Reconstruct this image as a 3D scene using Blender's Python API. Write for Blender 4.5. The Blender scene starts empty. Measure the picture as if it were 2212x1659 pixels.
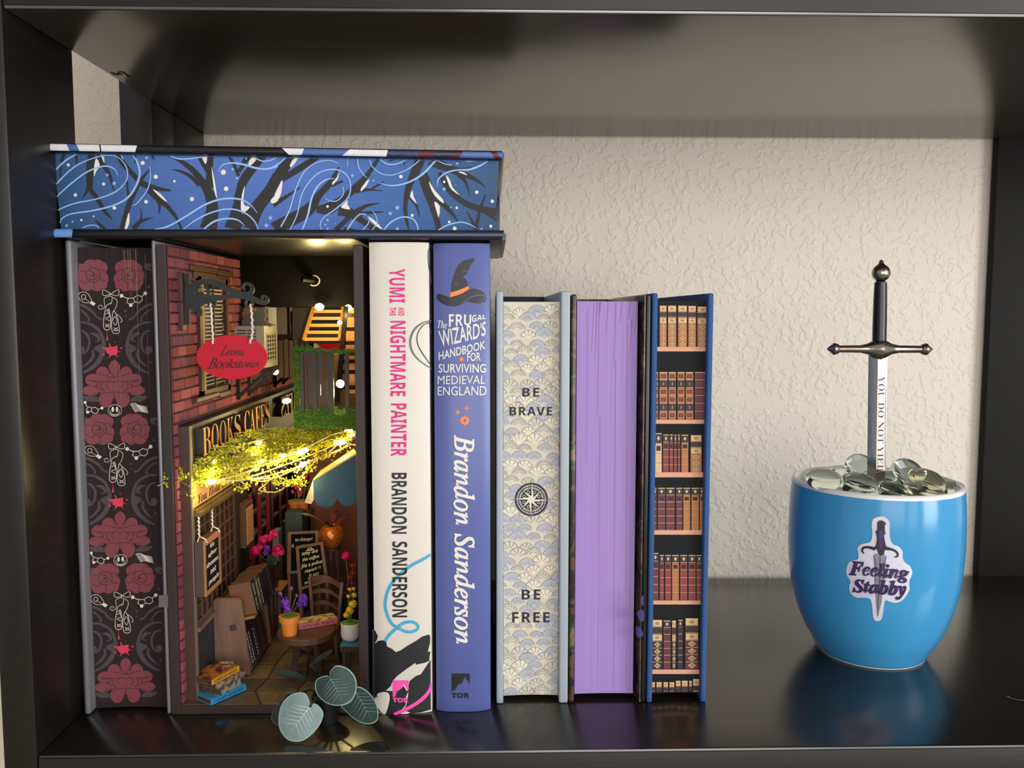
import bpy, bmesh, math, random
from mathutils import Vector, Matrix
from mathutils.geometry import tessellate_polygon
random.seed(7)
R = random.Random(11)
COL = bpy.context.scene.collection
S = bpy.context.scene

# ------------------------------------------------------------------ camera, world, lights, exposure
F_PX, W_PX, H_PX = 1839.1, 2212.0, 1659.0
CAM = Vector((0.0, -0.382376, 0.2035))
_y, _p, _r = 0.022932, 0.0825583, 0.00071347
FWD = Vector((math.sin(_y) * math.cos(_p), math.cos(_y) * math.cos(_p), -math.sin(_p)))
_rt = Vector((math.cos(_y), -math.sin(_y), 0)); _up = _rt.cross(FWD)
RGT = _rt * math.cos(_r) + _up * math.sin(_r)
UPV = -_rt * math.sin(_r) + _up * math.cos(_r)
cd = bpy.data.cameras.new('camera'); cam = bpy.data.objects.new('camera', cd); COL.objects.link(cam)
cd.sensor_fit = 'HORIZONTAL'; cd.sensor_width = 36.0; cd.lens = 36.0 * F_PX / W_PX
cd.clip_start = 0.01; cd.clip_end = 50
cam.matrix_world = Matrix(((RGT.x, UPV.x, -FWD.x, CAM.x), (RGT.y, UPV.y, -FWD.y, CAM.y), (RGT.z, UPV.z, -FWD.z, CAM.z), (0, 0, 0, 1)))
S.camera = cam
S.view_settings.view_transform = 'Standard'; S.view_settings.look = 'None'
S.view_settings.gamma = 1.0; S.view_settings.use_curve_mapping = False
S.view_settings.exposure = 0.12
w = bpy.data.worlds.new('room_light'); S.world = w; w.use_nodes = True
w.node_tree.nodes['Background'].inputs[0].default_value = (1.0, 0.97, 0.93, 1)
w.node_tree.nodes['Background'].inputs[1].default_value = 0.44

def area_light(name, loc, target, sx, sy, power, color):
    l = bpy.data.lights.new(name, 'AREA'); l.shape = 'RECTANGLE'; l.size = sx; l.size_y = sy; l.energy = power; l.color = color
    o = bpy.data.objects.new(name, l); COL.objects.link(o); o.location = loc
    o.rotation_euler = (Vector(target) - Vector(loc)).to_track_quat('-Z', 'Y').to_euler()
    return o
area_light('window_light', (0.85, -1.35, 0.30), (0.1, 0.25, 0.17), 0.35, 0.9, 3.0, (1.0, 0.985, 0.96))
area_light('side_window_light', (1.45, -1.0, 0.30), (0.15, 0.25, 0.15), 0.6, 0.9, 18.0, (0.97, 0.98, 1.0))
area_light('front_fill_light', (0.14, -2.0, 0.30), (0.12, 0.2, 0.14), 1.15, 1.0, 13.5, (1.0, 0.975, 0.94))  # added soft fill from behind the camera, no such window known

# ------------------------------------------------------------------ photo pixels -> points on real surfaces
def ray(px, py): return FWD + RGT * ((px - W_PX / 2) / F_PX) - UPV * ((py - H_PX / 2) / F_PX)
def at(axis, v, px, py):
    d = ray(px, py); return CAM + d * ((v - CAM[axis]) / d[axis])
def atX(px, py, X): return at(0, X, px, py)
def atY(px, py, Y): return at(1, Y, px, py)
def atZ(px, py, Z): return at(2, Z, px, py)

# ------------------------------------------------------------------ materials
def lin(h):
    h = h.lstrip('#'); c = [int(h[i:i + 2], 16) / 255 for i in (0, 2, 4)]
    return tuple((x / 12.92 if x <= 0.04045 else ((x + 0.055) / 1.055) ** 2.4) for x in c) + (1,)
_mats = {}
def mat(name, color, rough=0.6, metal=0.0, spec=0.5, var=0.12, scale=300.0, stretch=(1, 1, 1), bump=0.0, bscale=None, coat=0.0, ior=1.5, color2=None, emit=0.0, trans=0.0, contrast=0.0, sheen=0.0):
    if name in _mats: return _mats[name]
    m = bpy.data.materials.new(name); m.use_nodes = True; _mats[name] = m
    nt = m.node_tree; b = nt.nodes['Principled BSDF']
    c = lin(color) if isinstance(color, str) else color
    c2 = lin(color2) if isinstance(color2, str) else tuple(x * (1 - var) for x in c[:3]) + (1,)
    tc = nt.nodes.new('ShaderNodeTexCoord'); mp = nt.nodes.new('ShaderNodeMapping'); mp.inputs['Scale'].default_value = stretch
    nt.links.new(tc.outputs['Object'], mp.inputs['Vector'])
    n = nt.nodes.new('ShaderNodeTexNoise'); n.inputs['Scale'].default_value = scale; n.inputs['Detail'].default_value = 4
    nt.links.new(mp.outputs['Vector'], n.inputs['Vector'])
    r = nt.nodes.new('ShaderNodeValToRGB'); r.color_ramp.elements[0].position = 0.3 + contrast; r.color_ramp.elements[1].position = 0.7 - contrast
    r.color_ramp.elements[0].color = c2; r.color_ramp.elements[1].color = c
    nt.links.new(n.outputs['Fac'], r.inputs['Fac']); nt.links.new(r.outputs['Color'], b.inputs['Base Color'])
    b.inputs['Roughness'].default_value = rough; b.inputs['Metallic'].default_value = metal
    b.inputs['Specular IOR Level'].default_value = spec; b.inputs['IOR'].default_value = ior
    b.inputs['Coat Weight'].default_value = coat; b.inputs['Coat Roughness'].default_value = 0.05
    b.inputs['Transmission Weight'].default_value = trans
    if sheen: b.inputs['Sheen Weight'].default_value = sheen
    if emit:
        nt.links.new(r.outputs['Color'], b.inputs['Emission Color']); b.inputs['Emission Strength'].default_value = emit
    if bump:
        n2 = nt.nodes.new('ShaderNodeTexNoise'); n2.inputs['Scale'].default_value = bscale or scale; n2.inputs['Detail'].default_value = 3
        nt.links.new(mp.outputs['Vector'], n2.inputs['Vector'])
        bp = nt.nodes.new('ShaderNodeBump'); bp.inputs['Strength'].default_value = min(1.0, bump * 2); bp.inputs['Distance'].default_value = 0.0003
        nt.links.new(n2.outputs['Fac'], bp.inputs['Height']); nt.links.new(bp.outputs['Normal'], b.inputs['Normal'])
    return m

def wall_material():
    m = bpy.data.materials.new('textured_plaster'); m.use_nodes = True; nt = m.node_tree; b = nt.nodes['Principled BSDF']
    tc = nt.nodes.new('ShaderNodeTexCoord')
    def noise(scale, detail=3.0, dist=0.0, rough=0.5):
        n = nt.nodes.new('ShaderNodeTexNoise'); n.inputs['Scale'].default_value = scale; n.inputs['Detail'].default_value = detail
        n.inputs['Distortion'].default_value = dist; n.inputs['Roughness'].default_value = rough
        nt.links.new(tc.outputs['Object'], n.inputs['Vector']); return n
    n1 = noise(210, 1.5, 0.4, 0.5); n2 = noise(42, 3, 0.2)
    r2 = nt.nodes.new('ShaderNodeMapRange'); r2.inputs[1].default_value = 0.40; r2.inputs[2].default_value = 0.60; nt.links.new(n2.outputs['Fac'], r2.inputs[0])
    off = nt.nodes.new('ShaderNodeMath'); off.operation = 'MULTIPLY_ADD'; off.inputs[1].default_value = 0.13; nt.links.new(r2.outputs[0], off.inputs[0]); nt.links.new(n1.outputs['Fac'], off.inputs[2])
    r1 = nt.nodes.new('ShaderNodeMapRange'); r1.interpolation_type = 'SMOOTHSTEP'; r1.inputs[1].default_value = 0.53; r1.inputs[2].default_value = 0.74; nt.links.new(off.outputs[0], r1.inputs[0])
    n3 = noise(600, 2)
    ma = nt.nodes.new('ShaderNodeMath'); ma.operation = 'MULTIPLY_ADD'; ma.inputs[1].default_value = 0.12
    nt.links.new(n3.outputs['Fac'], ma.inputs[0]); nt.links.new(r1.outputs[0], ma.inputs[2])
    bp = nt.nodes.new('ShaderNodeBump'); bp.inputs['Strength'].default_value = 0.55; bp.inputs['Distance'].default_value = 0.00075
    nt.links.new(ma.outputs[0], bp.inputs['Height']); nt.links.new(bp.outputs['Normal'], b.inputs['Normal'])
    b.inputs['Base Color'].default_value = lin('#dbd1c0'); b.inputs['Roughness'].default_value = 0.55
    b.inputs['Specular IOR Level'].default_value = 0.35
    return m

# ------------------------------------------------------------------ objects
OFF = {}
def thing(name, label, cat, loc=(0, 0, 0), group=None):
    o = bpy.data.objects.new(name, None); COL.objects.link(o); o.location = loc; o.empty_display_size = 0.01
    o['label'] = label; o['category'] = cat
    if group: o['group'] = group
    OFF[o.name] = Vector(loc); return o
def tag(o, label, cat, group=None):
    o['label'] = label; o['category'] = cat
    if group: o['group'] = group
    return o
def copy_tree(o, parent=None):
    c = o.copy(); COL.objects.link(c)
    if parent: c.parent = parent
    for ch in list(o.children): copy_tree(ch, c)
    OFF[c.name] = OFF.get(o.name, Vector((0, 0, 0)))
    return c

class MB:
    def __init__(s): s.v = []; s.f = []; s.mi = []
    def add(s, vs, fs, mi=0):
        n = len(s.v); s.v += [tuple(v) for v in vs]; s.f += [tuple(i + n for i in f) for f in fs]; s.mi += [mi] * len(fs); return s
    def box(s, x0, x1, y0, y1, z0, z1, mi=0):
        x0, x1 = min(x0, x1), max(x0, x1); y0, y1 = min(y0, y1), max(y0, y1); z0, z1 = min(z0, z1), max(z0, z1)
        return s.add([(x0, y0, z0), (x1, y0, z0), (x1, y1, z0), (x0, y1, z0), (x0, y0, z1), (x1, y0, z1), (x1, y1, z1), (x0, y1, z1)],
                     [(0, 3, 2, 1), (4, 5, 6, 7), (0, 1, 5, 4), (1, 2, 6, 5), (2, 3, 7, 6), (3, 0, 4, 7)], mi)
    def bbox(s, x0, x1, y0, y1, z0, z1, b, seg=2, mi=0):
        x0, x1 = min(x0, x1), max(x0, x1); y0, y1 = min(y0, y1), max(y0, y1); z0, z1 = min(z0, z1), max(z0, z1)
        bm = bmesh.new(); bmesh.ops.create_cube(bm, size=1)
        for v in bm.verts: v.co = Vector(((x0 + x1) / 2 + v.co.x * (x1 - x0), (y0 + y1) / 2 + v.co.y * (y1 - y0), (z0 + z1) / 2 + v.co.z * (z1 - z0)))
        bmesh.ops.bevel(bm, geom=bm.edges[:], offset=min(b, (x1 - x0) * .49, (y1 - y0) * .49, (z1 - z0) * .49), segments=seg, profile=0.5, affect='EDGES')
        bm.verts.index_update(); s.add([v.co.copy() for v in bm.verts], [[v.index for v in f.verts] for f in bm.faces], mi); bm.free(); return s
    def hexa(s, c8, mi=0):      # eight corners: bottom four ccw, top four ccw
        return s.add(c8, [(0, 3, 2, 1), (4, 5, 6, 7), (0, 1, 5, 4), (1, 2, 6, 5), (2, 3, 7, 6), (3, 0, 4, 7)], mi)
    def bar(s, a, b, w, h, up=(0, 0, 1), mi=0):
        a, b = Vector(a), Vector(b); d = (b - a).normalized(); u = Vector(up)
        if abs(d.dot(u)) > .95: u = Vector((0, 1, 0))
        r = d.cross(u).normalized(); u = r.cross(d)
        c = [r * sx * w / 2 + u * sy * h / 2 for sx, sy in ((-1, -1), (1, -1), (1, 1), (-1, 1))]
        return s.hexa([a + k for k in c] + [b + k for k in c], mi)
    def prism(s, poly, fn0, fn1, mi=0, holes=()):   # poly 2D outline; fn0 / fn1 map a 2D point to the two faces
        loops = [list(poly)] + [list(h) for h in holes]; n = sum(len(l) for l in loops)
        flat = [p for l in loops for p in l]
        vs = [fn0(*p) for p in flat] + [fn1(*p) for p in flat]; fs = []
        for t in tessellate_polygon([[Vector((p[0], p[1], 0)) for p in l] for l in loops]):
            fs.append(tuple(t)); fs.append(tuple(i + n for i in reversed(t)))
        k = 0
        for l in loops:
            m = len(l)
            for i in range(m): fs.append((k + i, k + (i + 1) % m, k + (i + 1) % m + n, k + i + n))
            k += m
        return s.add(vs, fs, mi)
    def tube(s, pts, r, n=6, mi=0, cap=True):
        pts = [Vector(p) for p in pts]; rr = r if isinstance(r, (list, tuple)) else [r] * len(pts)
        vs = []; prev = None
        for i, p in enumerate(pts):
            d = (pts[min(i + 1, len(pts) - 1)] - pts[max(i - 1, 0)]).normalized()
            u = prev if prev is not None else (Vector((0, 0, 1)) if abs(d.z) < .9 else Vector((1, 0, 0)))
            a = d.cross(u)
            if a.length < 1e-6: a = d.orthogonal()
            a.normalize(); b = a.cross(d).normalized(); prev = b
            for k in range(n):
                t = 2 * math.pi * k / n; vs.append(p + (a * math.cos(t) + b * math.sin(t)) * rr[i])
        fs = [(i * n + k, i * n + (k + 1) % n, (i + 1) * n + (k + 1) % n, (i + 1) * n + k) for i in range(len(pts) - 1) for k in range(n)]
        if cap: fs += [tuple(range(n - 1, -1, -1)), tuple((len(pts) - 1) * n + k for k in range(n))]
        return s.add(vs, fs, mi)
    def lathe(s, prof, c=(0, 0, 0), n=24, mi=0, cap=False, sq=None, rot=0.0):
        vs = []; fs = []; c = Vector(c)
        for (r, z) in prof:
            for k in range(n):
                t = 2 * math.pi * k / n + rot; vs.append(c + Vector((r * math.cos(t), r * math.sin(t), z)))
        for i in range(len(prof) - 1):
            for k in range(n): fs.append((i * n + k, i * n + (k + 1) % n, (i + 1) * n + (k + 1) % n, (i + 1) * n + k))
        if cap: fs += [tuple(range(n - 1, -1, -1)), tuple((len(prof) - 1) * n + k for k in range(n))]
        return s.add(vs, fs, mi)
    def ball(s, c, rx, ry=None, rz=None, n=10, m=6, mi=0, axis=None):
        ry = ry or rx; rz = rz or rx; vs = []; c = Vector(c)
        q = Vector((0, 0, 1)).rotation_difference(Vector(axis)).to_matrix() if axis is not None else Matrix.Identity(3)
        for j in range(1, m):
            a = math.pi * j / m
            for k in range(n):
                t = 2 * math.pi * k / n; vs.append(c + q @ Vector((rx * math.sin(a) * math.cos(t), ry * math.sin(a) * math.sin(t), rz * math.cos(a))))
        vs.append(c + q @ Vector((0, 0, rz))); vs.append(c + q @ Vector((0, 0, -rz))); T = len(vs) - 2
        fs = [(j * n + k, (j + 1) * n + k, (j + 1) * n + (k + 1) % n, j * n + (k + 1) % n) for j in range(m - 2) for k in range(n)]
        fs += [(T, k, (k + 1) % n) for k in range(n)] + [(T + 1, (m - 2) * n + (k + 1) % n, (m - 2) * n + k) for k in range(n)]
        return s.add(vs, fs, mi)
    def build(s, name, m, parent=None, smooth=False, label=None, kind=None, fix=True):
        me = bpy.data.meshes.new(name); off = Vector((0, 0, 0))
        p = parent
        while p is not None:
            off += OFF.get(p.name, Vector((0, 0, 0))) if p.parent is None else Vector((0, 0, 0)); p = p.parent
        me.from_pydata([tuple(Vector(v) - off) for v in s.v], [], s.f); me.validate()
        for x in (m if isinstance(m, (list, tuple)) else [m]): me.materials.append(x)
        if isinstance(m, (list, tuple)):
            for i, p_ in enumerate(me.polygons): p_.material_index = s.mi[i] if i < len(s.mi) else 0
        if fix:
            bm = bmesh.new(); bm.from_mesh(me); bmesh.ops.recalc_face_normals(bm, faces=bm.faces[:]); bm.to_mesh(me); bm.free()
        if smooth:
            me.polygons.foreach_set('use_smooth', [True] * len(me.polygons))
            try: me.set_sharp_from_angle(angle=math.radians(38))
            except Exception: pass
        me.update()
        o = bpy.data.objects.new(name, me); COL.objects.link(o)
        if parent is not None: o.parent = parent
        if label: o['label'] = label
        if kind: o['kind'] = kind
        return o

def smooth_pts(pts, k=5, closed=False):
    n = len(pts); out = []
    if n < 3: return list(pts)
    for i in range(n if closed else n - 1):
        p = [pts[(i + j) % n] if closed else pts[max(0, min(n - 1, i + j))] for j in (-1, 0, 1, 2)]
        for q in range(k):
            t = q / k; t2, t3 = t * t, t * t * t
            out.append(tuple(.5 * (2 * b + (c - a) * t + (2 * a - 5 * b + 4 * c - d) * t2 + (3 * b - a - 3 * c + d) * t3) for a, b, c, d in zip(*p)))
    if not closed: out.append(tuple(pts[-1]))
    return out

# ------------------------------------------------------------------ flat print laid on a surface
_ST = {'it': (0x1D434, 0x1D44E), 'b': (0x1D400, 0x1D41A), 'bi': (0x1D468, 0x1D482), 'scr': (0x1D4D0, 0x1D4EA), 'si': (0x1D608, 0x1D622), 'sb': (0x1D5D4, 0x1D5EE), 'sbi': (0x1D63C, 0x1D656), 's': (65, 97)}
def glyphs(s, st):
    u, l = _ST[st]
    return ''.join(chr(u + ord(c) - 65) if 'A' <= c <= 'Z' else (chr(0x210E) if (st == 'it' and c == 'h') else chr(l + ord(c) - 97)) if 'a' <= c <= 'z' else c for c in s)
_tc = {}
def textmesh(s, st='s', off=0.0, space=1.0):
    key = (s, st, off, space)
    if key in _tc: return _tc[key]
    c = bpy.data.curves.new('lettering', 'FONT'); c.body = glyphs(s, st); c.offset = off; c.space_character = space; c.resolution_u = 3
    o = bpy.data.objects.new('lettering', c); COL.objects.link(o)
    dg = bpy.context.evaluated_depsgraph_get(); dg.update(); me = o.evaluated_get(dg).to_mesh()
    vs = [(v.co.x, v.co.y) for v in me.vertices]; fs = [tuple(p.vertices) for p in me.polygons]
    o.evaluated_get(dg).to_mesh_clear(); bpy.data.objects.remove(o); bpy.data.curves.remove(c)
    if vs:
        x0 = min(v[0] for v in vs); x1 = max(v[0] for v in vs); y0 = min(v[1] for v in vs); y1 = max(v[1] for v in vs)
        vs = [((v[0] - x0) / (x1 - x0 or 1), (v[1] - y0) / (y1 - y0 or 1)) for v in vs]
    _tc[key] = (vs, fs); return vs, fs

class Art:
    """2D shapes in the frame of the face they are printed on, mapped by surf(u, v) onto it."""
    def __init__(s, surf, tf=None): s.surf = surf; s.v = []; s.f = []; s.k = []; s.c = 0; s.tf = tf or (lambda x, y: (x, y))
    def _add(s, vs, fs):
        n = len(s.v); s.v += [s.tf(*v) for v in vs]; s.f += [tuple(i + n for i in f) for f in fs]; s.k += [(s.c % 8) * .05] * len(vs); s.c += 1; return s
    def poly(s, pts, sm=0, holes=()):
        pts = smooth_pts(pts, sm, True) if sm else list(pts)
        loops = [pts] + [list(h) for h in holes]; flat = [p for l in loops for p in l]
        return s._add(flat, [tuple(t) for t in tessellate_polygon([[Vector((p[0], p[1], 0)) for p in l] for l in loops])])
    def rect(s, x0, y0, x1, y1): return s._add([(x0, y0), (x1, y0), (x1, y1), (x0, y1)], [(0, 1, 2, 3)])
    def line(s, pts, w, sm=4):
        n0 = len(pts); ww = list(w) if isinstance(w, (list, tuple)) else [w] * n0
        p3 = [(p[0], p[1], ww[min(i, len(ww) - 1)]) for i, p in enumerate(pts)]
        if sm and n0 > 2: p3 = smooth_pts(p3, sm)
        vs = []
        for i, (x, y, q) in enumerate(p3):
            a = p3[max(0, i - 1)]; b = p3[min(len(p3) - 1, i + 1)]; dx, dy = b[0] - a[0], b[1] - a[1]; L = math.hypot(dx, dy) or 1
            nx, ny = -dy / L, dx / L; q = max(q, .02) / 2; vs += [(x + nx * q, y + ny * q), (x - nx * q, y - ny * q)]
        return s._add(vs, [(2 * i, 2 * i + 1, 2 * i + 3, 2 * i + 2) for i in range(len(p3) - 1)])
    def disc(s, x, y, r, ry=None, n=14):
        ry = ry or r; return s._add([(x + r * math.cos(2 * math.pi * k / n), y + ry * math.sin(2 * math.pi * k / n)) for k in range(n)], [tuple(range(n))])
    def ring(s, x, y, r, wd, ry=None, n=28):
        ry = ry or r; vs = []
        for k in range(n):
            t = 2 * math.pi * k / n; vs += [(x + (r + wd / 2) * math.cos(t), y + (ry + wd / 2) * math.sin(t)), (x + (r - wd / 2) * math.cos(t), y + (ry - wd / 2) * math.sin(t))]
        return s._add(vs, [(2 * k, 2 * k + 1, (2 * k + 3) % (2 * n), (2 * k + 2) % (2 * n)) for k in range(n)])
    def star(s, x, y, r, n=5, inner=.45, rot=-1.57):
        p = [(x + (r if k % 2 == 0 else r * inner) * math.cos(rot + math.pi * k / n), y + (r if k % 2 == 0 else r * inner) * math.sin(rot + math.pi * k / n)) for k in range(2 * n)]
        vs = p + [(x, y)]; return s._add(vs, [(k, (k + 1) % (2 * n), 2 * n) for k in range(2 * n)])
    def text(s, body, quad, st='s', off=0.0, space=1.0):     # quad: ink corners TL, TR, BR, BL
        if len(quad) == 4 and not isinstance(quad[0], (tuple, list)):
            x0, y0, x1, y1 = quad; quad = [(x0, y0), (x1, y0), (x1, y1), (x0, y1)]
        vs, fs = textmesh(body, st, off, space); TL, TR, BR, BL = quad
        out = [tuple((TL[k] * (1 - u) + TR[k] * u) * v + (BL[k] * (1 - u) + BR[k] * u) * (1 - v) for k in (0, 1)) for u, v in vs]
        return s._add(out, fs)
    def build(s, name, m, parent, lift=1, maxlen=None, label=None):
        if not s.v: return None
        bm = bmesh.new(); vv = [bm.verts.new((x, y, s.k[i] * (1000 if False else 1e-3))) for i, (x, y) in enumerate(s.v)]
        for f in s.f:
            try: bm.faces.new([vv[i] for i in f])
            except Exception: pass
        if maxlen:
            for _ in range(5):
                e = [e for e in bm.edges if e.calc_length() > maxlen]
                if not e: break
                bmesh.ops.subdivide_edges(bm, edges=e, cuts=1); bmesh.ops.triangulate(bm, faces=[f for f in bm.faces if len(f.verts) > 4])
        bm.verts.index_update()
        mb = MB(); mb.add([s.surf(v.co.x, v.co.y, lift + v.co.z * 1e3) for v in bm.verts], [[v.index for v in f.verts] for f in bm.faces]); bm.free()
        for v in mb.v:
            pass
        return mb.build(name, m, parent, label=label, fix=False)
LIFT = 0.00007
def surfY(Y, fx=None):
    def f(px, py, lift=1):
        p = atY(px, py, Y)
        if fx:
            for _ in range(2): p = atY(px, py, fx(p.x))
        q = p - (p - CAM).normalized() * (LIFT * lift)
        return q
    return f
def surfX(X):
    def f(px, py, lift=1):
        p = atX(px, py, X); return p - (p - CAM).normalized() * (LIFT * lift * 2)
    return f
# ------------------------------------------------------------------ room
SH, SD, XL, XR = 0.33377, 0.2563, -0.21006, 0.3771
WALLY = 0.2650
def struct(name, mb, m):
    o = mb.build(name, m); o['kind'] = 'structure'; return o
struct('wall_back', MB().box(-1.6, 1.9, WALLY, WALLY + .08, -0.75, 1.75), wall_material())
struct('floor', MB().box(-1.6, 1.9, -2.6, WALLY, -0.77, -0.75), mat('carpet_beige', '#a89c88', .95, var=.3, scale=200, bump=.6))

# ------------------------------------------------------------------ bookcase
wood = mat('black_brown_foil', '#191512', .36, spec=.5, var=.35, scale=60, stretch=(1, 1, 14), bump=.01, bscale=60, ior=1.5)
woodh = mat('black_brown_foil_shelf', '#211b16', .22, spec=.5, var=.4, scale=40, stretch=(1, 22, 22), bump=.006, bscale=20, ior=1.85)
case = thing('bookcase', 'black-brown open-sided bookcase holding the books and the blue mug', 'bookcase', (0.08, .12, -.02))
def brd(name, a, m, b=.0012): return MB().bbox(*a, b, 2).build(name, m, case, smooth=True)
brd('shelf_board', (XL, XR + .3, 0.0, SD, -0.040, 0.0), woodh)
brd('shelf_board', (XL, XR + .3, 0.0, SD, SH, SH + .040), mat('black_brown_foil_upper', '#3f3831', .22, spec=.5, var=.3, scale=40, stretch=(1, 22, 22), bump=.006, bscale=20, ior=2.3))
trimh = mat('board_front_foil', '#1f1b19', .4, spec=.4, var=.3, scale=40, stretch=(1, 22, 22), bump=.05)
yA = atX(157, 110, XL).y; yB = atX(327, 213, XL).y; yC = atX(375, 245, XL).y
brd('front_post', (XL - .0155, XL, -.0006, yA, -.12, SH + .12), wood)
brd('rear_post', (XL - .02, XL, yB, yC - .0002, -.12, SH + .12), wood)
brd('rear_post', (XL - .02, XL, yC + .0002, SD, -.12, SH + .12), wood)
brd('back_upright', (XR, XR + .3, SD + .0002, SD + .0075, -.12, SH + .12), mat('upright_foil', '#16130f', .6, spec=.2, var=.3, scale=60, stretch=(1, 1, 14)))
for z_a, z_b in ((-.0388, -.0012), (SH + .0014, SH + .0388)): MB().bbox(XL + .0006, XR + .3, -.0007, .0, z_a, z_b, .0003, 2).build('edge_band', trimh, case, smooth=True)
scuff = mat('scuff_mark', '#0a0807', .8)
a = Art(lambda x, y, l: (lambda p: Vector((p.x, p.y, p.z - .00008)))(atZ(x, y, SH)))
a.line([(238, 156), (248, 160), (258, 161), (254, 157), (266, 162)], [1, 4, 2, 4, 1]); a.line([(256, 154), (268, 157), (276, 164), (283, 166)], [1, 3, 4, 1])
a.build('scuff', scuff, case)
a = Art(lambda x, y, l: (lambda p: Vector((p.x, p.y, p.z + .00008)))(atZ(x, y, 0)))
a.line([(2176, 1504), (2184, 1508), (2200, 1512), (2212, 1513)], [2.5, 1, 1, 1.6]); a.build('scratch', mat('scratch_grey', '#8a8074', .7), case)

# ------------------------------------------------------------------ books
black = mat('ink_black', '#16161a', .6); white = mat('ink_white', '#e9e4da', .6)
def book_root(name, label, x0, x1, y0, z0=0): return thing(name, label, 'book', ((x0 + x1) / 2, y0 + .07, z0), 'books on the shelf')

def foredge_book(label, xs, Y0, H, cov, covm, blockm, block_px, inset=.004, depth=.16, bulge=0.0, topz=None, botz=None, spine_m=None, jacket_edge=None, bevel=.0009):
    """xs: outer left, inner left, inner right, outer right; block_px: left, right x and top, bottom y in the photo -> own plane"""
    x0, x1, x2, x3 = xs; r = book_root('book', label, x0, x3, Y0)
    z1 = .0003
    MB().bbox(x0, x1, Y0, Y0 + depth, z1, H, bevel, 3).build('cover', covm[0], r, smooth=True)
    MB().bbox(x2, x3, Y0, Y0 + depth, z1, H, bevel, 3).build('cover', covm[1], r, smooth=True)
    MB().bbox(x0, x3, Y0 + depth - .0002, Y0 + depth + .003, z1, H, .001).build('spine', spine_m or covm[0], r, smooth=True)
    Yb = Y0 + inset
    bl, br, bt, bb = block_px
    X0, X1 = bl, br
    cx, hw = (X0 + X1) / 2, (X1 - X0) / 2
    fx = lambda x: Yb + bulge * (1 - min(1, abs((x - cx) / hw)) ** 2)
    n = 16; vs = []; fs = []
    for z in (bb, bt):
        for i in range(n + 1):
            x = X0 + (X1 - X0) * i / n; vs.append((x, fx(x), z))
        vs += [(X1, Y0 + depth - .001, z), (X0, Y0 + depth - .001, z)]
    m = n + 3
    fs = [(i, (i + 1) % m, (i + 1) % m + m, i + m) for i in range(m)] + [tuple(range(m - 1, -1, -1)), tuple(range(m, 2 * m))]
    MB().add(vs, fs).build('page_block', blockm, r)
    return r, surfY(Yb, fx)

def spine_book(label, x0, x1, Y0, H, m, bulge=.0022, depth=.15, pages=None):
    r = book_root('book', label, x0, x1, Y0)
    cx, hw = (x0 + x1) / 2, (x1 - x0) / 2
    fx = lambda x: Y0 - bulge * (1 - min(1, abs((x - cx) / hw)) ** 3.2)
    n = 28; vs = []
    z0, z1 = .0002, H
    for z, sh in ((z0, .0004), (z0 + .0006, 0), (z1 - .0006, 0), (z1, .0004)):
        for i in range(n + 1):
            x = x0 + (x1 - x0) * i / n; vs.append((x, fx(x) + sh, z))
        vs += [(x1, Y0 + depth, z), (x1 - .0025, Y0 + depth, z), (x1 - .0025, Y0 + .006, z), (x0 + .0025, Y0 + .006, z), (x0 + .0025, Y0 + depth, z), (x0, Y0 + depth, z)]
    q = n + 7; fs = []
    for k in range(3): fs += [(k * q + i, k * q + (i + 1) % q, (k + 1) * q + (i + 1) % q, (k + 1) * q + i) for i in range(q)]
    mb = MB().add(vs, fs)
    mb.box(x0 + .0004, x1 - .0004, Y0 + .0006, Y0 + .006, z0 + .0003, z1 - .0003)
    mb.build('dust_jacket', m, r, smooth=True)
    MB().box(x0 + .0028, x1 - .0028, Y0 + .0065, Y0 + depth - .003, .004, H - .004).build('page_block', pages or mat('page_cream', '#cfc6b4', .8, stretch=(40, 1, 1)), r)
    return r, surfY(Y0, fx)

def artof(surf): return Art(surf)

# ---- white-spined book --------------------------------------------------------------------
wj = mat('white_jacket', '#ded7ca', .42, spec=.4, var=.03, scale=400, bump=.03)
b, sf = spine_book('thick white-spined hardcover with pink and black title standing right of the miniature alley', -.0602, -.0312, .0392, .2381, wj)
pink = mat('ink_magenta', '#e0157f', .5); inkb = mat('ink_soft_black', '#17181a', .5); skyb = mat('ink_sky_blue', '#43a6d2', .5); greyink = mat('ink_grey', '#6d6c6e', .5)
def vq(x0, y0, x1, y1, d=0): return [(x1, y0), (x1 + d, y1), (x0 + d, y1), (x0, y0)]   # text running downwards
t = Art(sf)
t.text('YUMI', vq(841, 581, 874.5, 654), 'sb'); t.text('AND', vq(860.5, 664, 873.5, 682), 'sb'); t.text('THE', vq(842.5, 664, 855, 682), 'sb')
t.text('NIGHTMARE', vq(843, 693, 876.5, 856), 'sb'); t.text('PAINTER', vq(845, 871.6, 878, 985.5), 'sb')
t.build('title_print', pink, b, 3, 2.5)
def cp(sx, ox, oy, pts): return [(ox + p[0] / sx, oy + p[1] / sx) + tuple(p[2:]) for p in pts]
t = Art(sf, lambda x, y: (790 + x / 3.687, 900 + y / 3.687))
t.line([(519, 1098), (450, 1140), (340, 1200), (230, 1300), (175, 1390), (155, 1490), (165, 1560), (200, 1640), (250, 1680), (330, 1715), (395, 1705), (418, 1672), (375, 1636), (300, 1645), (240, 1690), (190, 1735), (152, 1790)],
       [22, 24, 26, 26, 25, 25, 25, 26, 25, 25, 24, 24, 24, 25, 26, 26, 24]); t.build('ribbon_print', skyb, b, 2, 2.5)
t = Art(sf); t.text('BRANDON', vq(846, 1021.5, 879, 1153), 'sb'); t.text('SANDERSON', vq(847.3, 1170, 880, 1333.5), 'sb')
t.build('author_print', inkb, b, 4, 2.5)
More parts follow.
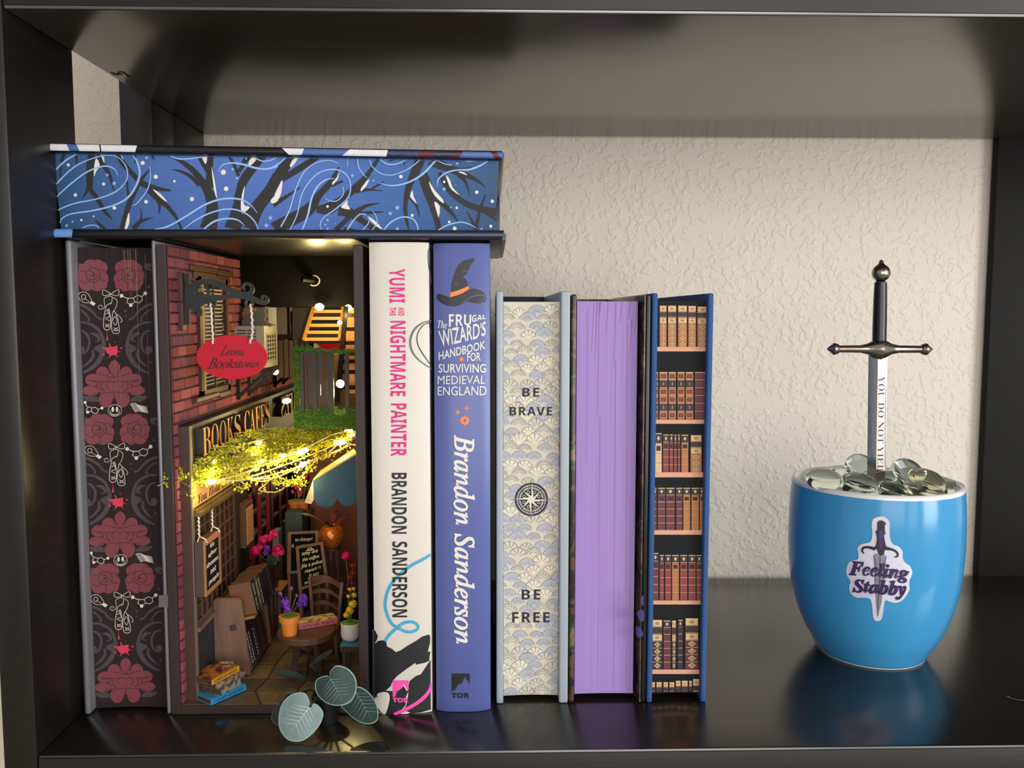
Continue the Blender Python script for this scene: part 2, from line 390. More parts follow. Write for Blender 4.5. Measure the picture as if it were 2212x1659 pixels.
t = Art(sf, lambda x, y: (790 + x / 3.687, 500 + y / 3.687))
t.line([(516, 118), (500, 150), (497, 210), (503, 280), (514, 340), (521, 400)], [2, 6, 7, 7, 8, 5]); t.line([(512, 365), (521, 415)], [3, 7])
t.line([(523, 665), (511, 700), (511, 760), (523, 815)], [4, 6, 7, 4]); t.line([(520, 722), (455, 750), (412, 820), (415, 900), (465, 990), (521, 1065)], [6, 7, 7, 8, 8, 7])
t.line([(521, 718), (480, 735)], [8, 8]); t.build('line_print', inkb, b, 3, 2.5)
t = Art(sf, lambda x, y: (790 + x / 3.687, 500 + y / 3.687))
t.line([(521, 708), (450, 730), (385, 785), (354, 870), (372, 960), (430, 1030), (521, 1092)], [7, 12, 18, 18, 16, 12, 8]); t.build('line_print', greyink, b, 2, 2.5)
T5 = lambda x, y: (790 + x / 3.687, 1200 + y / 3.687)
t = Art(sf, T5)
t.poly([(53, 585), (75, 600), (97, 640), (90, 670), (70, 705), (100, 680), (140, 675), (165, 690), (170, 725), (205, 740), (240, 770), (280, 755), (330, 720), (400, 680), (450, 645), (505, 628), (515, 650), (512, 700), (495, 765), (515, 765), (505, 840), (470, 855), (400, 870), (395, 855), (330, 900), (250, 960), (215, 1000), (200, 1040), (160, 1075), (190, 1080), (250, 1080), (300, 1040), (330, 1085), (350, 1000), (400, 960), (440, 945), (490, 870), (517, 830), (519, 1226), (440, 1250), (350, 1262), (150, 1264), (75, 1230), (55, 1170)])
t.build('blot_print', inkb, b, 1.2, 2.5)
t = Art(sf, T5)
t.poly([(72, 1140), (85, 1125), (95, 1130), (90, 1105), (130, 1088), (170, 1090), (190, 1115), (185, 1180), (155, 1264), (125, 1250), (85, 1190)], 3)
t.poly([(340, 1085), (333, 1140), (322, 1195), (300, 1225), (330, 1215), (320, 1240), (355, 1250), (330, 1262), (280, 1262), (290, 1225), (318, 1190), (322, 1120)], 0)
t.build('petal_print', wj, b, 2, 2.5)
t = Art(sf, T5); t.line([(521, 1020), (512, 1065), (470, 1125), (400, 1180), (320, 1225), (225, 1266)], [18, 24, 28, 28, 28, 24])
t.poly([(215, 995), (342, 995), (342, 1080), (302, 1015), (290, 1055), (264, 1075), (256, 1062), (235, 1125), (215, 1127)]); t.text('TOR', (215, 1133, 342, 1170), 'sb', .03)
t.build('publisher_mark', mat('ink_hot_pink', '#ff4fae', .5), b, 3, 2.5)

# ---- blue-violet spined book ------------------------------------------------------------------
bj = mat('periwinkle_jacket', '#5b66a3', .36, spec=.5, var=.05, scale=500, bump=.03)
b, sf = spine_book('periwinkle-blue spined hardcover with a witch hat and white lettering', -.0290, -.0012, .0412, .2378, bj, .0028)
hat = Art(sf, lambda x, y: (790 + x / 3.687, 500 + y / 3.687))
hat.poly([(868, 206), (862, 235), (848, 252), (832, 270), (825, 300), (808, 318), (806, 336), (780, 352), (776, 366), (790, 375), (808, 395), (818, 432), (740, 470), (680, 484), (683, 420), (700, 350), (735, 270), (775, 235), (820, 222)])
hat.poly([(562, 512), (580, 496), (620, 508), (672, 525), (730, 508), (800, 468), (850, 452), (900, 462), (945, 488), (965, 530), (950, 562), (905, 573), (850, 568), (800, 558), (760, 580), (710, 598), (650, 590), (600, 568), (568, 540)])
hat.build('hat_print', mat('ink_charcoal', '#2d2c33', .5), b, 2, 2.5)
t = Art(sf, hat.tf); t.line([(765, 572), (810, 540), (870, 512), (930, 506), (948, 522), (935, 548), (900, 560)], [3, 7, 8, 8, 7, 6, 3])
t.line([(700, 425), (722, 405), (728, 440)], [3, 5, 3]); t.line([(765, 330), (785, 310), (798, 318)], [3, 6, 3]); t.line([(600, 530), (640, 560)], [4, 4])
t.build('hat_highlight_print', mat('ink_mid_grey', '#5d5c6a', .5), b, 3, 2.5)
org = mat('ink_orange', '#ee8a4e', .5)
t = Art(sf, hat.tf); t.poly([(672, 487), (680, 484), (740, 468), (818, 434), (822, 460), (770, 492), (730, 508), (672, 524)])
t.star(762, 1018, 26, 12, .45); t.star(802, 1408, 30, 4, .28); t.star(733, 1440, 24, 5, .4); t.ring(789, 1506, 22, 14); t.star(789, 1506, 42, 8, .75)
t.build('orange_print', org, b, 3, 2.5)
t = Art(sf, hat.tf); t.disc(789, 1506, 11); t.disc(801, 1408, 4); t.build('star_centre_print', bj, b, 4)
wt = Art(sf, hat.tf)
wt.text('The', [(572, 705), (648, 716), (648, 775), (572, 768)], 'bi')
wt.text('FRU', [(662, 658), (842, 662), (840, 745), (662, 762)], 'sb'); wt.text('GAL', [(848, 665), (956, 662), (956, 694), (846, 726)], 'sb')
wt.text("WIZARD", [(575, 790), (910, 728), (905, 850), (600, 922)], 's', .012); wt.text("'S", [(915, 730), (958, 706), (955, 826), (905, 846)], 's', .012)
wt.text('HANDBOOK', [(580, 958), (952, 868), (952, 935), (582, 1028)], 's', .015)
wt.text('FOR', [(808, 968), (916, 962), (916, 1030), (808, 1035)], 's', .015)
wt.text('SURVIVING', (580, 1055, 958, 1125), 's', .012)
wt.text('MEDIEVAL', [(574, 1150), (954, 1146), (950, 1214), (574, 1218)], 's'); wt.text('ENGLAND', [(574, 1236), (962, 1230), (960, 1306), (574, 1306)], 's')
wt.build('title_print', white, b, 3, 2.5)
for dx, m_, l_ in ((-1.0, mat('ink_dark_violet', '#2c2f55', .5), 2), (0, white, 3)):
    t = Art(sf); t.text('Brandon', [(1026.5 + dx, 939 + dx), (1026 + dx, 1134), (979 + dx, 1134), (980 + dx, 939)], 'it', .022)
    t.text('Sanderson', [(1026.5 + dx, 1152 + dx), (1025 + dx, 1391), (980 + dx, 1391), (981 + dx, 1152)], 'it', .022); t.build('author_print', m_, b, l_, 2.5)
t = Art(sf, T5); t.poly([(684, 940), (828, 940), (828, 1025), (790, 965), (768, 1010), (752, 1028), (745, 1018), (708, 1076), (684, 1078)]); t.text('TOR', (684, 1094, 828, 1136), 'sb', .03)
t.build('publisher_mark', black, b, 2, 2.5)

# ---- dark red-flowered book ---------------------------------------------------------------------
covd = mat('grey_satin_jacket', '#77757a', .28, spec=.6, var=.2, scale=60, stretch=(1, 1, .1), bump=.02)
pgd = mat('dark_printed_pages', '#2c1f21', .7, spec=.25, var=.35, scale=900, stretch=(1, .02, .012), bump=.25, bscale=1400)
xl1 = atY(163, 533, .045).x
b, sf = foredge_book('thick dark hardcover with red flowers printed on its page edges, leftmost on the shelf', (-.2073, -.2042, -.1658, -.1634 - .0004), .0390, .2390, None, (covd, covd), pgd,
                     (-.2036, -.1663, atY(250, 535, .045).z, atY(250, 1529, .045).z), .006, .165, .0012, bevel=.0014)
c0 = atY(199.4, 594.7, .045); c1 = atY(213, 928, .045); c2 = atY(226.4, 1250.6, .045)
red = mat('print_dusty_red', '#7c363e', .55, var=.15, scale=900, stretch=(1, .02, .02)); redd = mat('print_dark_line', '#3a1d24', .6)
scr = mat('print_scroll_grey', '#443a3e', .6, var=.15, scale=900, stretch=(1, .02, .02)); ivory = mat('print_ivory', '#d9d0c2', .6); blood = mat('print_bright_red', '#d2364e', .55)
for cell in range(3):
    dz = (c0.z - (c0, c1, c2)[cell].z); dxw = 0.0
    def mapf(x, y, lift, dz=dz):
        p = atY(130 + x / 4.148, 500 + y / 4.148, .045 + .0006); p = Vector((p.x, .045 + .0012 * (1 - min(1, abs((p.x + .18495) / .01865)) ** 2), p.z - dz))
        q = p - (p - CAM).normalized() * (LIFT * lift); return q
    s1 = Art(mapf); s2 = Art(mapf); s3 = Art(mapf); s4 = Art(mapf); s5 = Art(mapf)
    # scroll work
    for sg, ox in ((1, 160), (-1, 825)):
        X = lambda d: ox + sg * d
        s1.line([(X(0), 650), (X(60), 670), (X(130), 720), (X(170), 770), (X(215), 790)], [26, 24, 20, 16, 20]); s1.line([(X(0), 700), (X(50), 720), (X(100), 780), (X(90), 800)], [8, 16, 14, 22])
        s1.line([(X(5), 815), (X(90), 822), (X(180), 880), (X(225), 980), (X(220), 1080), (X(170), 1180), (X(90), 1245), (X(25), 1270)], [14, 22, 26, 30, 44, 40, 26, 12])
        s1.line([(X(5), 890), (X(60), 900), (X(100), 960), (X(95), 1040), (X(60), 1090), (X(15), 1090)], [10, 20, 22, 20, 14, 10]); s1.disc(X(30), 1060, 34)
        s1.line([(X(110), 915), (X(160), 925), (X(190), 970), (X(150), 985)], [10, 32, 20, 8]); s1.poly([(X(140), 1050), (X(175), 1020), (X(240), 1010), (X(230), 1100), (X(180), 1080)], 2)
        s1.line([(X(130), 1060), (X(135), 1120), (X(90), 1180), (X(40), 1215)], [20, 26, 20, 6]); s1.disc(X(15), 1170, 10); s1.line([(X(5), 300), (X(60), 310), (X(10), 350)], [30, 30, 14])
        s1.line([(X(45), 1475 - 0), (X(90), 1495), (X(150), 1500), (X(205), 1520)], [8, 44, 50, 8])
        for dd in ((30, 495, 12), (245, 712, 12), (240, 760, 8)): s1.disc(X(dd[0]), dd[1], dd[2])
    # roses
    for sg, cx_ in ((1, 290), (-1, 615)):
        X = lambda d: cx_ + sg * d
        for dx_, dy_, rx_, ry_ in ((-95, 0, 46, 52), (-15, -100, 60, 42), (85, -70, 46, 52), (90, 30, 50, 60), (-50, 90, 62, 50), (35, 100, 52, 44), (0, 0, 96, 92), (45, -108, 46, 34), (-75, -62, 46, 44), (-92, 55, 40, 40), (95, 88, 34, 34)): s2.disc(X(dx_), 393 + dy_, rx_, ry_, 18)
        s3.ring(X(5), 390, 62, 7, 64); s3.line([(X(-62), 360), (X(-110), 350)], 6); s3.line([(X(50), 345), (X(80), 340), (X(125), 372)], 6); s3.line([(X(-30), 440), (X(-60), 465), (X(-110), 440)], 6)
        s3.line([(X(15), 450), (X(12), 490), (X(20), 530)], 6); s3.line([(X(62), 420), (X(100), 445), (X(118), 430)], 6); s3.line([(X(-40), 350), (X(0), 362), (X(15), 395), (X(-30), 400)], [4, 10, 12, 4])
        s3.line([(X(30), 365), (X(45), 395), (X(10), 430), (X(-35), 425)], [4, 7, 10, 4]); s3.disc(X(8), 395, 12)
        s3.line([(X(-30), 298), (X(-20), 325)], 5)
    # lotus
    for dx_, dy_, rx_, ry_ in ((0, -160, 52, 70), (-105, -110, 58, 66), (105, -110, 58, 66), (-190, -55, 62, 55), (190, -55, 62, 55), (-200, 40, 78, 46), (200, 40, 78, 46), (-75, 115, 62, 80), (75, 115, 62, 80), (0, 0, 150, 115)):
        s2.disc(481 + dx_, 1385 + dy_, rx_, ry_, 20)
    s2.poly([(204, 1432), (260, 1400), (260, 1450)]); s2.poly([(765, 1425), (700, 1400), (700, 1450)]); s2.poly([(460, 1165), (481, 1150), (503, 1165), (481, 1240)])
    for sg in (1, -1):
        X = lambda d: 481 + sg * d
        s3.line([(X(0), 1310), (X(-40), 1250), (X(-55), 1200)], 6); s3.line([(X(-5), 1315), (X(-50), 1300), (X(-140), 1275)], 6); s3.line([(X(-45), 1345), (X(-110), 1345), (X(-215), 1335)], 6)
        s3.line([(X(-120), 1365), (X(-190), 1345), (X(-240), 1325)], 5); s3.line([(X(-90), 1430), (X(-150), 1400), (X(-220), 1375)], 5); s3.line([(X(-110), 1440), (X(-170), 1450), (X(-190), 1470)], 5)
        s3.line([(X(0), 1440), (X(-70), 1445), (X(-125), 1460), (X(-110), 1485)], 6); s3.line([(X(0), 1355), (X(-45), 1340), (X(-75), 1375), (X(-50), 1410)], 6); s3.line([(X(0), 1440), (X(-3), 1500), (X(-30), 1540)], 5)
        s3.line([(X(-105), 1345), (X(-120), 1390), (X(-80), 1430)], 6)
    # ballet shoes
    for a_, b_ in ((-1, 0), (1, 0)):
        s4.line([(449, 565), (449 + a_ * 35, 535), (449 + a_ * 72, 525), (449 + a_ * 66, 572), (449 + a_ * 30, 572), (449, 560)], 4.5)
    s4.line([(445, 545), (440, 580), (462, 585), (455, 640), (440, 650)], 4.5); s4.line([(435, 580), (392, 600), (395, 660), (385, 690), (350, 695), (340, 670), (365, 660), (375, 680)], 4)
    s4.line([(455, 640), (410, 665), (398, 720), (388, 780), (385, 850), (400, 880), (430, 880), (445, 860), (448, 790), (440, 730), (430, 690)], 5); s4.line([(470, 590), (505, 620), (495, 680), (470, 720)], 4.5)
    s4.line([(470, 715), (460, 780), (455, 850), (470, 910), (518, 910), (524, 870), (510, 780), (490, 730), (478, 715)], 5); s4.line([(500, 740), (535, 770), (550, 800), (535, 815)], 4.5)
    s4.line([(402, 740), (440, 720), (415, 700), (440, 760), (402, 780), (440, 800)], 4.5); s4.line([(465, 800), (485, 760), (505, 800), (490, 840), (470, 810)], 5); s4.line([(400, 830), (438, 850), (402, 852), (438, 828)], 4.5); s4.line([(472, 862), (515, 885), (475, 888), (512, 860)], 4.5)
    # bulb
    s4.line([(275, 640), (215, 635), (175, 600), (172, 560), (205, 542), (245, 555), (275, 600), (285, 622)], 4); s4.ring(213, 587, 18, 4, 22); s4.line([(220, 600), (265, 630)], 3)
    s4.poly([(262, 640), (282, 622), (318, 645), (298, 668)])
    # molecule
    def mol(ox, oy, s_=1):
        P = lambda *q: [(ox + x * s_, oy + y * s_) for x, y in q]
        for x, y in P((0, 0), (218, -22), (84, 84)): s4.disc(x, y, 17)
        for q in (((14, 5), (40, 20), (60, 22)), ((60, 22), (105, 22), (125, 55), (84, 80), (48, 60), (60, 22)), ((105, 22), (145, -5), (185, 8), (190, 40), (160, 65), (125, 55)), ((185, 8), (205, -12))): s4.line(P(*q), 6, sm=0)
    mol(545, 576)
    if cell < 2:
        mol(0, 0) if False else None
        P = lambda x, y: (x, y)
        for x, y in ((228, 1530), (250, 1618), (373, 1583)): s4.disc(x, y, 13)
        for q in (((228, 1530), (235, 1555), (250, 1570)), ((250, 1575), (238, 1600), (252, 1618), (280, 1610), (285, 1580), (252, 1570)), ((285, 1582), (315, 1575), (340, 1595), (335, 1625), (308, 1632), (282, 1612)), ((340, 1595), (370, 1583))): s4.line(list(q), 5.5, sm=0)
        s4.ring(486, 1605, 60, 4, 52); s4.disc(467, 1595, 11, 24); s4.disc(505, 1595, 11, 24); s4.line([(442, 1600), (455, 1635), (486, 1645), (517, 1635), (530, 1600)], [3, 6, 8, 6, 3])
        for k in range(8): s4.line([(622 + k * 6, 1548 + k * 10), (665 + k * 6, 1540 + k * 10), (705 + k * 5, 1560 + k * 8), (775 + k * 2, 1572 + k * 8)], [6, 4, 6, 3])
    # blood drop and splat
    s5.line([(415, 885), (417, 930), (418, 965)], [3, 5, 16]); s5.disc(418, 965, 9, 13)
    s5.poly([(372, 1035), (400, 1042), (440, 1035), (430, 1000), (440, 1002), (455, 1036), (510, 1024), (506, 1050), (512, 1075), (550, 1074), (512, 1082), (500, 1100), (515, 1135), (490, 1108), (460, 1108), (425, 1138), (440, 1106), (415, 1090), (405, 1062), (375, 1050)])
    s5.disc(385, 1100, 10); s5.disc(543, 1046, 10, 8); s5.disc(484, 990, 5)
    s1.build('scroll_print', scr, b, 1, 40); s2.build('flower_print', red, b, 2, 40); s3.build('petal_line_print', redd, b, 3, 40); s4.build('figure_print', ivory, b, 3, 40); s5.build('splat_print', blood, b, 4, 40)
# page gaps: a few pale lines down the edge
t = Art(sf, lambda x, y: (130 + x / 4.148, 500 + y / 4.148))
for x, y0, y1, w_ in ((575, 165, 420, 3), (605, 160, 620, 3.5), (625, 160, 760, 4), (675, 155, 700, 5), (683, 420, 1150, 3), (700, 1000, 1650, 2.5), (760, 200, 900, 2), (780, 900, 1500, 2), (490, 1150, 1600, 3), (530, 1200, 1650, 3), (560, 160, 300, 2)):
    t.line([(x, y0), (x + 10, (y0 + y1) / 2), (x + 22, y1)], [w_, w_ * .8, .5], sm=0)
t.build('page_gap_lines', mat('page_edge_tan', '#9a7c6a', .6), b, 5)
t = Art(surfY(.0388)); t.rect(343, 1286, 363, 1312); t.build('cover_smudge', mat('smudge_mauve', '#66595e', .4), b, 1)

# ---- scallop-edged book ----------------------------------------------------------------------------
cvs = mat('silver_blue_cover', '#a3adb4', .38, spec=.5, var=.06, scale=300, bump=.04)
pgc = mat('cream_page_edges', '#d6cdb8', .75, var=.12, scale=900, stretch=(1, .02, .012), bump=.2, bscale=1500)
Yb = .0472
xa = [atY(x, 1100, Yb).x for x in (1068, 1084, 1208, 1232)]
sx0, sx3 = .0018, .0392
b, sf = foredge_book('silver-grey hardcover with scallop shells and a compass on its page edges', (sx0, .0054, .0345, .0392), Yb, .2148, None, (cvs, cvs), pgc,
                     (.0056, .0343, atY(1150, 652, Yb + .004).z, atY(1150, 1502, Yb + .004).z), .004, .145, .0008, spine_m=mat('navy_spine', '#1c2438', .6))
MB().bbox(sx0 + .0006, .0048, Yb + .0004, Yb + .1, .0001, .0026, .0004).build('board_corner', mat('slate_board', '#4a5468', .5), b)
MB().bbox(.0352, .0386, Yb + .0004, Yb + .1, .0001, .0026, .0004).build('board_corner', mat('slate_board', '#4a5468', .5), b)
ln = mat('print_slate_line', '#94959c', .7); bl_ = mat('print_periwinkle_wash', '#c0c1c8', .7, var=.1); sh_ = mat('print_cream_shell', '#e6dcc2', .7)
t1 = Art(sf); t2 = Art(sf); t3 = Art(sf); rr = random.Random(5)
rowh = 17.5; row = 0; y = 664
while y < 1508:
    nx = 4; x = 1090 + (row % 2) * 18 - 6
    while x < 1212:
        cxx, cyy = x + rr.uniform(-5, 5), y + 14 + rr.uniform(-3, 3); rad = rr.uniform(15, 21); k = rr.random()
        half = [(cxx + rad * math.cos(a_), cyy - rad * math.sin(a_)) for a_ in [math.pi * i / 10 for i in range(1, 10)]]
        def clip(p): return (min(max(p[0], 1086), 1207), min(max(p[1], 655), 1499.5))
        fan = [clip((cxx, cyy + 3))] + [clip(p) for p in half]
        if k < .42: t2.poly(fan) if max(p[0] for p in fan) - min(p[0] for p in fan) > 4 else None
        elif k < .6: t3.poly(fan) if max(p[0] for p in fan) - min(p[0] for p in fan) > 4 else None
        t1.line([clip(p) for p in half], 1.1, sm=0)
        if k < .75:
            for i in range(1, 10, 1 if k < .4 else 2):
                a_ = math.pi * i / 10; p0 = clip((cxx + 5 * math.cos(a_), cyy - 5 * math.sin(a_))); p1 = clip((cxx + rad * math.cos(a_), cyy - rad * math.sin(a_)))
                t1.line([p0, p1], [.7, 2.0 if k > .4 else 1.1], sm=0)
        else:
            for q in (.75, .5): t1.line([clip((cxx + rad * q * math.cos(a_), cyy - rad * q * math.sin(a_))) for a_ in [math.pi * i / 8 for i in range(1, 8)]], 1.0, sm=0)
            for i in range(1, 8): t1.disc(*clip((cxx + rad * .87 * math.cos(math.pi * i / 8), cyy - rad * .87 * math.sin(math.pi * i / 8))), 1.1, n=6)
        x += 36
    y += rowh; row += 1
t2.build('shell_wash_print', bl_, b, 1, 30); t3.build('shell_print', sh_, b, 1.5, 30); t1.build('shell_line_print', ln, b, 2.4, 30)
t = Art(sf); t.text('BE', (1128.5, 838, 1164.5, 857), 'sb', 0, 1.2); t.text('BRAVE', (1101, 879, 1192.5, 897.5), 'sb', 0, 1.15); t.text('BE', (1127, 1273.5, 1167.5, 1295), 'sb', 0, 1.2); t.text('FREE', (1106.5, 1322.5, 1187.5, 1344.5), 'sb', 0, 1.15)
ci, cj = 1148, 1079
t.ring(ci, cj, 34, 4); t.ring(ci, cj, 28, 1.6); 
for k in range(32):
    a_ = math.pi * k / 16; t.line([(ci + 24 * math.cos(a_), cj + 24 * math.sin(a_)), (ci + 31 * math.cos(a_), cj + 31 * math.sin(a_))], .8, sm=0)
t.disc(ci, cj, 23, n=24)
for k in range(4): t.line([(ci, cj), (ci + 44 * math.cos(k * math.pi / 2), cj + 41 * math.sin(k * math.pi / 2))], [8, .6], sm=0)
for k in range(4): t.line([(ci, cj), (ci + 34 * math.cos(k * math.pi / 2 + .785), cj + 34 * math.sin(k * math.pi / 2 + .785))], [8, .6], sm=0)
t.build('lettering_print', mat('ink_navy_black', '#20202c', .6), b, 3.5, 30)
t = Art(sf)
for k in range(4):
    a_ = k * math.pi / 2; c_, s_ = math.cos(a_), math.sin(a_); t.poly([(ci, cj), (ci + 39 * c_, cj + 38 * s_), (ci + 6 * (c_ - s_) * .8, cj + 6 * (s_ + c_) * .8)])
    a_ += .785; c_, s_ = math.cos(a_), math.sin(a_); t.poly([(ci, cj), (ci + 27 * c_, cj + 27 * s_), (ci + 5 * (c_ - s_), cj + 5 * (s_ + c_))])
for k in range(16):
    if k % 2: a_ = math.pi * k / 8; t.ring(ci + 17 * math.cos(a_), cj + 17 * math.sin(a_), 3, 1, n=8)
t.build('compass_light_print', mat('print_cream_light', '#e4dcc8', .7), b, 4.6)

# ---- purple-edged book -------------------------------------------------------------------------------
def patch_mat():
    m = mat('dark_illustrated_jacket', '#231d1b', .28, spec=.6, scale=70)
    nt = m.node_tree; r = [n for n in nt.nodes if n.type == 'VALTORGB'][0]; e = r.color_ramp.elements
    e[0].position = .0; e[0].color = lin('#151314'); e[1].position = .45; e[1].color = lin('#2a221e')
    for p, c in ((.52, '#6b4a33'), (.56, '#1f1a18'), (.62, '#3f5138'), (.66, '#8a6a45'), (.72, '#2a2420')): k = e.new(p); k.color = lin(c)
    return m
pm = patch_mat()
Yb = .0470
pgp = mat('purple_page_edges', '#a283c6', .62, var=.12, scale=900, stretch=(1, .02, .012), bump=.22, bscale=1300)
x_l = atY(1254, 1100, Yb + .004).x; x_r = atY(1377, 1100, Yb + .004).x
b, sf = foredge_book('thick hardcover with plain purple page edges and a dark illustrated jacket', (.0398, .0424, .0774, .0800), Yb, .2132, None, (pm, mat('black_jacket', '#1b1719', .3, var=.4, scale=60)), pgp,
                     (.0430, atY(1372, 1100, Yb + .004).x, atY(1320, 651, Yb + .004).z, atY(1320, 1498, Yb + .004).z), .004, .145, .0006)
MB().hexa([(.0764, Yb - .0012, .001), (.0771, Yb - .0012, .001), (.0749, Yb + .016, .001), (.0743, Yb + .016, .001), (.0764, Yb - .0012, .2125), (.0771, Yb - .0012, .2125), (.0749, Yb + .016, .2125), (.0743, Yb + .016, .2125)]).build('jacket_flap', pm, b)
t = Art(sf); rr = random.Random(3)
for x, y0, y1, w_ in ((1283, 652, 760, 1.6), (1290, 652, 780, 1.8), (1295, 652, 900, 1.4), (1298, 652, 700, 2.2), (1314, 652, 720, 1.2), (1331, 652, 790, 1.2), (1344, 652, 700, 1.6), (1362, 652, 690, 2.5), (1365, 690, 770, 2), (1376, 652, 720, 1.8), (1330, 780, 1490, .8), (1296, 900, 1480, .7), (1356, 700, 1480, .9), (1270, 660, 1000, .7)):
    t.line([(x, y0), (x - 2, (y0 + y1) / 2), (x - 5, y1)], [w_, w_ * .7, .4], sm=0)
t.build('page_gap_lines', mat('page_gap_brown', '#93699f', .7), b, 1.5)
lil = mat('print_lilac', '#7f76c4', .5)
_fa, _fn = Vector((.0764, Yb - .0012, 0)), Vector((-.0172, -.0021, 0)).normalized()
def flap_surf(px, py, lift=1):
    d = ray(px, py); return CAM + d * (((_fa - CAM).dot(_fn) + .00012) / d.dot(_fn))
t = Art(flap_surf); t.poly([(1386, 1288), (1390.5, 1286), (1390, 1310), (1385, 1304)]); t.poly([(1377, 1320), (1390, 1318), (1390.5, 1340), (1383, 1342), (1376, 1330)], 2); t.poly([(1373, 1352), (1383, 1356), (1390, 1372), (1379, 1378), (1373, 1368)], 2)
t.build('lilac_print', lil, b, 1)

# ---- blue cloth book with painted bookshelves --------------------------------------------------------
clo = mat('blue_bookcloth', '#375d96', .7, var=.25, scale=1800, bump=.5, bscale=2600, spec=.3)
pgk = mat('black_page_edges', '#141418', .7, spec=.25, var=.3, scale=900, stretch=(1, .02, .012), bump=.2, bscale=1500)
Yb = .0466
b, sf = foredge_book('blue cloth hardcover with tiny bookshelves painted on its page edges, rightmost book', (.0806, .0834, .1089, .1117), Yb, .2138, None, (clo, clo), pgk,
                     (.0837, atY(1524, 1100, Yb + .004).x, atY(1480, 650, Yb + .004).z, atY(1480, 1498, Yb + .004).z), .004, .145, .0008)
ZC = lambda x, y: (1220 + x / 3.529, 610 + y / 3.529)
ZD = lambda x, y: (1220 + x / 3.529, 1070 + y / 3.529)
cols = {'or': mat('paint_orange_leather', '#b8733f', .6, var=.25, scale=1500), 'rd': mat('paint_red_leather', '#8d3a35', .6, var=.25, scale=1500), 'dk': mat('paint_dark_leather', '#33262a', .6), 'gd': mat('paint_gold', '#d9b483', .6), 'sf': mat('paint_shelf_pink', '#dca183', .6, var=.2, scale=1200), 'ln': mat('paint_umber_line', '#2c1a18', .6), 'mr': mat('paint_maroon', '#6a2d33', .6, var=.2, scale=1500)}
arts = {}
def A(c, lev): return arts.setdefault((c, lev), Art(sf))
def sbook(T, x0, x1, y0, y1, base, bands, kind):
    P = lambda *q: [T(*p) for p in q]
    def rc(c, lev, xa_, ya_, xb_, yb_): A(c, lev)._add(P((xa_, ya_), (xb_, ya_), (xb_, yb_), (xa_, yb_)), [(0, 1, 2, 3)])
    rc(base, 2, x0, y0, x1, y1); rc('ln', 3, x0, y0, x0 + 2.5, y1); rc('ln', 3, x1 - 2.5, y0, x1, y1)
    rc('gd', 3, x0 + 3, y0, x1 - 3, y0 + 6)
    n = bands; h = (y1 - y0) / n; mx = (x0 + x1) / 2; hw = (x1 - x0) / 2
    for i in range(n):
        ya = y0 + i * h
        if i: rc('gd', 3, x0 + 3, ya - 1.6, x1 - 3, ya + 1.6); rc('ln', 3, x0 + 3, ya + 1.6, x1 - 3, ya + 4)
        if kind == 'dia':
            if i == 1: rc('dk', 3, x0 + 3, ya + 5, x1 - 3, ya + h - 5); continue
            if i <= 2: rc('gd', 2.6, x0 + 5, ya + 6, x1 - 5, ya + h - 5)
            A('gd', 3.4)._add(P((mx - hw * .62, ya + h / 2), (mx, ya + 6), (mx + hw * .62, ya + h / 2), (mx, ya + h - 5)), [(0, 1, 2, 3)])
            A('ln', 4)._add(P((mx - hw * .40, ya + h / 2), (mx, ya + h * .3), (mx + hw * .40, ya + h / 2), (mx, ya + h * .72)), [(0, 1, 2, 3)])
            A('gd', 4.6)._add(P((mx - hw * .22, ya + h / 2), (mx, ya + h * .38), (mx + hw * .22, ya + h / 2), (mx, ya + h * .62)), [(0, 1, 2, 3)])
        elif kind == 'box':
            if i in (1, 4): rc('dk', 3, x0 + 3, ya + 4, x1 - 3, ya + h - 3); rc('gd', 3.4, mx - 2, ya + h * .3, mx + 2, ya + h * .7); continue
            rc('ln', 3, mx - hw * .6, ya + h * .28, mx + hw * .6, ya + h * .75); rc('rd', 3.4, mx - hw * .45, ya + h * .36, mx + hw * .45, ya + h * .67)
        elif kind == 'dot':
            if i == 0: rc('dk', 3, x0 + 3, ya + 6, x1 - 3, ya + h); A('gd', 3.6).poly(P((mx - hw * .4, ya + h / 2), (mx, ya + h * .25), (mx + hw * .4, ya + h / 2), (mx, ya + h * .8)))
            elif i == 1: rc('ln', 3, mx - hw * .6, ya + h * .3, mx + hw * .6, ya + h * .8)
def row(T, books, y1, kind, bands, shelf, xr, base=None):
    for bk in books: sbook(T, bk[0], bk[1], bk[2], y1, bk[3], bk[4] if len(bk) > 4 else bands, bk[5] if len(bk) > 5 else kind)
    A('sf', 2)._add([T(*p) for p in ((xr[0], shelf[0]), (xr[1], shelf[0]), (xr[1], shelf[1]), (xr[0], shelf[1]))], [(0, 1, 2, 3)])
row(ZC, [(722, 778, 178, 'or'), (785, 852, 178, 'or'), (862, 934, 178, 'or'), (940, 1002, 180, 'or'), (1010, 1092, 185, 'or')], 492, 'dia', 7, (492, 526), (705, 1096))
row(ZC, [(695, 714, 684, 'or'), (720, 785, 684, 'or'), (790, 850, 684, 'or'), (858, 916, 684, 'or'), (921, 982, 684, 'or'), (990, 1085, 684, 'mr', 6, 'bx')], 1042, 'box', 6, (1046, 1078), (690, 1080))
row(ZC, [(688, 742, 1150, 'gd', 4, 'dot'), (748, 795, 1160, 'rd'), (798, 828, 1160, 'rd'), (832, 856, 1162, 'rd'), (860, 882, 1162, 'rd'), (888, 944, 1162, 'or'), (958, 1045, 1165, 'or', 6, 'dia')], 1448, 'dot', 5, (1448, 1486), (680, 1070))
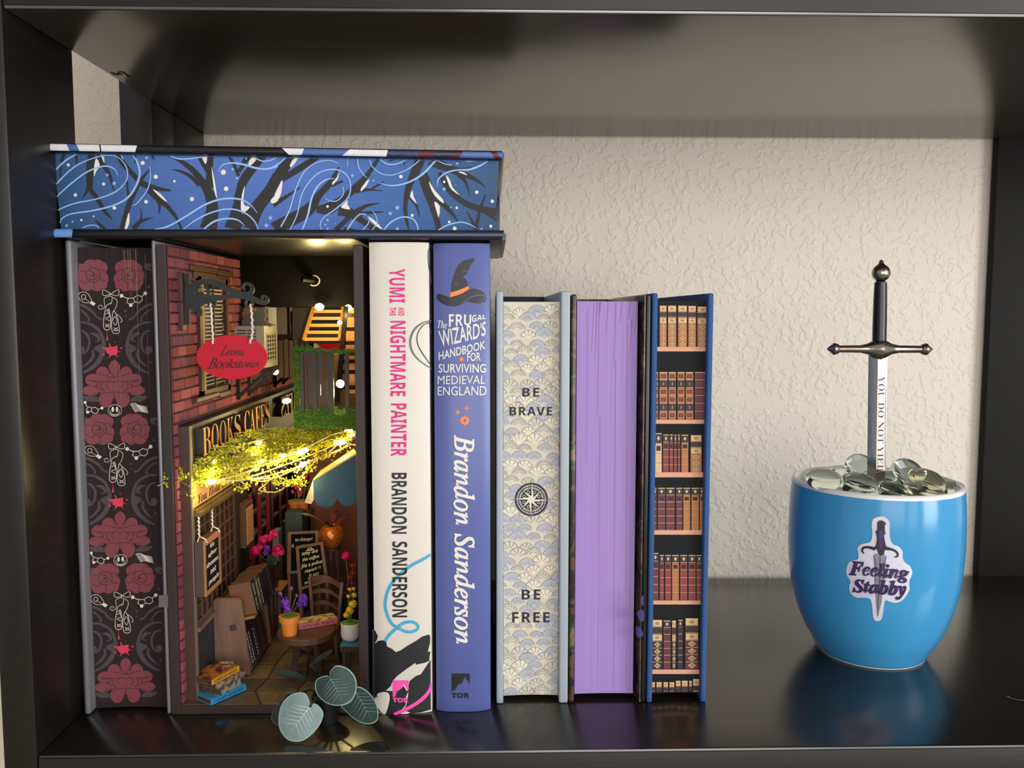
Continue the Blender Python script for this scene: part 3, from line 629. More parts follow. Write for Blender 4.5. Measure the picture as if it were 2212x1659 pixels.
row(ZD, [(676, 702, -57, 'mr'), (708, 768, -57, 'mr'), (772, 840, -57, 'mr'), (848, 898, -57, 'mr'), (902, 958, -57, 'or'), (964, 1024, -57, 'or'), (1028, 1060, -57, 'or')], 265, 'dot', 6, (265, 300), (673, 1060))
row(ZD, [(666, 716, 440, 'mr'), (722, 758, 455, 'rd'), (764, 812, 455, 'rd'), (816, 872, 455, 'or'), (878, 936, 455, 'rd'), (942, 1000, 455, 'rd'), (1004, 1048, 455, 'rd')], 800, 'dot', 6, (802, 832), (660, 1045))
row(ZD, [(666, 745, 950, 'dk', 7, 'dia'), (752, 808, 955, 'mr', 7, 'dot'), (815, 850, 955, 'dk', 7, 'dia'), (862, 900, 950, 'dk', 7, 'dot'), (918, 1020, 938, 'mr', 7, 'dia')], 1325, 'dia', 7, (1328, 1362), (648, 1030))
for i, (x0_, x1_, c_) in enumerate(((650, 690, 'or'), (696, 742, 'rd'), (750, 790, 'or'), (796, 838, 'or'), (844, 886, 'mr'), (890, 940, 'rd'), (945, 972, 'dk'), (976, 1026, 'gd'))): sbook(ZD, x0_, x1_, 1400 + (25 if i in (0, 1, 2, 3) else 14) - (i == 7) * 14, 1496, c_, 2, 'dia')
nm = {'or': 'orange_spine_print', 'rd': 'red_spine_print', 'dk': 'dark_spine_print', 'gd': 'gold_print', 'sf': 'painted_shelf_print', 'ln': 'umber_line_print', 'mr': 'maroon_spine_print'}
for (c_, lev), a_ in arts.items(): a_.build(nm[c_], cols[c_], b, lev, 12)

# ---- horizontal book with painted winter trees ----------------------------------------------------
Yt = .0352
zb0, zb1 = atY(600, 525, Yt).z, atY(600, 497, Yt).z
zt0, zt1 = atY(600, 334, Yt).z, atY(600, 318, Yt).z
zb0 = .2393
navy = mat('navy_jacket', '#20253f', .3, spec=.55, var=.3, scale=30)
bblk = mat('jacket_black', '#17171c', .3, var=.3, scale=40)
xl_, xr_ = atY(112, 505, Yt).x, atY(1090, 512, Yt).x
b = thing('book', 'hardcover lying flat on top, blue page edges painted with bare black trees', 'book', ((xl_ + xr_) / 2, Yt + .07, zb0), 'books on the shelf')
zb1 = zb0 + .0046
D2 = .14
mb = MB().bbox(xl_, xr_, Yt, Yt + D2, zb0, zb1, .0019, 4); mb.build('cover', [bblk], b, smooth=True)
xt0, xt1 = atY(100, 316, Yt).x, atY(1089, 335, Yt).x
zq0 = atY(100, 326, Yt).z - .0003; zq1 = atY(100, 309, Yt).z; zr0 = atY(1089, 344, Yt).z; zr1 = atY(1089, 327, Yt).z
def slab(x0, x1, za0, za1, zc0, zc1, y0, y1, name, m):      # top cover, slightly sloping
    mb = MB().bbox(0, 1, y0, y1, 0, 1, .0019, 4); mb2 = MB().bbox(x0, x1, y0, y1, 0, .0042, .0018, 4)
    mb2.v = [(x, y, z + za0 + (zc0 - za0) * (x - x0) / (x1 - x0)) for x, y, z in mb2.v]
    return mb2.build(name, m, b, smooth=True)
slab(xt0, xt1, zq0, zq1, zr0, zr1, Yt, Yt + D2, 'cover', bblk)
MB().bbox(xl_ + .001, xr_ - .001, Yt + D2 - .0005, Yt + D2 + .004, zb0, zr0 + .001, .001).build('spine', navy, b, smooth=True)
Yk = Yt + .0045
def tree_pages():
    m = bpy.data.materials.new('blue_painted_page_edges'); m.use_nodes = True; nt = m.node_tree; p = nt.nodes['Principled BSDF']
    tc = nt.nodes.new('ShaderNodeTexCoord'); sp = nt.nodes.new('ShaderNodeSeparateXYZ'); nt.links.new(tc.outputs['Object'], sp.inputs[0])
    gx = nt.nodes.new('ShaderNodeMapRange'); gx.inputs[1].default_value = -.11; gx.inputs[2].default_value = .11; nt.links.new(sp.outputs['X'], gx.inputs[0])
    r = nt.nodes.new('ShaderNodeValToRGB'); e = r.color_ramp.elements; e[0].color = lin('#2b5583'); e[1].color = lin('#285480'); e[0].position = .02; e[1].position = .97
    k = e.new(.3); k.color = lin('#4d73bd'); k = e.new(.55); k.color = lin('#5578c8'); k = e.new(.75); k.color = lin('#3a6cb2')
    nt.links.new(gx.outputs[0], r.inputs[0])
    gz = nt.nodes.new('ShaderNodeMapRange'); gz.inputs[1].default_value = .004; gz.inputs[2].default_value = .042; nt.links.new(sp.outputs['Z'], gz.inputs[0])
    mx = nt.nodes.new('ShaderNodeMix'); mx.data_type = 'RGBA'; mx.blend_type = 'MULTIPLY'; mx.inputs[0].default_value = .8
    r2 = nt.nodes.new('ShaderNodeValToRGB'); r2.color_ramp.elements[0].color = (.55, .68, .78, 1); r2.color_ramp.elements[1].color = (1, 1, 1, 1); nt.links.new(gz.outputs[0], r2.inputs[0])
    nt.links.new(r.outputs[0], mx.inputs[6]); nt.links.new(r2.outputs[0], mx.inputs[7])
    mp = nt.nodes.new('ShaderNodeMapping'); mp.inputs['Scale'].default_value = (12, 12, 1400); nt.links.new(tc.outputs['Object'], mp.inputs[0])
    n = nt.nodes.new('ShaderNodeTexNoise'); n.inputs['Scale'].default_value = 1; n.inputs['Detail'].default_value = 3; nt.links.new(mp.outputs[0], n.inputs['Vector'])
    m2 = nt.nodes.new('ShaderNodeMix'); m2.data_type = 'RGBA'; m2.blend_type = 'MULTIPLY'; m2.inputs[0].default_value = .2
    nt.links.new(mx.outputs[2], m2.inputs[6]); nt.links.new(n.outputs['Fac'], m2.inputs[7]); nt.links.new(m2.outputs[2], p.inputs['Base Color'])
    bp = nt.nodes.new('ShaderNodeBump'); bp.inputs['Strength'].default_value = .4; bp.inputs['Distance'].default_value = .0002; nt.links.new(n.outputs['Fac'], bp.inputs['Height']); nt.links.new(bp.outputs[0], p.inputs['Normal'])
    p.inputs['Roughness'].default_value = .55; return m
bxl, bxr = atY(119, 420, Yk).x, atY(1078, 420, Yk).x
zl = atY(119, 331, Yk).z; zr = atY(1078, 347, Yk).z; z_b = zb1 - .0002
n = 24; vs = []
for i in range(n + 1):
    tt = i / n; x = bxl + (bxr - bxl) * tt; vs.append((x, Yk, z_b, zl + (zr - zl) * tt))
# right end is the concave fore edge seen from its side, left end bulges a little
prof = []
for i in range(9): q = i / 8; prof.append((bxr - .0022 * math.sin(math.pi * min(1, q * 1.0)) , z_b + (zr - z_b) * q))
left = []
for i in range(9): q = i / 8; left.append((bxl + .0022 * (1 - q) , z_b + (zl - z_b) * q))
outline = prof + left[::-1]
MB().prism(outline, lambda x, z: Vector((x, Yk, z)), lambda x, z: Vector((x, Yt + D2 - .001, z))).build('page_block', tree_pages(), b)
sf = surfY(Yk)
# jacket colours on the front edges of the two covers
wh2 = mat('jacket_white', '#e6e4ea', .5); bl2 = mat('jacket_mid_blue', '#4a67a8', .35); lb2 = mat('jacket_light_blue', '#6f9be0', .35); rd2 = mat('jacket_dark_red', '#5a1526', .4)
def edge_fx(zc, slope=0.0):
    def f(px, py, lift=1):
        p = atY(px, py, Yt); zc_ = zc(p.x); h = .0022; q = max(-.999, min(.999, (p.z - zc_) / h)); y = Yt + .0019 * (1 - math.sqrt(max(0, 1 - max(0, (abs(q) - .12) / .88) ** 2)))
        p = atY(px, py, y); return p - (p - CAM).normalized() * (LIFT * (lift + 3.5))
    return f
ztc = lambda x: zq0 + (zr0 - zq0) * (x - xt0) / (xt1 - xt0) + .0021
ef = edge_fx(ztc)
def strip(pts, m, nm_, e=ef):
    t = Art(e); t.poly(pts); return t.build(nm_, m, b, 1, 4)
def ty(x): return 309.5 + (x - 100) * (327.5 - 309.5) / 989   # top edge in the photo
def band(xa0, xa1, xb0, xb1, m, nm_, o0=1.2, o1=15.4): strip([(xa0, ty(xa0) + o0), (xa1, ty(xa1) + o0), (xb1, ty(xb1) + o1), (xb0, ty(xb0) + o1)], m, nm_)
band(102, 144, 106, 150, wh2, 'jacket_stripe'); band(144, 165, 150, 172, bl2, 'jacket_stripe'); band(165, 214, 172, 216, wh2, 'jacket_stripe'); band(217, 296, 219, 292, wh2, 'jacket_stripe')
band(609, 657, 624, 651, wh2, 'jacket_stripe'); band(657, 755, 651, 739, bl2, 'jacket_stripe'); band(755, 838, 739, 834, wh2, 'jacket_stripe'); band(838, 905, 834, 903, mat('jacket_navy_mid', '#26355f', .35), 'jacket_stripe')
band(905, 937, 903, 935, rd2, 'jacket_stripe'); band(937, 990, 935, 968, navy, 'jacket_stripe'); band(990, 1000, 968, 992, rd2, 'jacket_stripe'); band(1000, 1060, 992, 1068, bl2, 'jacket_stripe'); band(1060, 1072, 1068, 1083, rd2, 'jacket_stripe'); band(1072, 1087, 1083, 1088, bl2, 'jacket_stripe')
ef2 = edge_fx(lambda x: (zb0 + zb1) / 2)
zy = lambda z, x: None
yb_top = 494.5; t = Art(ef2)
def py_of(z, x):      # photo row of a height on the lower cover's front face
    d = Vector((x, Yt, z)) - CAM; return H_PX / 2 - F_PX * d.dot(UPV) / d.dot(FWD)
p1, p0 = py_of(zb1 - .0001, -.2), py_of(zb0 + .0001, -.2)
strip([(112, p1), (157, p1), (155, p0), (113, p0)], lb2, 'jacket_stripe', ef2)
p1, p0 = py_of(zb1 - .0001, 0), py_of(zb0 + .0001, 0)
strip([(700, p1), (1089, p1 + 1), (1089, p0), (700, p0)], navy, 'jacket_stripe', ef2)
# trees, snow, wind
Z4 = lambda x, y: (90 + x / 4.337, 290 + y / 4.337)
Z5 = lambda x, y: (590 + x / 4.254, 290 + y / 4.254)
yt_ = lambda px: 332 + (px - 119) * 16 / 959; TR = Art(sf); SN = Art(sf); WD = Art(sf); ST_ = Art(sf)
def clipy(p, w_=0): return (min(max(p[0], 121 + max(0, (p[1] - 400)) * .09), 1074), min(max(p[1], yt_(p[0]) + .6 + w_), 497.6 - w_))
def L(A_, T, pts, w, sc=4.3):
    ww = w if isinstance(w, (list, tuple)) else [w] * len(pts); A_.line([T(*p) for p in pts], [q / sc for q in ww])
for T, items in ((Z4, [
    ([(470, 165), (455, 300), (450, 440), (460, 520), (520, 600), (590, 720), (665, 800)], [60, 72, 60, 40, 40, 34, 6]), ([(440, 470), (420, 540), (375, 605)], [40, 26, 5]),
    ([(540, 170), (560, 260), (620, 350), (655, 440), (675, 530)], [40, 50, 36, 26, 4]), ([(215, 165), (185, 270), (172, 410)], [34, 24, 5]), ([(315, 168), (328, 240), (325, 300)], [30, 20, 5]),
    ([(700, 170), (760, 270), (860, 380), (960, 470), (1090, 510), (1205, 525)], [34, 50, 44, 56, 40, 18]), ([(870, 170), (878, 220), (868, 280)], [24, 16, 4]), ([(1000, 175), (1040, 205), (1050, 250)], [26, 20, 4]),
    ([(1015, 325), (930, 430), (860, 560), (810, 680), (760, 890)], [8, 32, 46, 48, 66]), ([(800, 440), (805, 520), (820, 590)], [16, 20, 30]),
    ([(990, 510), (1080, 590), (1180, 680), (1260, 780), (1310, 888)], [50, 60, 40, 30, 18]), ([(1085, 600), (1105, 670), (1098, 750)], [50, 26, 5]),
    ([(1190, 195), (1300, 250), (1420, 340), (1500, 440), (1570, 560), (1600, 700), (1560, 890)], [5, 36, 52, 66, 90, 110, 160]), ([(1220, 330), (1310, 350), (1400, 400), (1480, 480)], [5, 24, 34, 40]),
    ([(1460, 180), (1520, 280), (1580, 360)], [30, 50, 60]), ([(1590, 180), (1575, 300), (1580, 500)], [50, 60, 90]),
    ([(500, 805), (550, 850), (590, 888)], [8, 26, 30]), ([(860, 888), (930, 815), (1045, 780)], [50, 34, 5]), ([(925, 700), (935, 760), (920, 820)], [4, 12, 20]),
    ([(2080, 195), (1990, 300), (1900, 420), (1850, 560), (1830, 700), (1790, 888)], [66, 80, 84, 76, 90, 160]), ([(1745, 190), (1800, 280), (1845, 390)], [20, 30, 30]),
    ([(1950, 190), (1900, 260), (1850, 350)], [60, 50, 30]), ([(2212, 380), (2130, 540), (2010, 700), (1900, 888)], [90, 110, 130, 220])]),
    (Z5, [
    ([(185, 200), (110, 290), (40, 400), (-40, 520)], [110, 100, 100, 90]), ([(420, 200), (280, 290), (120, 390), (20, 450)], [50, 60, 56, 40]), ([(255, 483), (140, 560), (0, 650)], [6, 28, 50]),
    ([(0, 870), (160, 790), (330, 690), (420, 560), (530, 440), (605, 300)], [120, 120, 110, 66, 56, 10]), ([(400, 690), (520, 680), (640, 590), (760, 490), (870, 370), (970, 220)], [60, 110, 60, 70, 44, 30]), ([(540, 470), (640, 430)], [30, 22]),
    ([(760, 520), (880, 510), (1010, 522)], [50, 22, 5]), ([(900, 505), (960, 470), (1015, 435)], [16, 20, 8]), ([(600, 700), (700, 720), (800, 780), (900, 850), (1000, 888)], [90, 90, 60, 50, 20]), ([(740, 730), (850, 660), (980, 632)], [60, 30, 8]), ([(800, 730), (900, 720), (1015, 712)], [40, 26, 8]), ([(700, 760), (640, 820), (570, 885)], [50, 44, 50]),
    ([(1355, 225), (1300, 360), (1240, 500), (1215, 650), (1225, 780), (1250, 880)], [90, 80, 54, 40, 30, 8]), ([(1240, 560), (1310, 640), (1348, 770)], [40, 26, 4]), ([(1370, 360), (1420, 500), (1460, 650), (1500, 780), (1530, 890)], [90, 100, 60, 50, 60]),
    ([(1470, 560), (1560, 640), (1640, 720), (1700, 805)], [50, 50, 34, 6]), ([(1440, 230), (1560, 290), (1700, 330), (1830, 300)], [110, 80, 50, 5]), ([(1560, 300), (1700, 350), (1850, 410), (1955, 488)], [40, 60, 36, 5]), ([(1700, 370), (1770, 440), (1808, 568)], [40, 26, 4]),
    ([(1530, 350), (1600, 480), (1700, 590), (1850, 670), (2055, 720)], [30, 60, 50, 56, 70]), ([(1900, 690), (2000, 750), (2055, 790)], [30, 26, 16]), ([(1950, 560), (1900, 700), (1860, 880)], [14, 28, 30]), ([(1785, 715), (1830, 800), (1860, 870)], [8, 22, 30]), ([(1200, 240), (1208, 290)], [20, 4]), ([(1120, 215), (1065, 245)], [40, 14]), ([(1680, 228), (1730, 265)], [24, 4]), ([(650, 870), (760, 880)], [40, 8])])):
    for pts, w in items: L(TR, T, pts, w)
TR.v = [clipy(p) for p in TR.v]; TR.build('tree_print', mat('paint_tree_black', '#22201f', .6), b, 1.5)
def sp(T, *pts): SN.poly([T(*p) for p in pts], 2)
sp(Z4, (512, 225), (545, 290), (510, 350), (490, 395), (492, 300)); sp(Z4, (550, 172), (580, 200), (588, 272), (565, 225)); sp(Z4, (740, 175), (765, 235), (750, 220)); sp(Z4, (1040, 515), (1110, 555), (1180, 640), (1110, 590))
sp(Z4, (820, 730), (822, 830), (795, 890), (778, 888), (795, 800)); sp(Z4, (1590, 300), (1620, 430), (1645, 605), (1615, 520)); sp(Z4, (1490, 185), (1550, 190), (1538, 280), (1510, 240)); sp(Z4, (1980, 200), (2010, 240), (1945, 300), (1940, 260))
sp(Z4, (1905, 480), (1890, 600), (1900, 670), (1955, 680), (1885, 740), (1865, 690), (1875, 570)); sp(Z4, (2212, 540), (2215, 620), (2160, 650), (2145, 620), (2180, 580))
sp(Z5, (85, 420), (75, 540), (40, 610), (0, 625), (20, 540), (55, 470)); sp(Z5, (200, 205), (235, 205), (205, 260), (165, 305), (155, 280)); sp(Z5, (610, 330), (595, 410), (548, 465), (545, 440), (590, 390)); sp(Z5, (885, 410), (860, 470), (810, 525), (808, 500), (850, 440))
sp(Z5, (690, 605), (680, 640), (710, 690), (640, 680), (628, 660)); sp(Z5, (865, 755), (930, 790), (1008, 875), (940, 840)); sp(Z5, (1280, 515), (1290, 570), (1322, 640), (1270, 590), (1258, 565)); sp(Z5, (1435, 430), (1480, 510), (1560, 600), (1562, 635), (1490, 570), (1445, 490))
sp(Z5, (1480, 620), (1532, 660), (1522, 765), (1500, 700)); sp(Z5, (1590, 375), (1625, 420), (1650, 490), (1715, 560), (1640, 510), (1605, 440)); sp(Z5, (1700, 345), (1750, 348), (1785, 378), (1740, 362))
for T, ds in ((Z4, [(249, 288, 14), (316, 569, 16), (580, 466, 15), (946, 269, 19), (1069, 398, 20), (1244, 440, 12), (978, 633, 17), (681, 690, 17), (1408, 607, 20), (1702, 356, 24), (1728, 510, 22), (1829, 412, 8), (372, 804, 11), (487, 769, 8)]),
              (Z5, [(1174, 389, 17), (1278, 745, 14), (1871, 533, 16), (2014, 616, 16), (1687, 676, 12), (1618, 806, 12), (1668, 882, 18), (2000, 845, 14), (500, 664, 12), (1572, 438, 12)])):
    for x, y, r_ in ds: SN.disc(*clipy(T(x, y), r_ / 4.3), r_ / 4.3)
SN.v = [clipy(p) for p in SN.v]; SN.build('snow_print', mat('paint_snow_white', '#e9e2dc', .6), b, 3)
for T, ss in ((Z4, [(614, 383, 20), (679, 460, 26), (982, 221, 22), (234, 856, 18), (288, 820, 14), (1790, 328, 20), (1915, 222, 14), (2143, 783, 26), (2105, 855, 26)]), (Z5, [(728, 382, 22), (922, 426, 14), (1141, 675, 28), (1076, 728, 24), (1570, 505, 24), (1692, 269, 18), (500, 789, 18), (480, 832, 14), (500, 878, 18), (1141, 876, 22), (571, 822, 8), (1632, 671, 12), (1915, 870, 14), (1678, 467, 8)])):
    for x, y, r_ in ss: p = clipy(T(x, y), 3); ST_.star(p[0], p[1], r_ / 4.3)
for T, ws in ((Z4, [
    ([(128, 335), (220, 250), (340, 175)], 17), ([(132, 470), (300, 310), (480, 225), (640, 195), (740, 235), (800, 330), (790, 440), (690, 540), (520, 605), (300, 650), (150, 710)], [14, 13, 10, 12, 8, 12, 10, 13, 12, 12, 12]),
    ([(138, 585), (290, 450), (440, 345), (590, 298), (680, 325), (714, 388)], [12, 14, 14, 14, 10, 5]), ([(850, 195), (900, 270), (915, 400), (830, 570), (690, 660), (480, 715), (280, 745), (190, 790), (172, 835)], [10, 18, 20, 20, 16, 14, 12, 10, 6]),
    ([(1010, 295), (1020, 400), (990, 520), (900, 640), (850, 670)], [5, 10, 11, 10, 4]), ([(380, 878), (440, 855), (510, 855), (535, 880)], 9), ([(1190, 190), (1270, 228), (1380, 230), (1540, 205), (1600, 190)], [8, 13, 14, 14, 10]),
    ([(1060, 888), (1180, 865), (1350, 770), (1530, 660), (1700, 605), (1860, 610), (1960, 665), (2020, 740)], [8, 16, 18, 18, 18, 16, 10, 4]), ([(1330, 888), (1450, 800), (1600, 730), (1760, 700), (1900, 735), (1990, 810), (2028, 888)], [8, 14, 14, 14, 14, 12, 8]),
    ([(1520, 888), (1620, 815), (1740, 790), (1840, 805), (1905, 860)], [16, 18, 16, 12, 4]), ([(1660, 360), (1680, 300), (1760, 270), (1880, 280), (2000, 315), (2110, 325), (2212, 300)], [5, 10, 14, 18, 18, 18, 16]), ([(1990, 215), (2060, 250), (2140, 245), (2212, 210)], 12)]),
    (Z5, [([(70, 850), (150, 700), (210, 500), (290, 340), (400, 260), (520, 240), (600, 268)], [14, 13, 13, 12, 11, 9, 5]), ([(150, 885), (220, 740), (260, 560), (330, 440), (430, 350), (560, 322), (660, 360), (710, 450), (690, 580), (570, 690), (470, 760), (432, 830), (450, 885)], [8, 10, 12, 12, 12, 12, 11, 11, 12, 12, 10, 9, 8]),
    ([(265, 885), (320, 740), (350, 600), (400, 490), (480, 420), (560, 405)], [14, 18, 18, 18, 14, 6]), ([(640, 480), (645, 550), (590, 610), (520, 612), (470, 585)], [8, 9, 9, 9, 4]), ([(775, 210), (785, 300), (830, 370), (865, 400)], [10, 11, 9, 4]),
    ([(885, 215), (905, 290), (990, 360), (1090, 375), (1220, 330), (1310, 270), (1360, 222)], [9, 9, 9, 9, 10, 10, 9]), ([(975, 222), (1050, 275), (1150, 268), (1240, 222)], 12), ([(970, 445), (1080, 472), (1220, 450), (1370, 370), (1500, 232)], [5, 12, 16, 20, 20]),
    ([(680, 880), (740, 790), (800, 735), (860, 740)], [14, 14, 12, 10]), ([(815, 888), (875, 820), (880, 770)], [10, 10, 5]), ([(905, 888), (955, 810), (940, 740), (912, 705)], [8, 9, 8, 4]), ([(1010, 888), (1080, 810), (1180, 762), (1280, 775), (1325, 840), (1330, 890)], [14, 14, 14, 14, 12, 10]),
    ([(1510, 890), (1590, 840), (1720, 808), (1810, 830), (1865, 862)], [14, 14, 12, 10, 4]), ([(1510, 480), (1515, 420), (1580, 360), (1680, 330), (1800, 325), (1900, 290), (1975, 245)], [5, 12, 14, 14, 18, 18, 10]), ([(1500, 235), (1570, 270), (1640, 285)], 9), ([(0, 300), (60, 265), (125, 205)], 14), ([(685, 235), (685, 295)], 6), ([(1730, 232), (1800, 248), (1880, 238)], 10)])):
    for pts, w in ws: L(WD, T, pts, w)
WD.v = [clipy(p) for p in WD.v]; WD.build('wind_print', mat('paint_wind_blue', '#94bcf0', .6), b, 4); ST_.v = [clipy(p) for p in ST_.v]; ST_.build('star_print', mat('paint_star_blue', '#86b6ee', .6), b, 5)
# jacket lip hanging under the fore edge at the right
MB().prism([(xr_ - .0006, zb0 + .004), (xr_ + .0008, zb0 + .0022), (xr_ + .0006, zb0 - .0004), (xr_ - .0012, zb0 - .0002)], lambda x, z: Vector((x, Yt - .0002, z)), lambda x, z: Vector((x, Yt + D2 - .01, z))).build('jacket_lip', navy, b)

# ------------------------------------------------------------------ mug, sword, glass gems
MX, MY, MH = .22904, .11509, .10484
mugm = mat('blue_glaze', '#3f95c8', .16, spec=.4, var=.03, scale=60); mugw = mat('white_glaze', '#e8e4e2', .15, var=.02, scale=100)
mug = thing('mug', 'blue glazed cup with white rim holding glass gems and a small sword', 'mug', (MX, MY, 0))
outer = smooth_pts([(.0290, .0), (.0308, .0010), (.0343, .0075), (.0388, .0155), (.0430, .026), (.0462, .038), (.0483, .052), (.0491, .068), (.0489, .084), (.0483, .096), (.0477, .1022)], 5)
MB().lathe([(.0, .0015), (.027, .0015), (.0285, .0)] + outer, (MX, MY, 0), 96).build('body', mugm, mug, smooth=True)
MB().lathe([(.0477, .1020), (.0477, .1034), (.0470, .1044), (.0460, .1048), (.0450, .1044), (.0443, .1032), (.0442, .1), (.0442, .06), (.040, .03), (.02, .02), (.0, .02)], (MX, MY, 0), 96).build('lining', mugw, mug, smooth=True)
MB().lathe([(.0286, .0), (.0303, .0002), (.0309, .0010), (.0306, .0013)], (MX, MY, 0), 96).build('foot_ring', mugw, mug, smooth=True)
def mug_surf(px, py, lift=1):
    d = ray(px, py).normalized(); t = .40
    def rad(z):
        for (r0, z0), (r1, z1) in zip(outer, outer[1:]):
            if z0 <= z <= z1: return r0 + (r1 - r0) * (z - z0) / ((z1 - z0) or 1)
        return .0477
    lo = t
    while lo < .6:
        p = CAM + d * lo
        if math.hypot(p.x - MX, p.y - MY) < rad(p.z) + LIFT * (lift * 1.6 + 1.2): break
        lo += .002
    hi = lo; lo -= .002
    for _ in range(12):
        m_ = (lo + hi) / 2; p = CAM + d * m_
        if math.hypot(p.x - MX, p.y - MY) < rad(p.z) + LIFT * (lift * 1.6 + 1.2): hi = m_
        else: lo = m_
    return CAM + d * hi
TM = lambda x, y: (1690 + x / 3.319, 1000 + y / 3.319)
def mart(): return Art(mug_surf, TM)
stk = mart(); stk.poly([(705, 384), (745, 395), (768, 430), (768, 500), (775, 550), (795, 585), (835, 600), (862, 635), (862, 680), (880, 715), (915, 740), (932, 790), (910, 850), (912, 905), (890, 950), (860, 985), (820, 1003), (770, 995), (740, 985), (728, 1030), (715, 1110), (695, 1133), (665, 1130), (650, 1100), (642, 1020), (630, 978), (590, 965), (530, 965), (490, 935), (478, 890), (488, 850), (460, 800), (465, 740), (490, 705), (540, 690), (545, 650), (538, 615), (560, 585), (600, 575), (635, 560), (645, 500), (640, 440), (655, 400)], 3)
so = stk.build('sticker', mat('sticker_white', '#dcd9ea', .45), mug, 1, 3)
bld = mat('sticker_blade_grey', '#8d8b9a', .4); dk_ = mat('sticker_black', '#26222c', .4); pur = mat('sticker_purple', '#43256f', .4)
t = mart(); t.poly([(652, 660), (672, 648), (700, 665), (725, 650), (746, 672), (738, 740), (728, 880), (712, 980), (684, 1108), (672, 980), (662, 880), (660, 740)]); t.build('blade_print', bld, so, 2, 3)
t = mart(); t.line([(684, 1106), (688, 960), (700, 800), (700, 670)], [1, 4, 4, 4]); t.line([(672, 985), (684, 1106), (710, 985)], [2, 3, 2], sm=0); t.line([(655, 665), (668, 720), (665, 860)], 3); t.line([(745, 675), (732, 740), (728, 860)], 3)
t.poly([(680, 430), (692, 414), (715, 412), (728, 420), (745, 432), (735, 450), (736, 485), (740, 510), (728, 520), (735, 560), (742, 590), (762, 612), (735, 625), (728, 655), (704, 668), (690, 655), (680, 622), (655, 612), (672, 590), (678, 555), (676, 520), (668, 492), (680, 480), (682, 452)])
t.line([(668, 618), (620, 605), (585, 608), (572, 628), (585, 650)], [26, 18, 16, 14, 8]); t.line([(740, 612), (790, 622), (822, 642), (826, 668), (805, 676)], [26, 18, 16, 14, 8]); t.build('hilt_print', dk_, so, 3, 3)
t = mart(); t.poly([(690, 490), (715, 480), (726, 520), (712, 560), (722, 590), (705, 620), (690, 590), (696, 555), (684, 520)]); t.build('grip_print', pur, so, 4, 3)
for g, m_, l_ in ((.028, dk_, 5), (-.004, pur, 6)):
    t = mart(); e = 4 if g > .02 else 0
    t.text('Feeling', [(484 - e, 700 - e), (908 + e, 742 - e), (905 + e, 862 + e), (480 - e, 830 + e)], 'bi', g); t.text('Stabby', [(505 - e, 835 - e), (888 + e, 850 - e), (885 + e, 985 + e), (505 - e, 948 + e)], 'bi', g); t.build('lettering_print', m_, so, l_, 3)

steel = mat('polished_steel', '#c9c2b8', .16, metal=1.0, var=.06, scale=200); dsteel = mat('dark_nickel', '#a39b90', .2, metal=1.0, var=.1, scale=200)
sw = thing('sword', 'miniature steel longsword with black grip standing point-down in the mug', 'sword', (.2290, MY, .105))
U = lambda px, py: atY(px, py, MY)
def S3(x, y): return (1690 + x / 2.963, 550 + y / 2.963)
bt, bb = U(*S3(612, 640)), U(*S3(603, 1450)); wv = (U(*S3(667, 700)) - U(*S3(556, 700))).length / 2
bb = bb + Vector((0, 0, -.02)); ax = (bb - bt).normalized()
wd, nd = Vector((.93, -.3676, 0)), Vector((-.3676, -.93, 0))      # blade turned a little towards the camera side
def ring4(p, w_, th): return [p - wd * w_, p + nd * th, p + wd * w_, p - nd * th]
vs = ring4(bt, wv, .0019) + ring4(bb, wv * .93, .0018)
bo = MB().add(vs, [(0, 1, 5, 4), (1, 2, 6, 5), (2, 3, 7, 6), (3, 0, 4, 7), (0, 3, 2, 1), (4, 5, 6, 7)]).build('blade', steel, sw)
def blade_r(px, py, lift=1):      # the bevels of the blade
    d = ray(px, py); A_ = Vector((bt.x, bt.y, 0)); k = 0
    for _ in range(5):
        u = ((A_ - CAM).dot(nd) + .0019 * (1 - min(1, abs(k))) + .0001) / d.dot(nd); p = CAM + d * u
        f_ = (bt.z - p.z) / (bt.z - bb.z); A_ = Vector((bt.x + (bb.x - bt.x) * f_, bt.y + (bb.y - bt.y) * f_, 0)); k = (Vector((p.x, p.y, 0)) - A_).dot(wd) / (wv * (1 - .07 * f_))
    return p
t = Art(blade_r, S3); t.text('YOU DO NOT YIEL', [(657, 780), (645, 1385), (608, 1385), (614, 780)], 'b', -.006); t.build('lettering_engraved', mat('engraving_brown', '#5d4138', .6), sw, 1)
t = Art(blade_r, S3); t.line([(664, 840), (659, 1040), (657, 1360)], [3, 4, 3]); t.build('fuller_line', mat('engraving_brown', '#5d4138', .6), sw, 1)
p0, p1 = U(*S3(620, 558)), U(*S3(629, 178)); gr = (U(*S3(663, 500)) - U(*S3(578, 500))).length / 2
MB().tube([p0 + (p1 - p0) * q for q in (0, .3, .6, .85, 1)], [gr, gr * 1.0, gr * .97, gr * .93, gr * .88], 20).build('grip', mat('black_grip', '#141316', .3, var=.2), sw, smooth=True)
pc = U(*S3(631, 118)); pr_ = .0052
mbp = MB().ball(pc, pr_, n=24, m=14); mbp.lathe([(.0022, -.0085), (.0027, -.0075), (.0024, -.0060), (.0030, -.0048)], pc, 16); mbp.lathe([(.003, .0042), (.0017, .0052), (.0012, .0062), (.0016, .0066), (.0004, .0076), (0, .0078)], pc, 16)
mbp.build('pommel', dsteel, sw, smooth=True)
g0, g1, gc = U(*S3(352, 604)), U(*S3(896, 606)), U(*S3(620, 604))
pts = [g0, g0.lerp(gc, .55), g0.lerp(gc, .72), g0.lerp(gc, .88), gc, gc.lerp(g1, .12), gc.lerp(g1, .28), gc.lerp(g1, .45), g1]
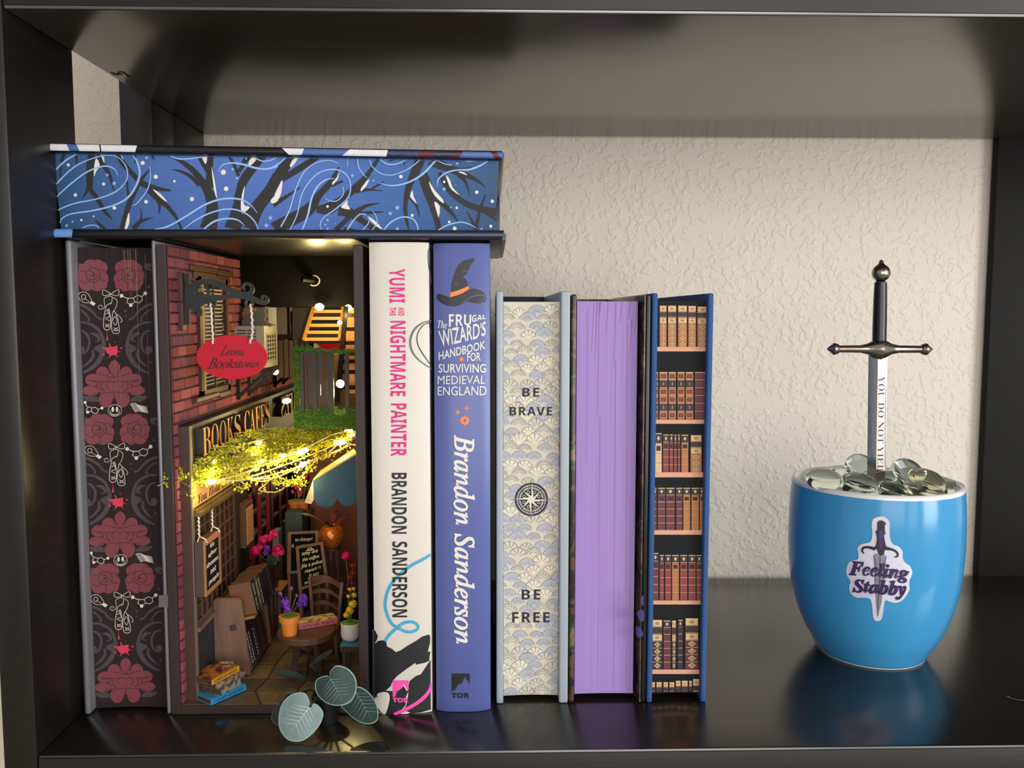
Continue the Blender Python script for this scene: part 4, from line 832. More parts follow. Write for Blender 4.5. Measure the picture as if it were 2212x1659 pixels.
gd = MB().tube(pts, [.0021, .0023, .0033, .0055, .0066, .0055, .0033, .0023, .0021], 16)
for p, sgn in ((g0, -1), (g1, 1)):
    gd.ball(p + Vector((sgn * .0002, 0, 0)), .0032, .0032, .0016, 14, 8, axis=(1, 0, 0)); gd.ball(p + Vector((sgn * .0018, 0, 0)), .0037, .0037, .0022, 14, 8, axis=(1, 0, 0))
    gd.tube([p + Vector((sgn * .0022, 0, 0)), p + Vector((sgn * .0062, 0, 0))], [.0035, .0003], 12)
gd.build('crossguard', dsteel, sw, smooth=True)

gemm = bpy.data.materials.new('pale_green_glass'); gemm.use_nodes = True; q = gemm.node_tree.nodes['Principled BSDF']
q.inputs['Base Color'].default_value = (.88, .96, .87, 1); q.inputs['Transmission Weight'].default_value = 1.0; q.inputs['Roughness'].default_value = .03; q.inputs['IOR'].default_value = 1.33
gemy = gemm.copy(); gemy.name = 'iridescent_yellow_glass'; gemy.node_tree.nodes['Principled BSDF'].inputs['Base Color'].default_value = (.98, .93, .68, 1)
gemy.node_tree.nodes['Principled BSDF'].inputs['Thin Film Thickness'].default_value = 420.0
def gem(px, py, Y, rx, rz, label, m=gemm, tilt=(0, -.35, 1), name='glass_gem'):
    c = atY(px, py, Y); mb = MB(); nn = 28; prof = [(0, -.48), (.55, -.50), (.85, -.42), (.97, -.22), (1, 0), (.95, .22), (.78, .42), (.5, .54), (.22, .59), (0, .6)]
    mb.lathe([(a_ * rx, b_ * rz) for a_, b_ in prof], (0, 0, 0), nn); qn = Vector((0, 0, 1)).rotation_difference(Vector(tilt).normalized())
    o = MB(); o.v = [tuple(qn @ Vector(v) + c) for v in mb.v]; o.f = mb.f; o.mi = mb.mi
    ob = o.build(name, m, None, smooth=True)
    me = ob.data
    for v in me.vertices: v.co = v.co - c
    ob.location = c
    return tag(ob, label, 'gem', 'glass gems in the mug')
GM = [((1780, 1033), .098, .0105, .0060, 'clear green glass gem at the left inside the mug rim', gemm, (-.1, -.35, 1)),
      ((1857, 1047), .090, .0112, .0072, 'large clear glass gem in front, left of the sword blade', gemm, (0, -.5, 1)),
      ((1858, 1010), .134, .0098, .0090, 'pale green glass gem behind the sword blade on its left', gemm, (0, -.9, .6)),
      ((1960, 1025), .116, .0110, .0100, 'big pale green glass gem tilted up right of the sword blade', gemm, (.25, -.9, .6)),
      ((2002, 1037), .106, .0110, .0068, 'iridescent yellow glass gem near the right of the rim', gemy, (.1, -.55, 1)),
      ((1928, 1060), .084, .0085, .0060, 'small green glass gem in front just right of the blade', gemm, (0, -.5, 1)),
      ((1995, 1060), .092, .0120, .0052, 'long flat green glass gem along the front right rim', gemm, (.05, -.3, 1)),
      ((2053, 1052), .108, .0080, .0045, 'small clear glass gem touching the right end of the rim', gemm, (-.2, -.3, 1)),
      ((1820, 1018), .128, .0085, .0050, 'dark green glass gem lying behind the leftmost gem', gemm, (0, -.2, 1)),
      ((1925, 1038), .108, .0095, .0080, 'green glass gem low behind the blade at the centre', gemm, (.2, -.4, 1)),
      ((1895, 1036), .125, .0095, .0070, 'green glass gem directly behind the foot of the blade', gemm, (0, -.6, 1))]
for (pp, Y, rx, rz, lb, m_, tl) in GM: gem(pp[0], pp[1] + 2, Y, rx, rz, lb, m_, tl)
rg = random.Random(4)
for k in range(9):
    a_ = k * 2.4; r_ = .012 + .018 * (k % 3) / 2; c = Vector((MX + r_ * math.cos(a_), MY + r_ * math.sin(a_), .083 + (k % 2) * .003)); d = c - CAM
    gem(W_PX / 2 + F_PX * d.dot(RGT) / d.dot(FWD), H_PX / 2 - F_PX * d.dot(UPV) / d.dot(FWD), c.y, .011, .0065, 'pale green glass gem in the lower layer filling the mug', gemm, (rg.uniform(-.3, .3), rg.uniform(-.3, .3), 1))
# ------------------------------------------------------------------ book nook (miniature alley in a box)
NX0, NX1, NY0, NH, NYM = -.1633, -.0634, .0388, .2368, .2000
ZF = .0050; XB = -.1580; XF = -.1524
fr = mat('nook_dark_wood', '#2e1f1c', .5, var=.25, scale=60, stretch=(1, 1, .1), bump=.03)
fr2 = mat('nook_brown_board', '#44281f', .55, var=.3, scale=120, stretch=(1, .2, 1), bump=.04)
olive = mat('nook_facade_dark', '#1d190f', .5, var=.35, scale=150)
nook = thing('book_nook', 'miniature brick alley with shopfront and lights built in a dark open box between the books', 'diorama', ((NX0 + NX1) / 2, NY0 + .05, 0))
def P(name, mb, m, par=None, **k): return mb.build(name, m, par or nook, **k)
P('side_panel', MB().bbox(NX0, -.1588, NY0, NYM + .003, 0.0002, NH, .0002, 1), fr)
P('side_panel', MB().bbox(-.0680, NX1, NY0, NYM + .003, 0.0002, NH, .0002, 1), fr)
P('base_panel', MB().bbox(-.1588, -.0680, NY0, NYM + .003, 0.0002, .0046, .0002, 1), fr)
P('back_panel', MB().bbox(-.1588, -.0680, NYM + .0006, NYM + .003, .0046, NH, .0002, 1), fr)
mirm = mat('mirror_silver', '#b9b4a6', .03, metal=1.0, var=.02)
P('mirror', MB().box(-.1588, -.0680, NYM, NYM + .0005, .0048, .2078), mirm)
# header board with a round cable hole
hp = [(-.1588, .2078), (-.0680, .2078), (-.0680, .2389), (-.1588, .2389)]
hc = atY(678, 606, .157)
hole = [(hc.x + .0034 * math.cos(t), hc.z + .0030 * math.sin(t)) for t in [2 * math.pi * k / 20 for k in range(20)]]
P('header_board', MB().prism(hp, lambda x, z: Vector((x, .157, z)), lambda x, z: Vector((x, .1585, z)), holes=[hole]), mat('header_black', '#080707', .9, spec=.15, var=.3))
P('hole_rim', MB().tube([(hc.x + .0036 * math.cos(t), .1568, hc.z + .0032 * math.sin(t)) for t in [-2.2 + 3.9 * k / 16 for k in range(17)]], .0005), mat('pale_rim', '#b9ab92', .5))
P('cable_plug', MB().tube([(hc.x - .006, .151, hc.z + .0006), (hc.x, .156, hc.z)], .0018, 12), mat('plug_black', '#0c0b0c', .4))
# floor of flagstones
stm = [mat('flagstone_%d' % i, c, .55, var=.35, scale=350, bump=.5, bscale=500) for i, c in enumerate(('#5d4d3a', '#6b5840', '#4c4034', '#74603f'))]
gx = [-.1588, -.141, -.122, -.104, -.087, -.068]; gy = [.0395, .055, .070, .088, .106, .126, .147, .171, .1995]
rs = random.Random(8)
jx = {}
for i in range(len(gx)):
    for j in range(len(gy)):
        jx[i, j] = (gx[i] + (rs.uniform(-.004, .004) if 0 < i < len(gx) - 1 else 0), gy[j] + (rs.uniform(-.004, .004) if 0 < j < len(gy) - 1 else 0))
for i in range(len(gx) - 1):
    for j in range(len(gy) - 1):
        c4 = [jx[i, j], jx[i + 1, j], jx[i + 1, j + 1], jx[i, j + 1]]; cx_ = sum(c[0] for c in c4) / 4; cy_ = sum(c[1] for c in c4) / 4
        q = [(cx_ + (x - cx_) * .955, cy_ + (y - cy_) * .955) for x, y in c4]; h = ZF + rs.uniform(-.0002, .0002)
        q2 = [(cx_ + (x - cx_) * .9, cy_ + (y - cy_) * .9) for x, y in c4]
        mb = MB().add([(x, y, .0046) for x, y in q] + [(x, y, h - .0002) for x, y in q] + [(x, y, h) for x, y in q2],
                      [(0, 1, 5, 4), (1, 2, 6, 5), (2, 3, 7, 6), (3, 0, 4, 7), (4, 5, 9, 8), (5, 6, 10, 9), (6, 7, 11, 10), (7, 4, 8, 11), (8, 9, 10, 11)])
        P('flagstone', mb, stm[rs.randrange(4)])
# brick wall on the left
bw = P('brick_wall', MB().box(-.1588, XB - .0004, NY0 + .001, NYM, .0046, NH), mat('mortar_dark', '#3c1a22', .9, var=.3, scale=400))
bm_ = [mat('brick_%d' % i, c, .85, var=.22, scale=700, bump=.5, bscale=900) for i, c in enumerate(('#a5505c', '#9a4753', '#7d4258', '#b05a5c', '#8c3f4b'))]
wY0, wY1 = atX(425, 750, XB).y, atX(488, 750, XB).y; wZ0, wZ1 = atX(427, 862, XB).z, atX(432, 598, XB).z
pitch, bl_n = .00552, .0143
def brick_mesh(m, k):
    r_ = random.Random(k); mb = MB(); j = lambda s: r_.uniform(-s, s)
    h = .5
    c8 = [(0, -h, -h), (0, h, -h + j(.05)), (0, h, h), (0, -h, h), (1, -h + .02, -h + .07 + j(.05)), (1, h - .02, -h + .06 + j(.06)), (1, h - .02, h - .07 + j(.04)), (1, -h + .02, h - .06 + j(.05))]
    mb.add(c8, [(0, 1, 2, 3), (4, 7, 6, 5), (0, 4, 5, 1), (1, 5, 6, 2), (2, 6, 7, 3), (3, 7, 4, 0)])
    me = bpy.data.meshes.new('brick'); me.from_pydata(mb.v, [], mb.f); me.materials.append(m); bm = bmesh.new(); bm.from_mesh(me); bmesh.ops.recalc_face_normals(bm, faces=bm.faces[:]); bm.to_mesh(me); bm.free(); return me
bmeshes = [brick_mesh(bm_[k % 5], k) for k in range(10)]
rb = random.Random(21); ncourse = int((NH - .0046) / pitch); ftop = .1470
for c in range(ncourse + 1):
    z = NH - pitch * (c + .5)
    if z < .0046 + pitch * .4: continue
    y = NY0 + .0014 - (bl_n * .5 if c % 2 else bl_n * rb.uniform(0, .2))
    while y < NYM - .001:
        L_ = bl_n * rb.uniform(.85, 1.12); ya, yb_ = max(y, NY0 + .0012), min(y + L_, NYM - .0003); y += L_
        if yb_ - ya < .0015: continue
        if z < ftop - .001:
            if ya > .0445: break
            yb_ = min(yb_, .0449)
            if yb_ - ya < .0015: continue
        elif wZ0 < z < wZ1 and ya > wY0 - .002 and yb_ < wY1 + .002: continue
        o = bpy.data.objects.new('brick', bmeshes[rb.randrange(10)]); COL.objects.link(o); o.parent = nook
        o.location = Vector((XB - .0005, (ya + yb_) / 2, z)) - OFF[nook.name]; o.scale = (.0010 + rb.uniform(0, .0003), (yb_ - ya) - .0004, pitch - .0006)
# window with blind, lintel and sill
wf = P('window_frame', MB().box(XB, XB + .0022, wY0, wY0 + .004, wZ0, wZ1).box(XB, XB + .0022, wY1 - .004, wY1, wZ0, wZ1).box(XB, XB + .0022, wY0, wY1, wZ1 - .003, wZ1).box(XB, XB + .0022, wY0, wY1, wZ0, wZ0 + .004)
       , fr2)
P('window_back', MB().box(XB - .0004, XB, wY0 + .003, wY1 - .003, wZ0, wZ1), mat('window_black', '#0b0a0b', .4), wf)
P('window_reveal', MB().box(XB, XB + .0018, wY0 + .0045, wY0 + .0085, wZ0 + .004, wZ1 - .003), mat('reveal_lit_gold', '#8a6a2a', .6), wf)  # gold colour stands for warm light on the inner side of the opening
blm = mat('blind_white', '#c4c6cc', .5); zz = wZ0 + .006
while zz < wZ1 - .005:
    P('blind_slat', MB().hexa([(XB + .0002, wY0 + .009, zz), (XB + .0002, wY1 - .008, zz), (XB + .0013, wY1 - .008, zz + .0006), (XB + .0013, wY0 + .009, zz + .0006), (XB + .0002, wY0 + .009, zz + .0003), (XB + .0002, wY1 - .008, zz + .0003), (XB + .0013, wY1 - .008, zz + .0007), (XB + .0013, wY0 + .009, zz + .0007)]), blm, wf); zz += .0021
P('glazing_bar', MB().box(XB + .001, XB + .0019, (wY0 + wY1) / 2 - .0005, (wY0 + wY1) / 2 + .0005, wZ0, wZ1), fr2, wf)
def xbar(name, x0, y0, x1, y1, h, dX, m, par=None, X=XB):      # a bar on the left wall between two photo points of its top edge
    a_, c_ = atX(x0, y0, X + dX), atX(x1, y1, X + dX); z = (a_.z + c_.z) / 2; hh = abs(atX(x0, y0 + h, X + dX).z - a_.z)
    return P(name, MB().bbox(X, X + dX, a_.y, c_.y, z - hh, z, .0003, 1), m, par)
xbar('lintel', 413, 571, 470, 581, 12, .0022, fr2); xbar('lintel', 471, 581, 504, 588, 12, .0022, fr2)
xbar('lintel', 419, 584, 467, 593, 15, .0018, fr2); xbar('lintel', 467.5, 593, 498, 600, 15, .0018, fr2)
xbar('window_sill', 426, 859, 475, 848, 10, .0035, fr2); xbar('window_sill', 475.4, 848, 499, 843, 10, .0035, fr2)
# scroll bracket and hanging oval sign
bkY = .0520; Z1 = lambda x, y: (350 + x / 4.809, 500 + y / 4.809)
pa, pb_ = atY(384, 589, .0505), atY(398, 714, .0505)
P('bracket_post', MB().bbox(XB, pb_.x, .0490, .0545, pb_.z, (pa.z + pb_.z) / 2, .0003, 1), fr2); P('bracket_post', MB().bbox(XB, pb_.x, .0490, .0545, (pa.z + pb_.z) / 2 + .0001, pa.z, .0003, 1), fr2)
blk = mat('bracket_black_board', '#14171a', .65, var=.3, scale=1500, color2='#23282b', bump=.3)
def ribbon_solid(mb, pts, w, T, Y, th, sm=5):
    n0 = len(pts); ww = list(w) if isinstance(w, (list, tuple)) else [w] * n0
    p3 = smooth_pts([(p[0], p[1], ww[i]) for i, p in enumerate(pts)], sm) if n0 > 2 else [(p[0], p[1], ww[i]) for i, p in enumerate(pts)]
    L_, R_ = [], []
    for i, (x, y, q) in enumerate(p3):
        a_ = p3[max(0, i - 1)]; c_ = p3[min(len(p3) - 1, i + 1)]; dx, dy = c_[0] - a_[0], c_[1] - a_[1]; l = math.hypot(dx, dy) or 1
        L_.append((x - dy / l * q / 2, y + dx / l * q / 2)); R_.append((x + dy / l * q / 2, y - dx / l * q / 2))
    n = len(L_); f = lambda p, yy: (lambda k: Vector((k.x, yy, k.z)))(atY(*T(*p), Y))
    vs = [f(p, Y) for p in L_] + [f(p, Y) for p in R_] + [f(p, Y + th) for p in L_] + [f(p, Y + th) for p in R_]; fs = []
    for i in range(n - 1): fs += [(i, i + 1, n + i + 1, n + i), (2 * n + i, 3 * n + i, 3 * n + i + 1, 2 * n + i + 1), (i, 2 * n + i, 2 * n + i + 1, i + 1), (n + i, n + i + 1, 3 * n + i + 1, 3 * n + i)]
    fs += [(0, n, 3 * n, 2 * n), (n - 1, 3 * n - 1, 4 * n - 1, 2 * n - 1)]
    mb.add(vs, fs)
mb = MB()
ribbon_solid(mb, [(258, 435), (258, 700), (262, 970)], 46, Z1, bkY, .0018)
ribbon_solid(mb, [(262, 720), (295, 630), (340, 555), (420, 520), (520, 525), (640, 580), (740, 625), (840, 650), (915, 640), (935, 590), (905, 548), (860, 545), (832, 575), (845, 600), (862, 598)], [100, 80, 66, 52, 56, 62, 56, 54, 48, 42, 36, 30, 26, 20, 10], Z1, bkY - .00005, .0018)
ribbon_solid(mb, [(262, 720), (400, 715), (560, 690), (700, 672), (840, 668), (940, 698), (1040, 740), (1088, 720), (1085, 685), (1050, 670), (1030, 690), (1042, 705)], [170, 90, 50, 46, 70, 60, 50, 38, 28, 22, 18, 10], Z1, bkY - .0001, .0018)
ribbon_solid(mb, [(440, 720), (478, 660), (470, 600), (440, 585)], [60, 36, 24, 6], Z1, bkY - .00012, .0018)
ribbon_solid(mb, [(420, 640), (385, 660), (360, 625), (375, 585), (410, 575)], [50, 26, 22, 18, 8], Z1, bkY - .00014, .0018)
ribbon_solid(mb, [(290, 740), (330, 800), (385, 825), (392, 858), (355, 868), (325, 850)], [60, 56, 50, 40, 30, 14], Z1, bkY - .00016, .0018)
ribbon_solid(mb, [(300, 800), (380, 770), (440, 745)], [60, 40, 16], Z1, bkY - .00018, .0018)
for cx_ in (515, 898):
    ribbon_solid(mb, [(cx_ + 36 * math.cos(t), 742 + 36 * math.sin(t)) for t in [2 * math.pi * k / 10 for k in range(11)]], 22, Z1, bkY - .0002, .0018, 2)
P('scroll_bracket', mb, blk)
sgn = thing('hanging_sign', 'small red oval wooden sign hanging by two white strings from the black scroll bracket', 'sign', tuple(atY(501, 771, .0530)))
SY = .0528
def oval(x, y): k = atY(x, y, SY); return k
pc = atY(500.8, 771.4, SY); rx_, rz_ = (atY(577, 771.4, SY) - pc).length, (atY(500.8, 819, SY) - pc).length
holes = []
for hx, hy in ((460, 742.3), (540.3, 741.2)):
    h_ = atY(hx, hy, SY); holes.append([(h_.x + .00095 * math.cos(t), h_.z + .00095 * math.sin(t)) for t in [2 * math.pi * k / 12 for k in range(12)]])
out = [(pc.x + rx_ * math.cos(t), pc.z + rz_ * math.sin(t)) for t in [2 * math.pi * k / 56 for k in range(56)]]
MB().prism(out, lambda x, z: Vector((x, SY, z)), lambda x, z: Vector((x, SY + .0018, z)), holes=holes).build('board', mat('sign_red', '#c00529', .75, var=.12, scale=2500, bump=.3), sgn)
t = Art(surfY(SY), Z1); t.text('Leona', [(640, 1175), (850, 1225), (850, 1290), (595, 1290)], 'it', .012, .95); t.text('Bookstores', [(500, 1305), (1020, 1340), (1010, 1410), (468, 1430)], 'it', .012, .95)
t.build('lettering', mat('sign_burnt_brown', '#3a151c', .7), sgn, 1)
strm = mat('string_white', '#d8d0c4', .8)
def zstr(T, pts, Y, r): 
    v = [atY(*T(*p), Y) for p in smooth_pts(pts, 6)]; return [p + Vector((.00025 * math.sin(i * 1.9), -.0003 + .0003 * math.cos(i * 1.9), 0)) for i, p in enumerate(v)]
MB().tube(zstr(Z1, [(505, 755), (515, 830), (520, 950), (530, 1080), (528, 1165)], SY - .0005, 0), .00055, 6).build('string', strm, sgn, smooth=True)
MB().tube(zstr(Z1, [(918, 755), (930, 830), (938, 950), (940, 1060), (915, 1160)], SY - .0005, 0), .00055, 6).build('string', strm, sgn, smooth=True)

# ------------------------------------------------ shopfront
def ftopz(px, py, X=XF): return atX(px, py, X).z
P('facade_board', MB().bbox(XB - .0004, XF, .0450, NYM, .0980, ftop, .0002, 1), olive)
P('facade_board', MB().bbox(XB - .0004, XF - .0016, .0471, .1490, .0048, .0980, .0002, 1), mat('facade_deep_brown', '#2b211b', .6, var=.3, scale=200))
P('corner_post', MB().bbox(XB - .0004, XF, .0444, .0450, .0048, ftop, .0001, 1), fr2)
P('corner_post', MB().bbox(XB - .0004, XF, .0451, .0470, .0048, .0979, .0001, 1), fr2)
P('mirror_tint_panel', MB().box(-.0684, -.0681, .060, .1995, .0052, .2070), mat('mirror_tint_amber', '#94602f', .7, var=.35, scale=120))  # added out of direct view to warm the dark wall reflected in the mirror
P('corner_trim', MB().bbox(XF, XF + .0006, .0446, .0478, .0048, ftop, .0001, 1), mat('trim_pale_edge', '#6b5f50', .5))
def text_solid(mb, body, st, fn, depthv, off=0.0):
    vs, fs = textmesh(body, st, off); n = len(vs); V0 = [fn(u, v) for u, v in vs]; V1 = [p - depthv for p in V0]
    ec = {}
    for f in fs:
        for i in range(len(f)): e = (f[i], f[(i + 1) % len(f)]); ec[e] = 1
    side = [(a_, b_2, b_2 + n, a_ + n) for (a_, b_2) in ec if (b_2, a_) not in ec]
    mb.add(V0 + V1, list(fs) + side)
gold = mat('letter_gold', '#c08a3a', .45, var=.15, scale=900)
XLt = XF + .0042; lz1, lz0 = atX(437, 926, XLt).z, atX(438.5, 986, XLt).z
for word, xa_, xb_ in (('BOOKS', 437, 520.5), ('CAFES', 528, 584)):
    ya, yb2 = atX(xa_, 930, XLt).y, atX(xb_, 900, XLt).y; letters = list(word); step = (yb2 - ya) / len(letters)
    for i, ch in enumerate(letters):
        g0_, g1_ = ya + step * i + step * .04, ya + step * (i + 1) - step * .07
        mb = MB(); text_solid(mb, ch, 'b', lambda u, v: Vector((XLt, g0_ + (g1_ - g0_) * u, lz0 + (lz1 - lz0) * v)), Vector((.0042, 0, 0)), -.01)
        mb.mi = [0 if all(abs(mb.v[i_][0] - XLt) < 1e-6 for i_ in f) else 1 for f in mb.f]
        o = mb.build('letter', [gold, mat('letter_side_dark', '#2c2122', .6)], nook, fix=False)
# tan board with script
bz1, bz0 = atX(416, 1042, XF + .0008).z, atX(417, 1099.7, XF + .0008).z; by0, by1 = atX(416.5, 1070, XF + .0008).y, .152
P('name_board', MB().bbox(XF, XF + .0008, by0, by1, bz0, bz1, .0001, 1), mat('board_tan', '#b98a58', .6, var=.15, scale=300, stretch=(1, .1, 1)))
tz0, tz1 = atX(425, 1088, XF).z, atX(425, 1068, XF).z; ty0, ty1 = atX(424, 1080, XF).y, .149
t = Art(lambda u, v, l: Vector((XF + .0008 + .00012, ty0 + (ty1 - ty0) * u, tz0 + (tz1 - tz0) * v))); t.text('You Hold In Your Hands', [(0, 1), (1, 1), (1, 0), (0, 0)], 'bi', 0)
t.build('lettering', mat('script_dark_brown', '#2a1712', .6), nook)
# cornice
Xc = XF + .0045; cz1, cz0 = atX(430, 1110, Xc).z, atX(430, 1121, Xc).z
P('cornice', MB().bbox(XF - .002, Xc, .0465, .115, cz0, cz1, .0003, 2), mat('cornice_brown', '#5b4526', .45, var=.25, scale=200, stretch=(1, .2, 1)))
P('cornice', MB().bbox(XF - .002, Xc - .0022, .0465, .118, cz1, cz1 + .0012, .0002, 1), mat('cornice_brown', '#5b4526'))
# lattice window
Xw = XF - .0002; wy0, wy1 = .0478, .1185; wz1, wz0 = cz0, atX(418, 1362, Xw).z
latm = mat('lattice_brown', '#5c4134', .5, var=.2, scale=300)
lw = P('shop_window', MB().box(Xw - .0014, Xw, wy0, wy0 + .0016, wz0, wz1).box(Xw - .0014, Xw, wy1 - .0025, wy1, wz0, wz1).box(Xw - .0014, Xw, wy0, wy1, wz0, wz0 + .0025), latm)
ncol, nrow = 8, 7
for i in range(ncol):
    for j in range(nrow):
        ya, yb2 = wy0 + .0016 + (wy1 - wy0 - .0041) * i / ncol, wy0 + .0016 + (wy1 - wy0 - .0041) * (i + 1) / ncol; za, zb = wz0 + .0025 + (wz1 - wz0 - .0025) * j / nrow, wz0 + .0025 + (wz1 - wz0 - .0025) * (j + 1) / nrow
        P('pane', MB().bbox(Xw - .0013, Xw - .0006, ya + .0004, yb2 - .0004, za + .0004, zb - .0004, .0002, 1), mat('pane_brown_board', '#33221a', .35, var=.3, scale=250, stretch=(1, 1, .2)), lw)
for i in range(1, ncol): y_ = wy0 + .0016 + (wy1 - wy0 - .0041) * i / ncol; P('muntin', MB().box(Xw - .0008, Xw, y_ - .0004, y_ + .0004, wz0 + .0025, wz1), latm, lw)
for j in range(1, nrow): z_ = wz0 + .0025 + (wz1 - wz0 - .0025) * j / nrow; P('muntin', MB().box(Xw - .0008, Xw + .0001, wy0 + .0016, wy1 - .0025, z_ - .0004, z_ + .0004), latm, lw)
P('window_ledge', MB().bbox(XF - .002, XF + .0022, .0465, .118, wz0 - .0022, wz0, .0003, 1), mat('ledge_brown', '#6a5244', .5))
P('plinth', MB().bbox(XF - .002, XF + .0004, .0475, .1180, .0050, wz0 - .0024, .0003, 1), mat('plinth_charcoal', '#23272c', .6, var=.4, scale=250, bump=.4))
P('pilaster', MB().bbox(XF - .002, XF + .0006, .119, .1240, .0048, .0975, .0002, 1), fr)
# menu box
Xm = -.1486
mbx = P('menu_box', MB().bbox(XF - .001, Xm, .1255, .1415, atX(528, 1190, Xm).z, atX(528, 1092, Xm).z, .0003, 1), mat('menu_box_brown', '#553a28', .5))
P('menu_card', MB().box(Xm, Xm + .0002, .1266, .1405, atX(528, 1183, Xm).z, atX(528, 1102, Xm).z), mat('card_tan', '#c79a72', .7), mbx)
mz1, mz0 = atX(528, 1108, Xm).z, atX(528, 1178, Xm).z
t = Art(lambda u, v, l: Vector((Xm + .00026, u, v)))
for k in range(15):
    z_ = mz1 + (mz0 - mz1) * k / 15
    for ya, yb2 in ((.1280, .1325), (.1345, .1392)): t.rect(ya, z_ - .0004, yb2 - (k * 7 % 3) * .0005, z_ + .0001)
t.build('menu_lines', mat('card_print_brown', '#8b6444', .7), mbx)
# red door
Xd = XF - .0008; dY0, dY1 = .1505, .1985; dz1 = atX(534, 1056, Xd).z; redm = mat('door_red', '#8e1717', .45, var=.12, scale=300)
dr = P('red_door', MB().box(Xd - .0012, Xd, dY0, dY0 + .005, .006, dz1).box(Xd - .0012, Xd, dY1 - .006, dY1, .006, dz1).box(Xd - .0012, Xd, dY0, dY1, dz1 - .004, dz1).box(Xd - .0012, Xd, dY0, dY1, .006, .018).box(Xd - .0012, Xd, .1715, .1765, .006, dz1), redm)
zs = [.018 + (dz1 - .022) * k / 5 for k in range(6)]
for k in range(1, 5): P('glazing_bar', MB().box(Xd - .0011, Xd - .0001, dY0, dY1, zs[k] - .0009, zs[k] + .0009), redm, dr)
for k in range(5):
    for ya, yb2 in ((dY0 + .005, .1715), (.1765, dY1 - .006)): P('pane', MB().box(Xd - .0011, Xd - .0008, ya, yb2, zs[k], zs[k + 1]), mat('pane_black_glass', '#0d0a09', .12), dr)
P('door_lintel', MB().bbox(XF - .001, XF + .0006, .149, .199, dz1 + .0005, dz1 + .006, .0002, 1), mat('lintel_clay', '#6b3f34', .6))

# ------------------------------------------------ air conditioner on the wall, with its support
acx = -.1390; ay0, ay1 = .1410, .1720; az1, az0 = atY(540, 704, ay0).z, atY(540, 795, ay0).z
acg = mat('air_conditioner_grey', '#9a958f', .5, var=.05)
ac = thing('air_conditioner', 'toy grey air conditioner box on the brick wall behind the red oval sign', 'air conditioner', ((XB + acx) / 2, .156, az0))
MB().bbox(XB + .0003, acx, ay0, ay1, az0, az1, .0003, 1).build('case', acg, ac)
for k in range(9):
    z_ = atY(540, 713 + k * 6.6, ay0).z
    for xa_, xb_ in ((513, 531), (534, 553)): MB().box(atY(xa_, 713, ay0).x, atY(xb_, 713, ay0).x, ay0 - .00025, ay0 - .00002, z_ - .0006, z_).build('vent_slot', mat('slot_black', '#0e0d0e', .6), ac)
sy0, sy1 = ay0 + .004, ay1 - .005
MB().box(acx + .0001, acx + .0002, sy0, sy1, az0 + .004, az1 - .005).build('grille_back', mat('slot_black', '#0e0d0e', .6), ac)
for k in range(7): z_ = az0 + .0045 + (az1 - az0 - .01) * k / 6; MB().box(acx + .0002, acx + .0006, sy0 - .001, sy1 + .001, z_ - .0003, z_ + .0003).build('grille_bar', acg, ac)
for k in range(5): y_ = sy0 + (sy1 - sy0) * k / 4; MB().box(acx + .0002, acx + .0006, y_ - .0003, y_ + .0003, az0 + .004, az1 - .005).build('grille_bar', acg, ac)
sup = mat('support_black_brown', '#1c1612', .5)
for Y_ in (.1420, .1660):
    za = az0 - .0006; zb = za - .019
    P('support_frame', MB().box(XB + .0002, XB + .003, Y_, Y_ + .002, zb, za).box(XB + .0002, acx + .001, Y_, Y_ + .002, za - .0022, za).bar((XB + .0012, Y_ + .001, zb + .0012), (acx + .0006, Y_ + .001, za - .0012), .002, .0024, up=(0, 1, 0)), sup)
fig = [(523, 704), (522, 694), (527, 686), (536, 682), (545, 684), (549, 674), (556, 666), (566, 664), (574, 662), (571, 672), (573, 682), (570, 690), (576, 698), (588, 702), (592, 704)]
fg = MB(); fpts = [atY(x, y, .150) for x, y in fig]; fg.prism([(p.x, p.z) for p in smooth_pts([tuple(p) for p in fpts], 2) for p in [Vector(p)]] if False else [(p.x, p.z) for p in fpts], lambda x, z: Vector((x, .150, max(z, az1 + .00005))), lambda x, z: Vector((x, .156, max(z, az1 + .00005))))
tag(fg.build('figurine', mat('figurine_grey', '#4a474c', .6)), 'small dark rounded figurine sitting on top of the toy air conditioner', 'figurine')
gp = [(497, 667), (553, 666), (545, 680), (533, 684), (524, 690), (520, 703), (518, 690), (508, 682)]
P('gusset', MB().prism([(p.x, p.z) for p in [atY(x, y, .1585) for x, y in gp]], lambda x, z: Vector((x, .1600, z)), lambda x, z: Vector((x, .1615, z))), mat('gusset_ochre', '#a8834a', .7, bump=.4))

# ------------------------------------------------ balcony, black ladder, stair standing in for its mirror reflection
char = mat('balcony_charcoal', '#262a30', .55, var=.2, scale=900); slat = mat('balcony_brown', '#3b2219', .6)
BY = .098
def yx(px, Y=BY): return atY(px, 800, Y).x
def yz(py, Y=BY): return atY(700, py, Y).z
bx0, bx1 = yx(636), -.0682
bal = P('balcony_floor', MB().bbox(bx0, bx1, BY, .150, yz(926), yz(895), .0003, 1), char)
P('railing_cap', MB().box(bx0 + .003, yx(721), BY, BY + .002, yz(765), yz(757)), char)
P('railing_cap', MB().box(bx0 + .003, bx0 + .005, BY, .150, yz(765), yz(757)), char)
for px in (652, 680, 716, 749): P('railing_post', MB().box(yx(px - 4), yx(px + 4), BY - .0003, BY + .0019, yz(896), yz(760)), char)
for px in (660, 667, 673, 688, 695, 702, 709): P('railing_slat', MB().box(yx(px - 3), yx(px + 3), BY + .0004, BY + .0014, yz(896), yz(764)), slat)
for k in range(8): P('railing_slat', MB().box(bx0 + .0032, bx0 + .0042, BY + .006 + k * .005, BY + .0085 + k * .005, yz(896), yz(764)), slat)
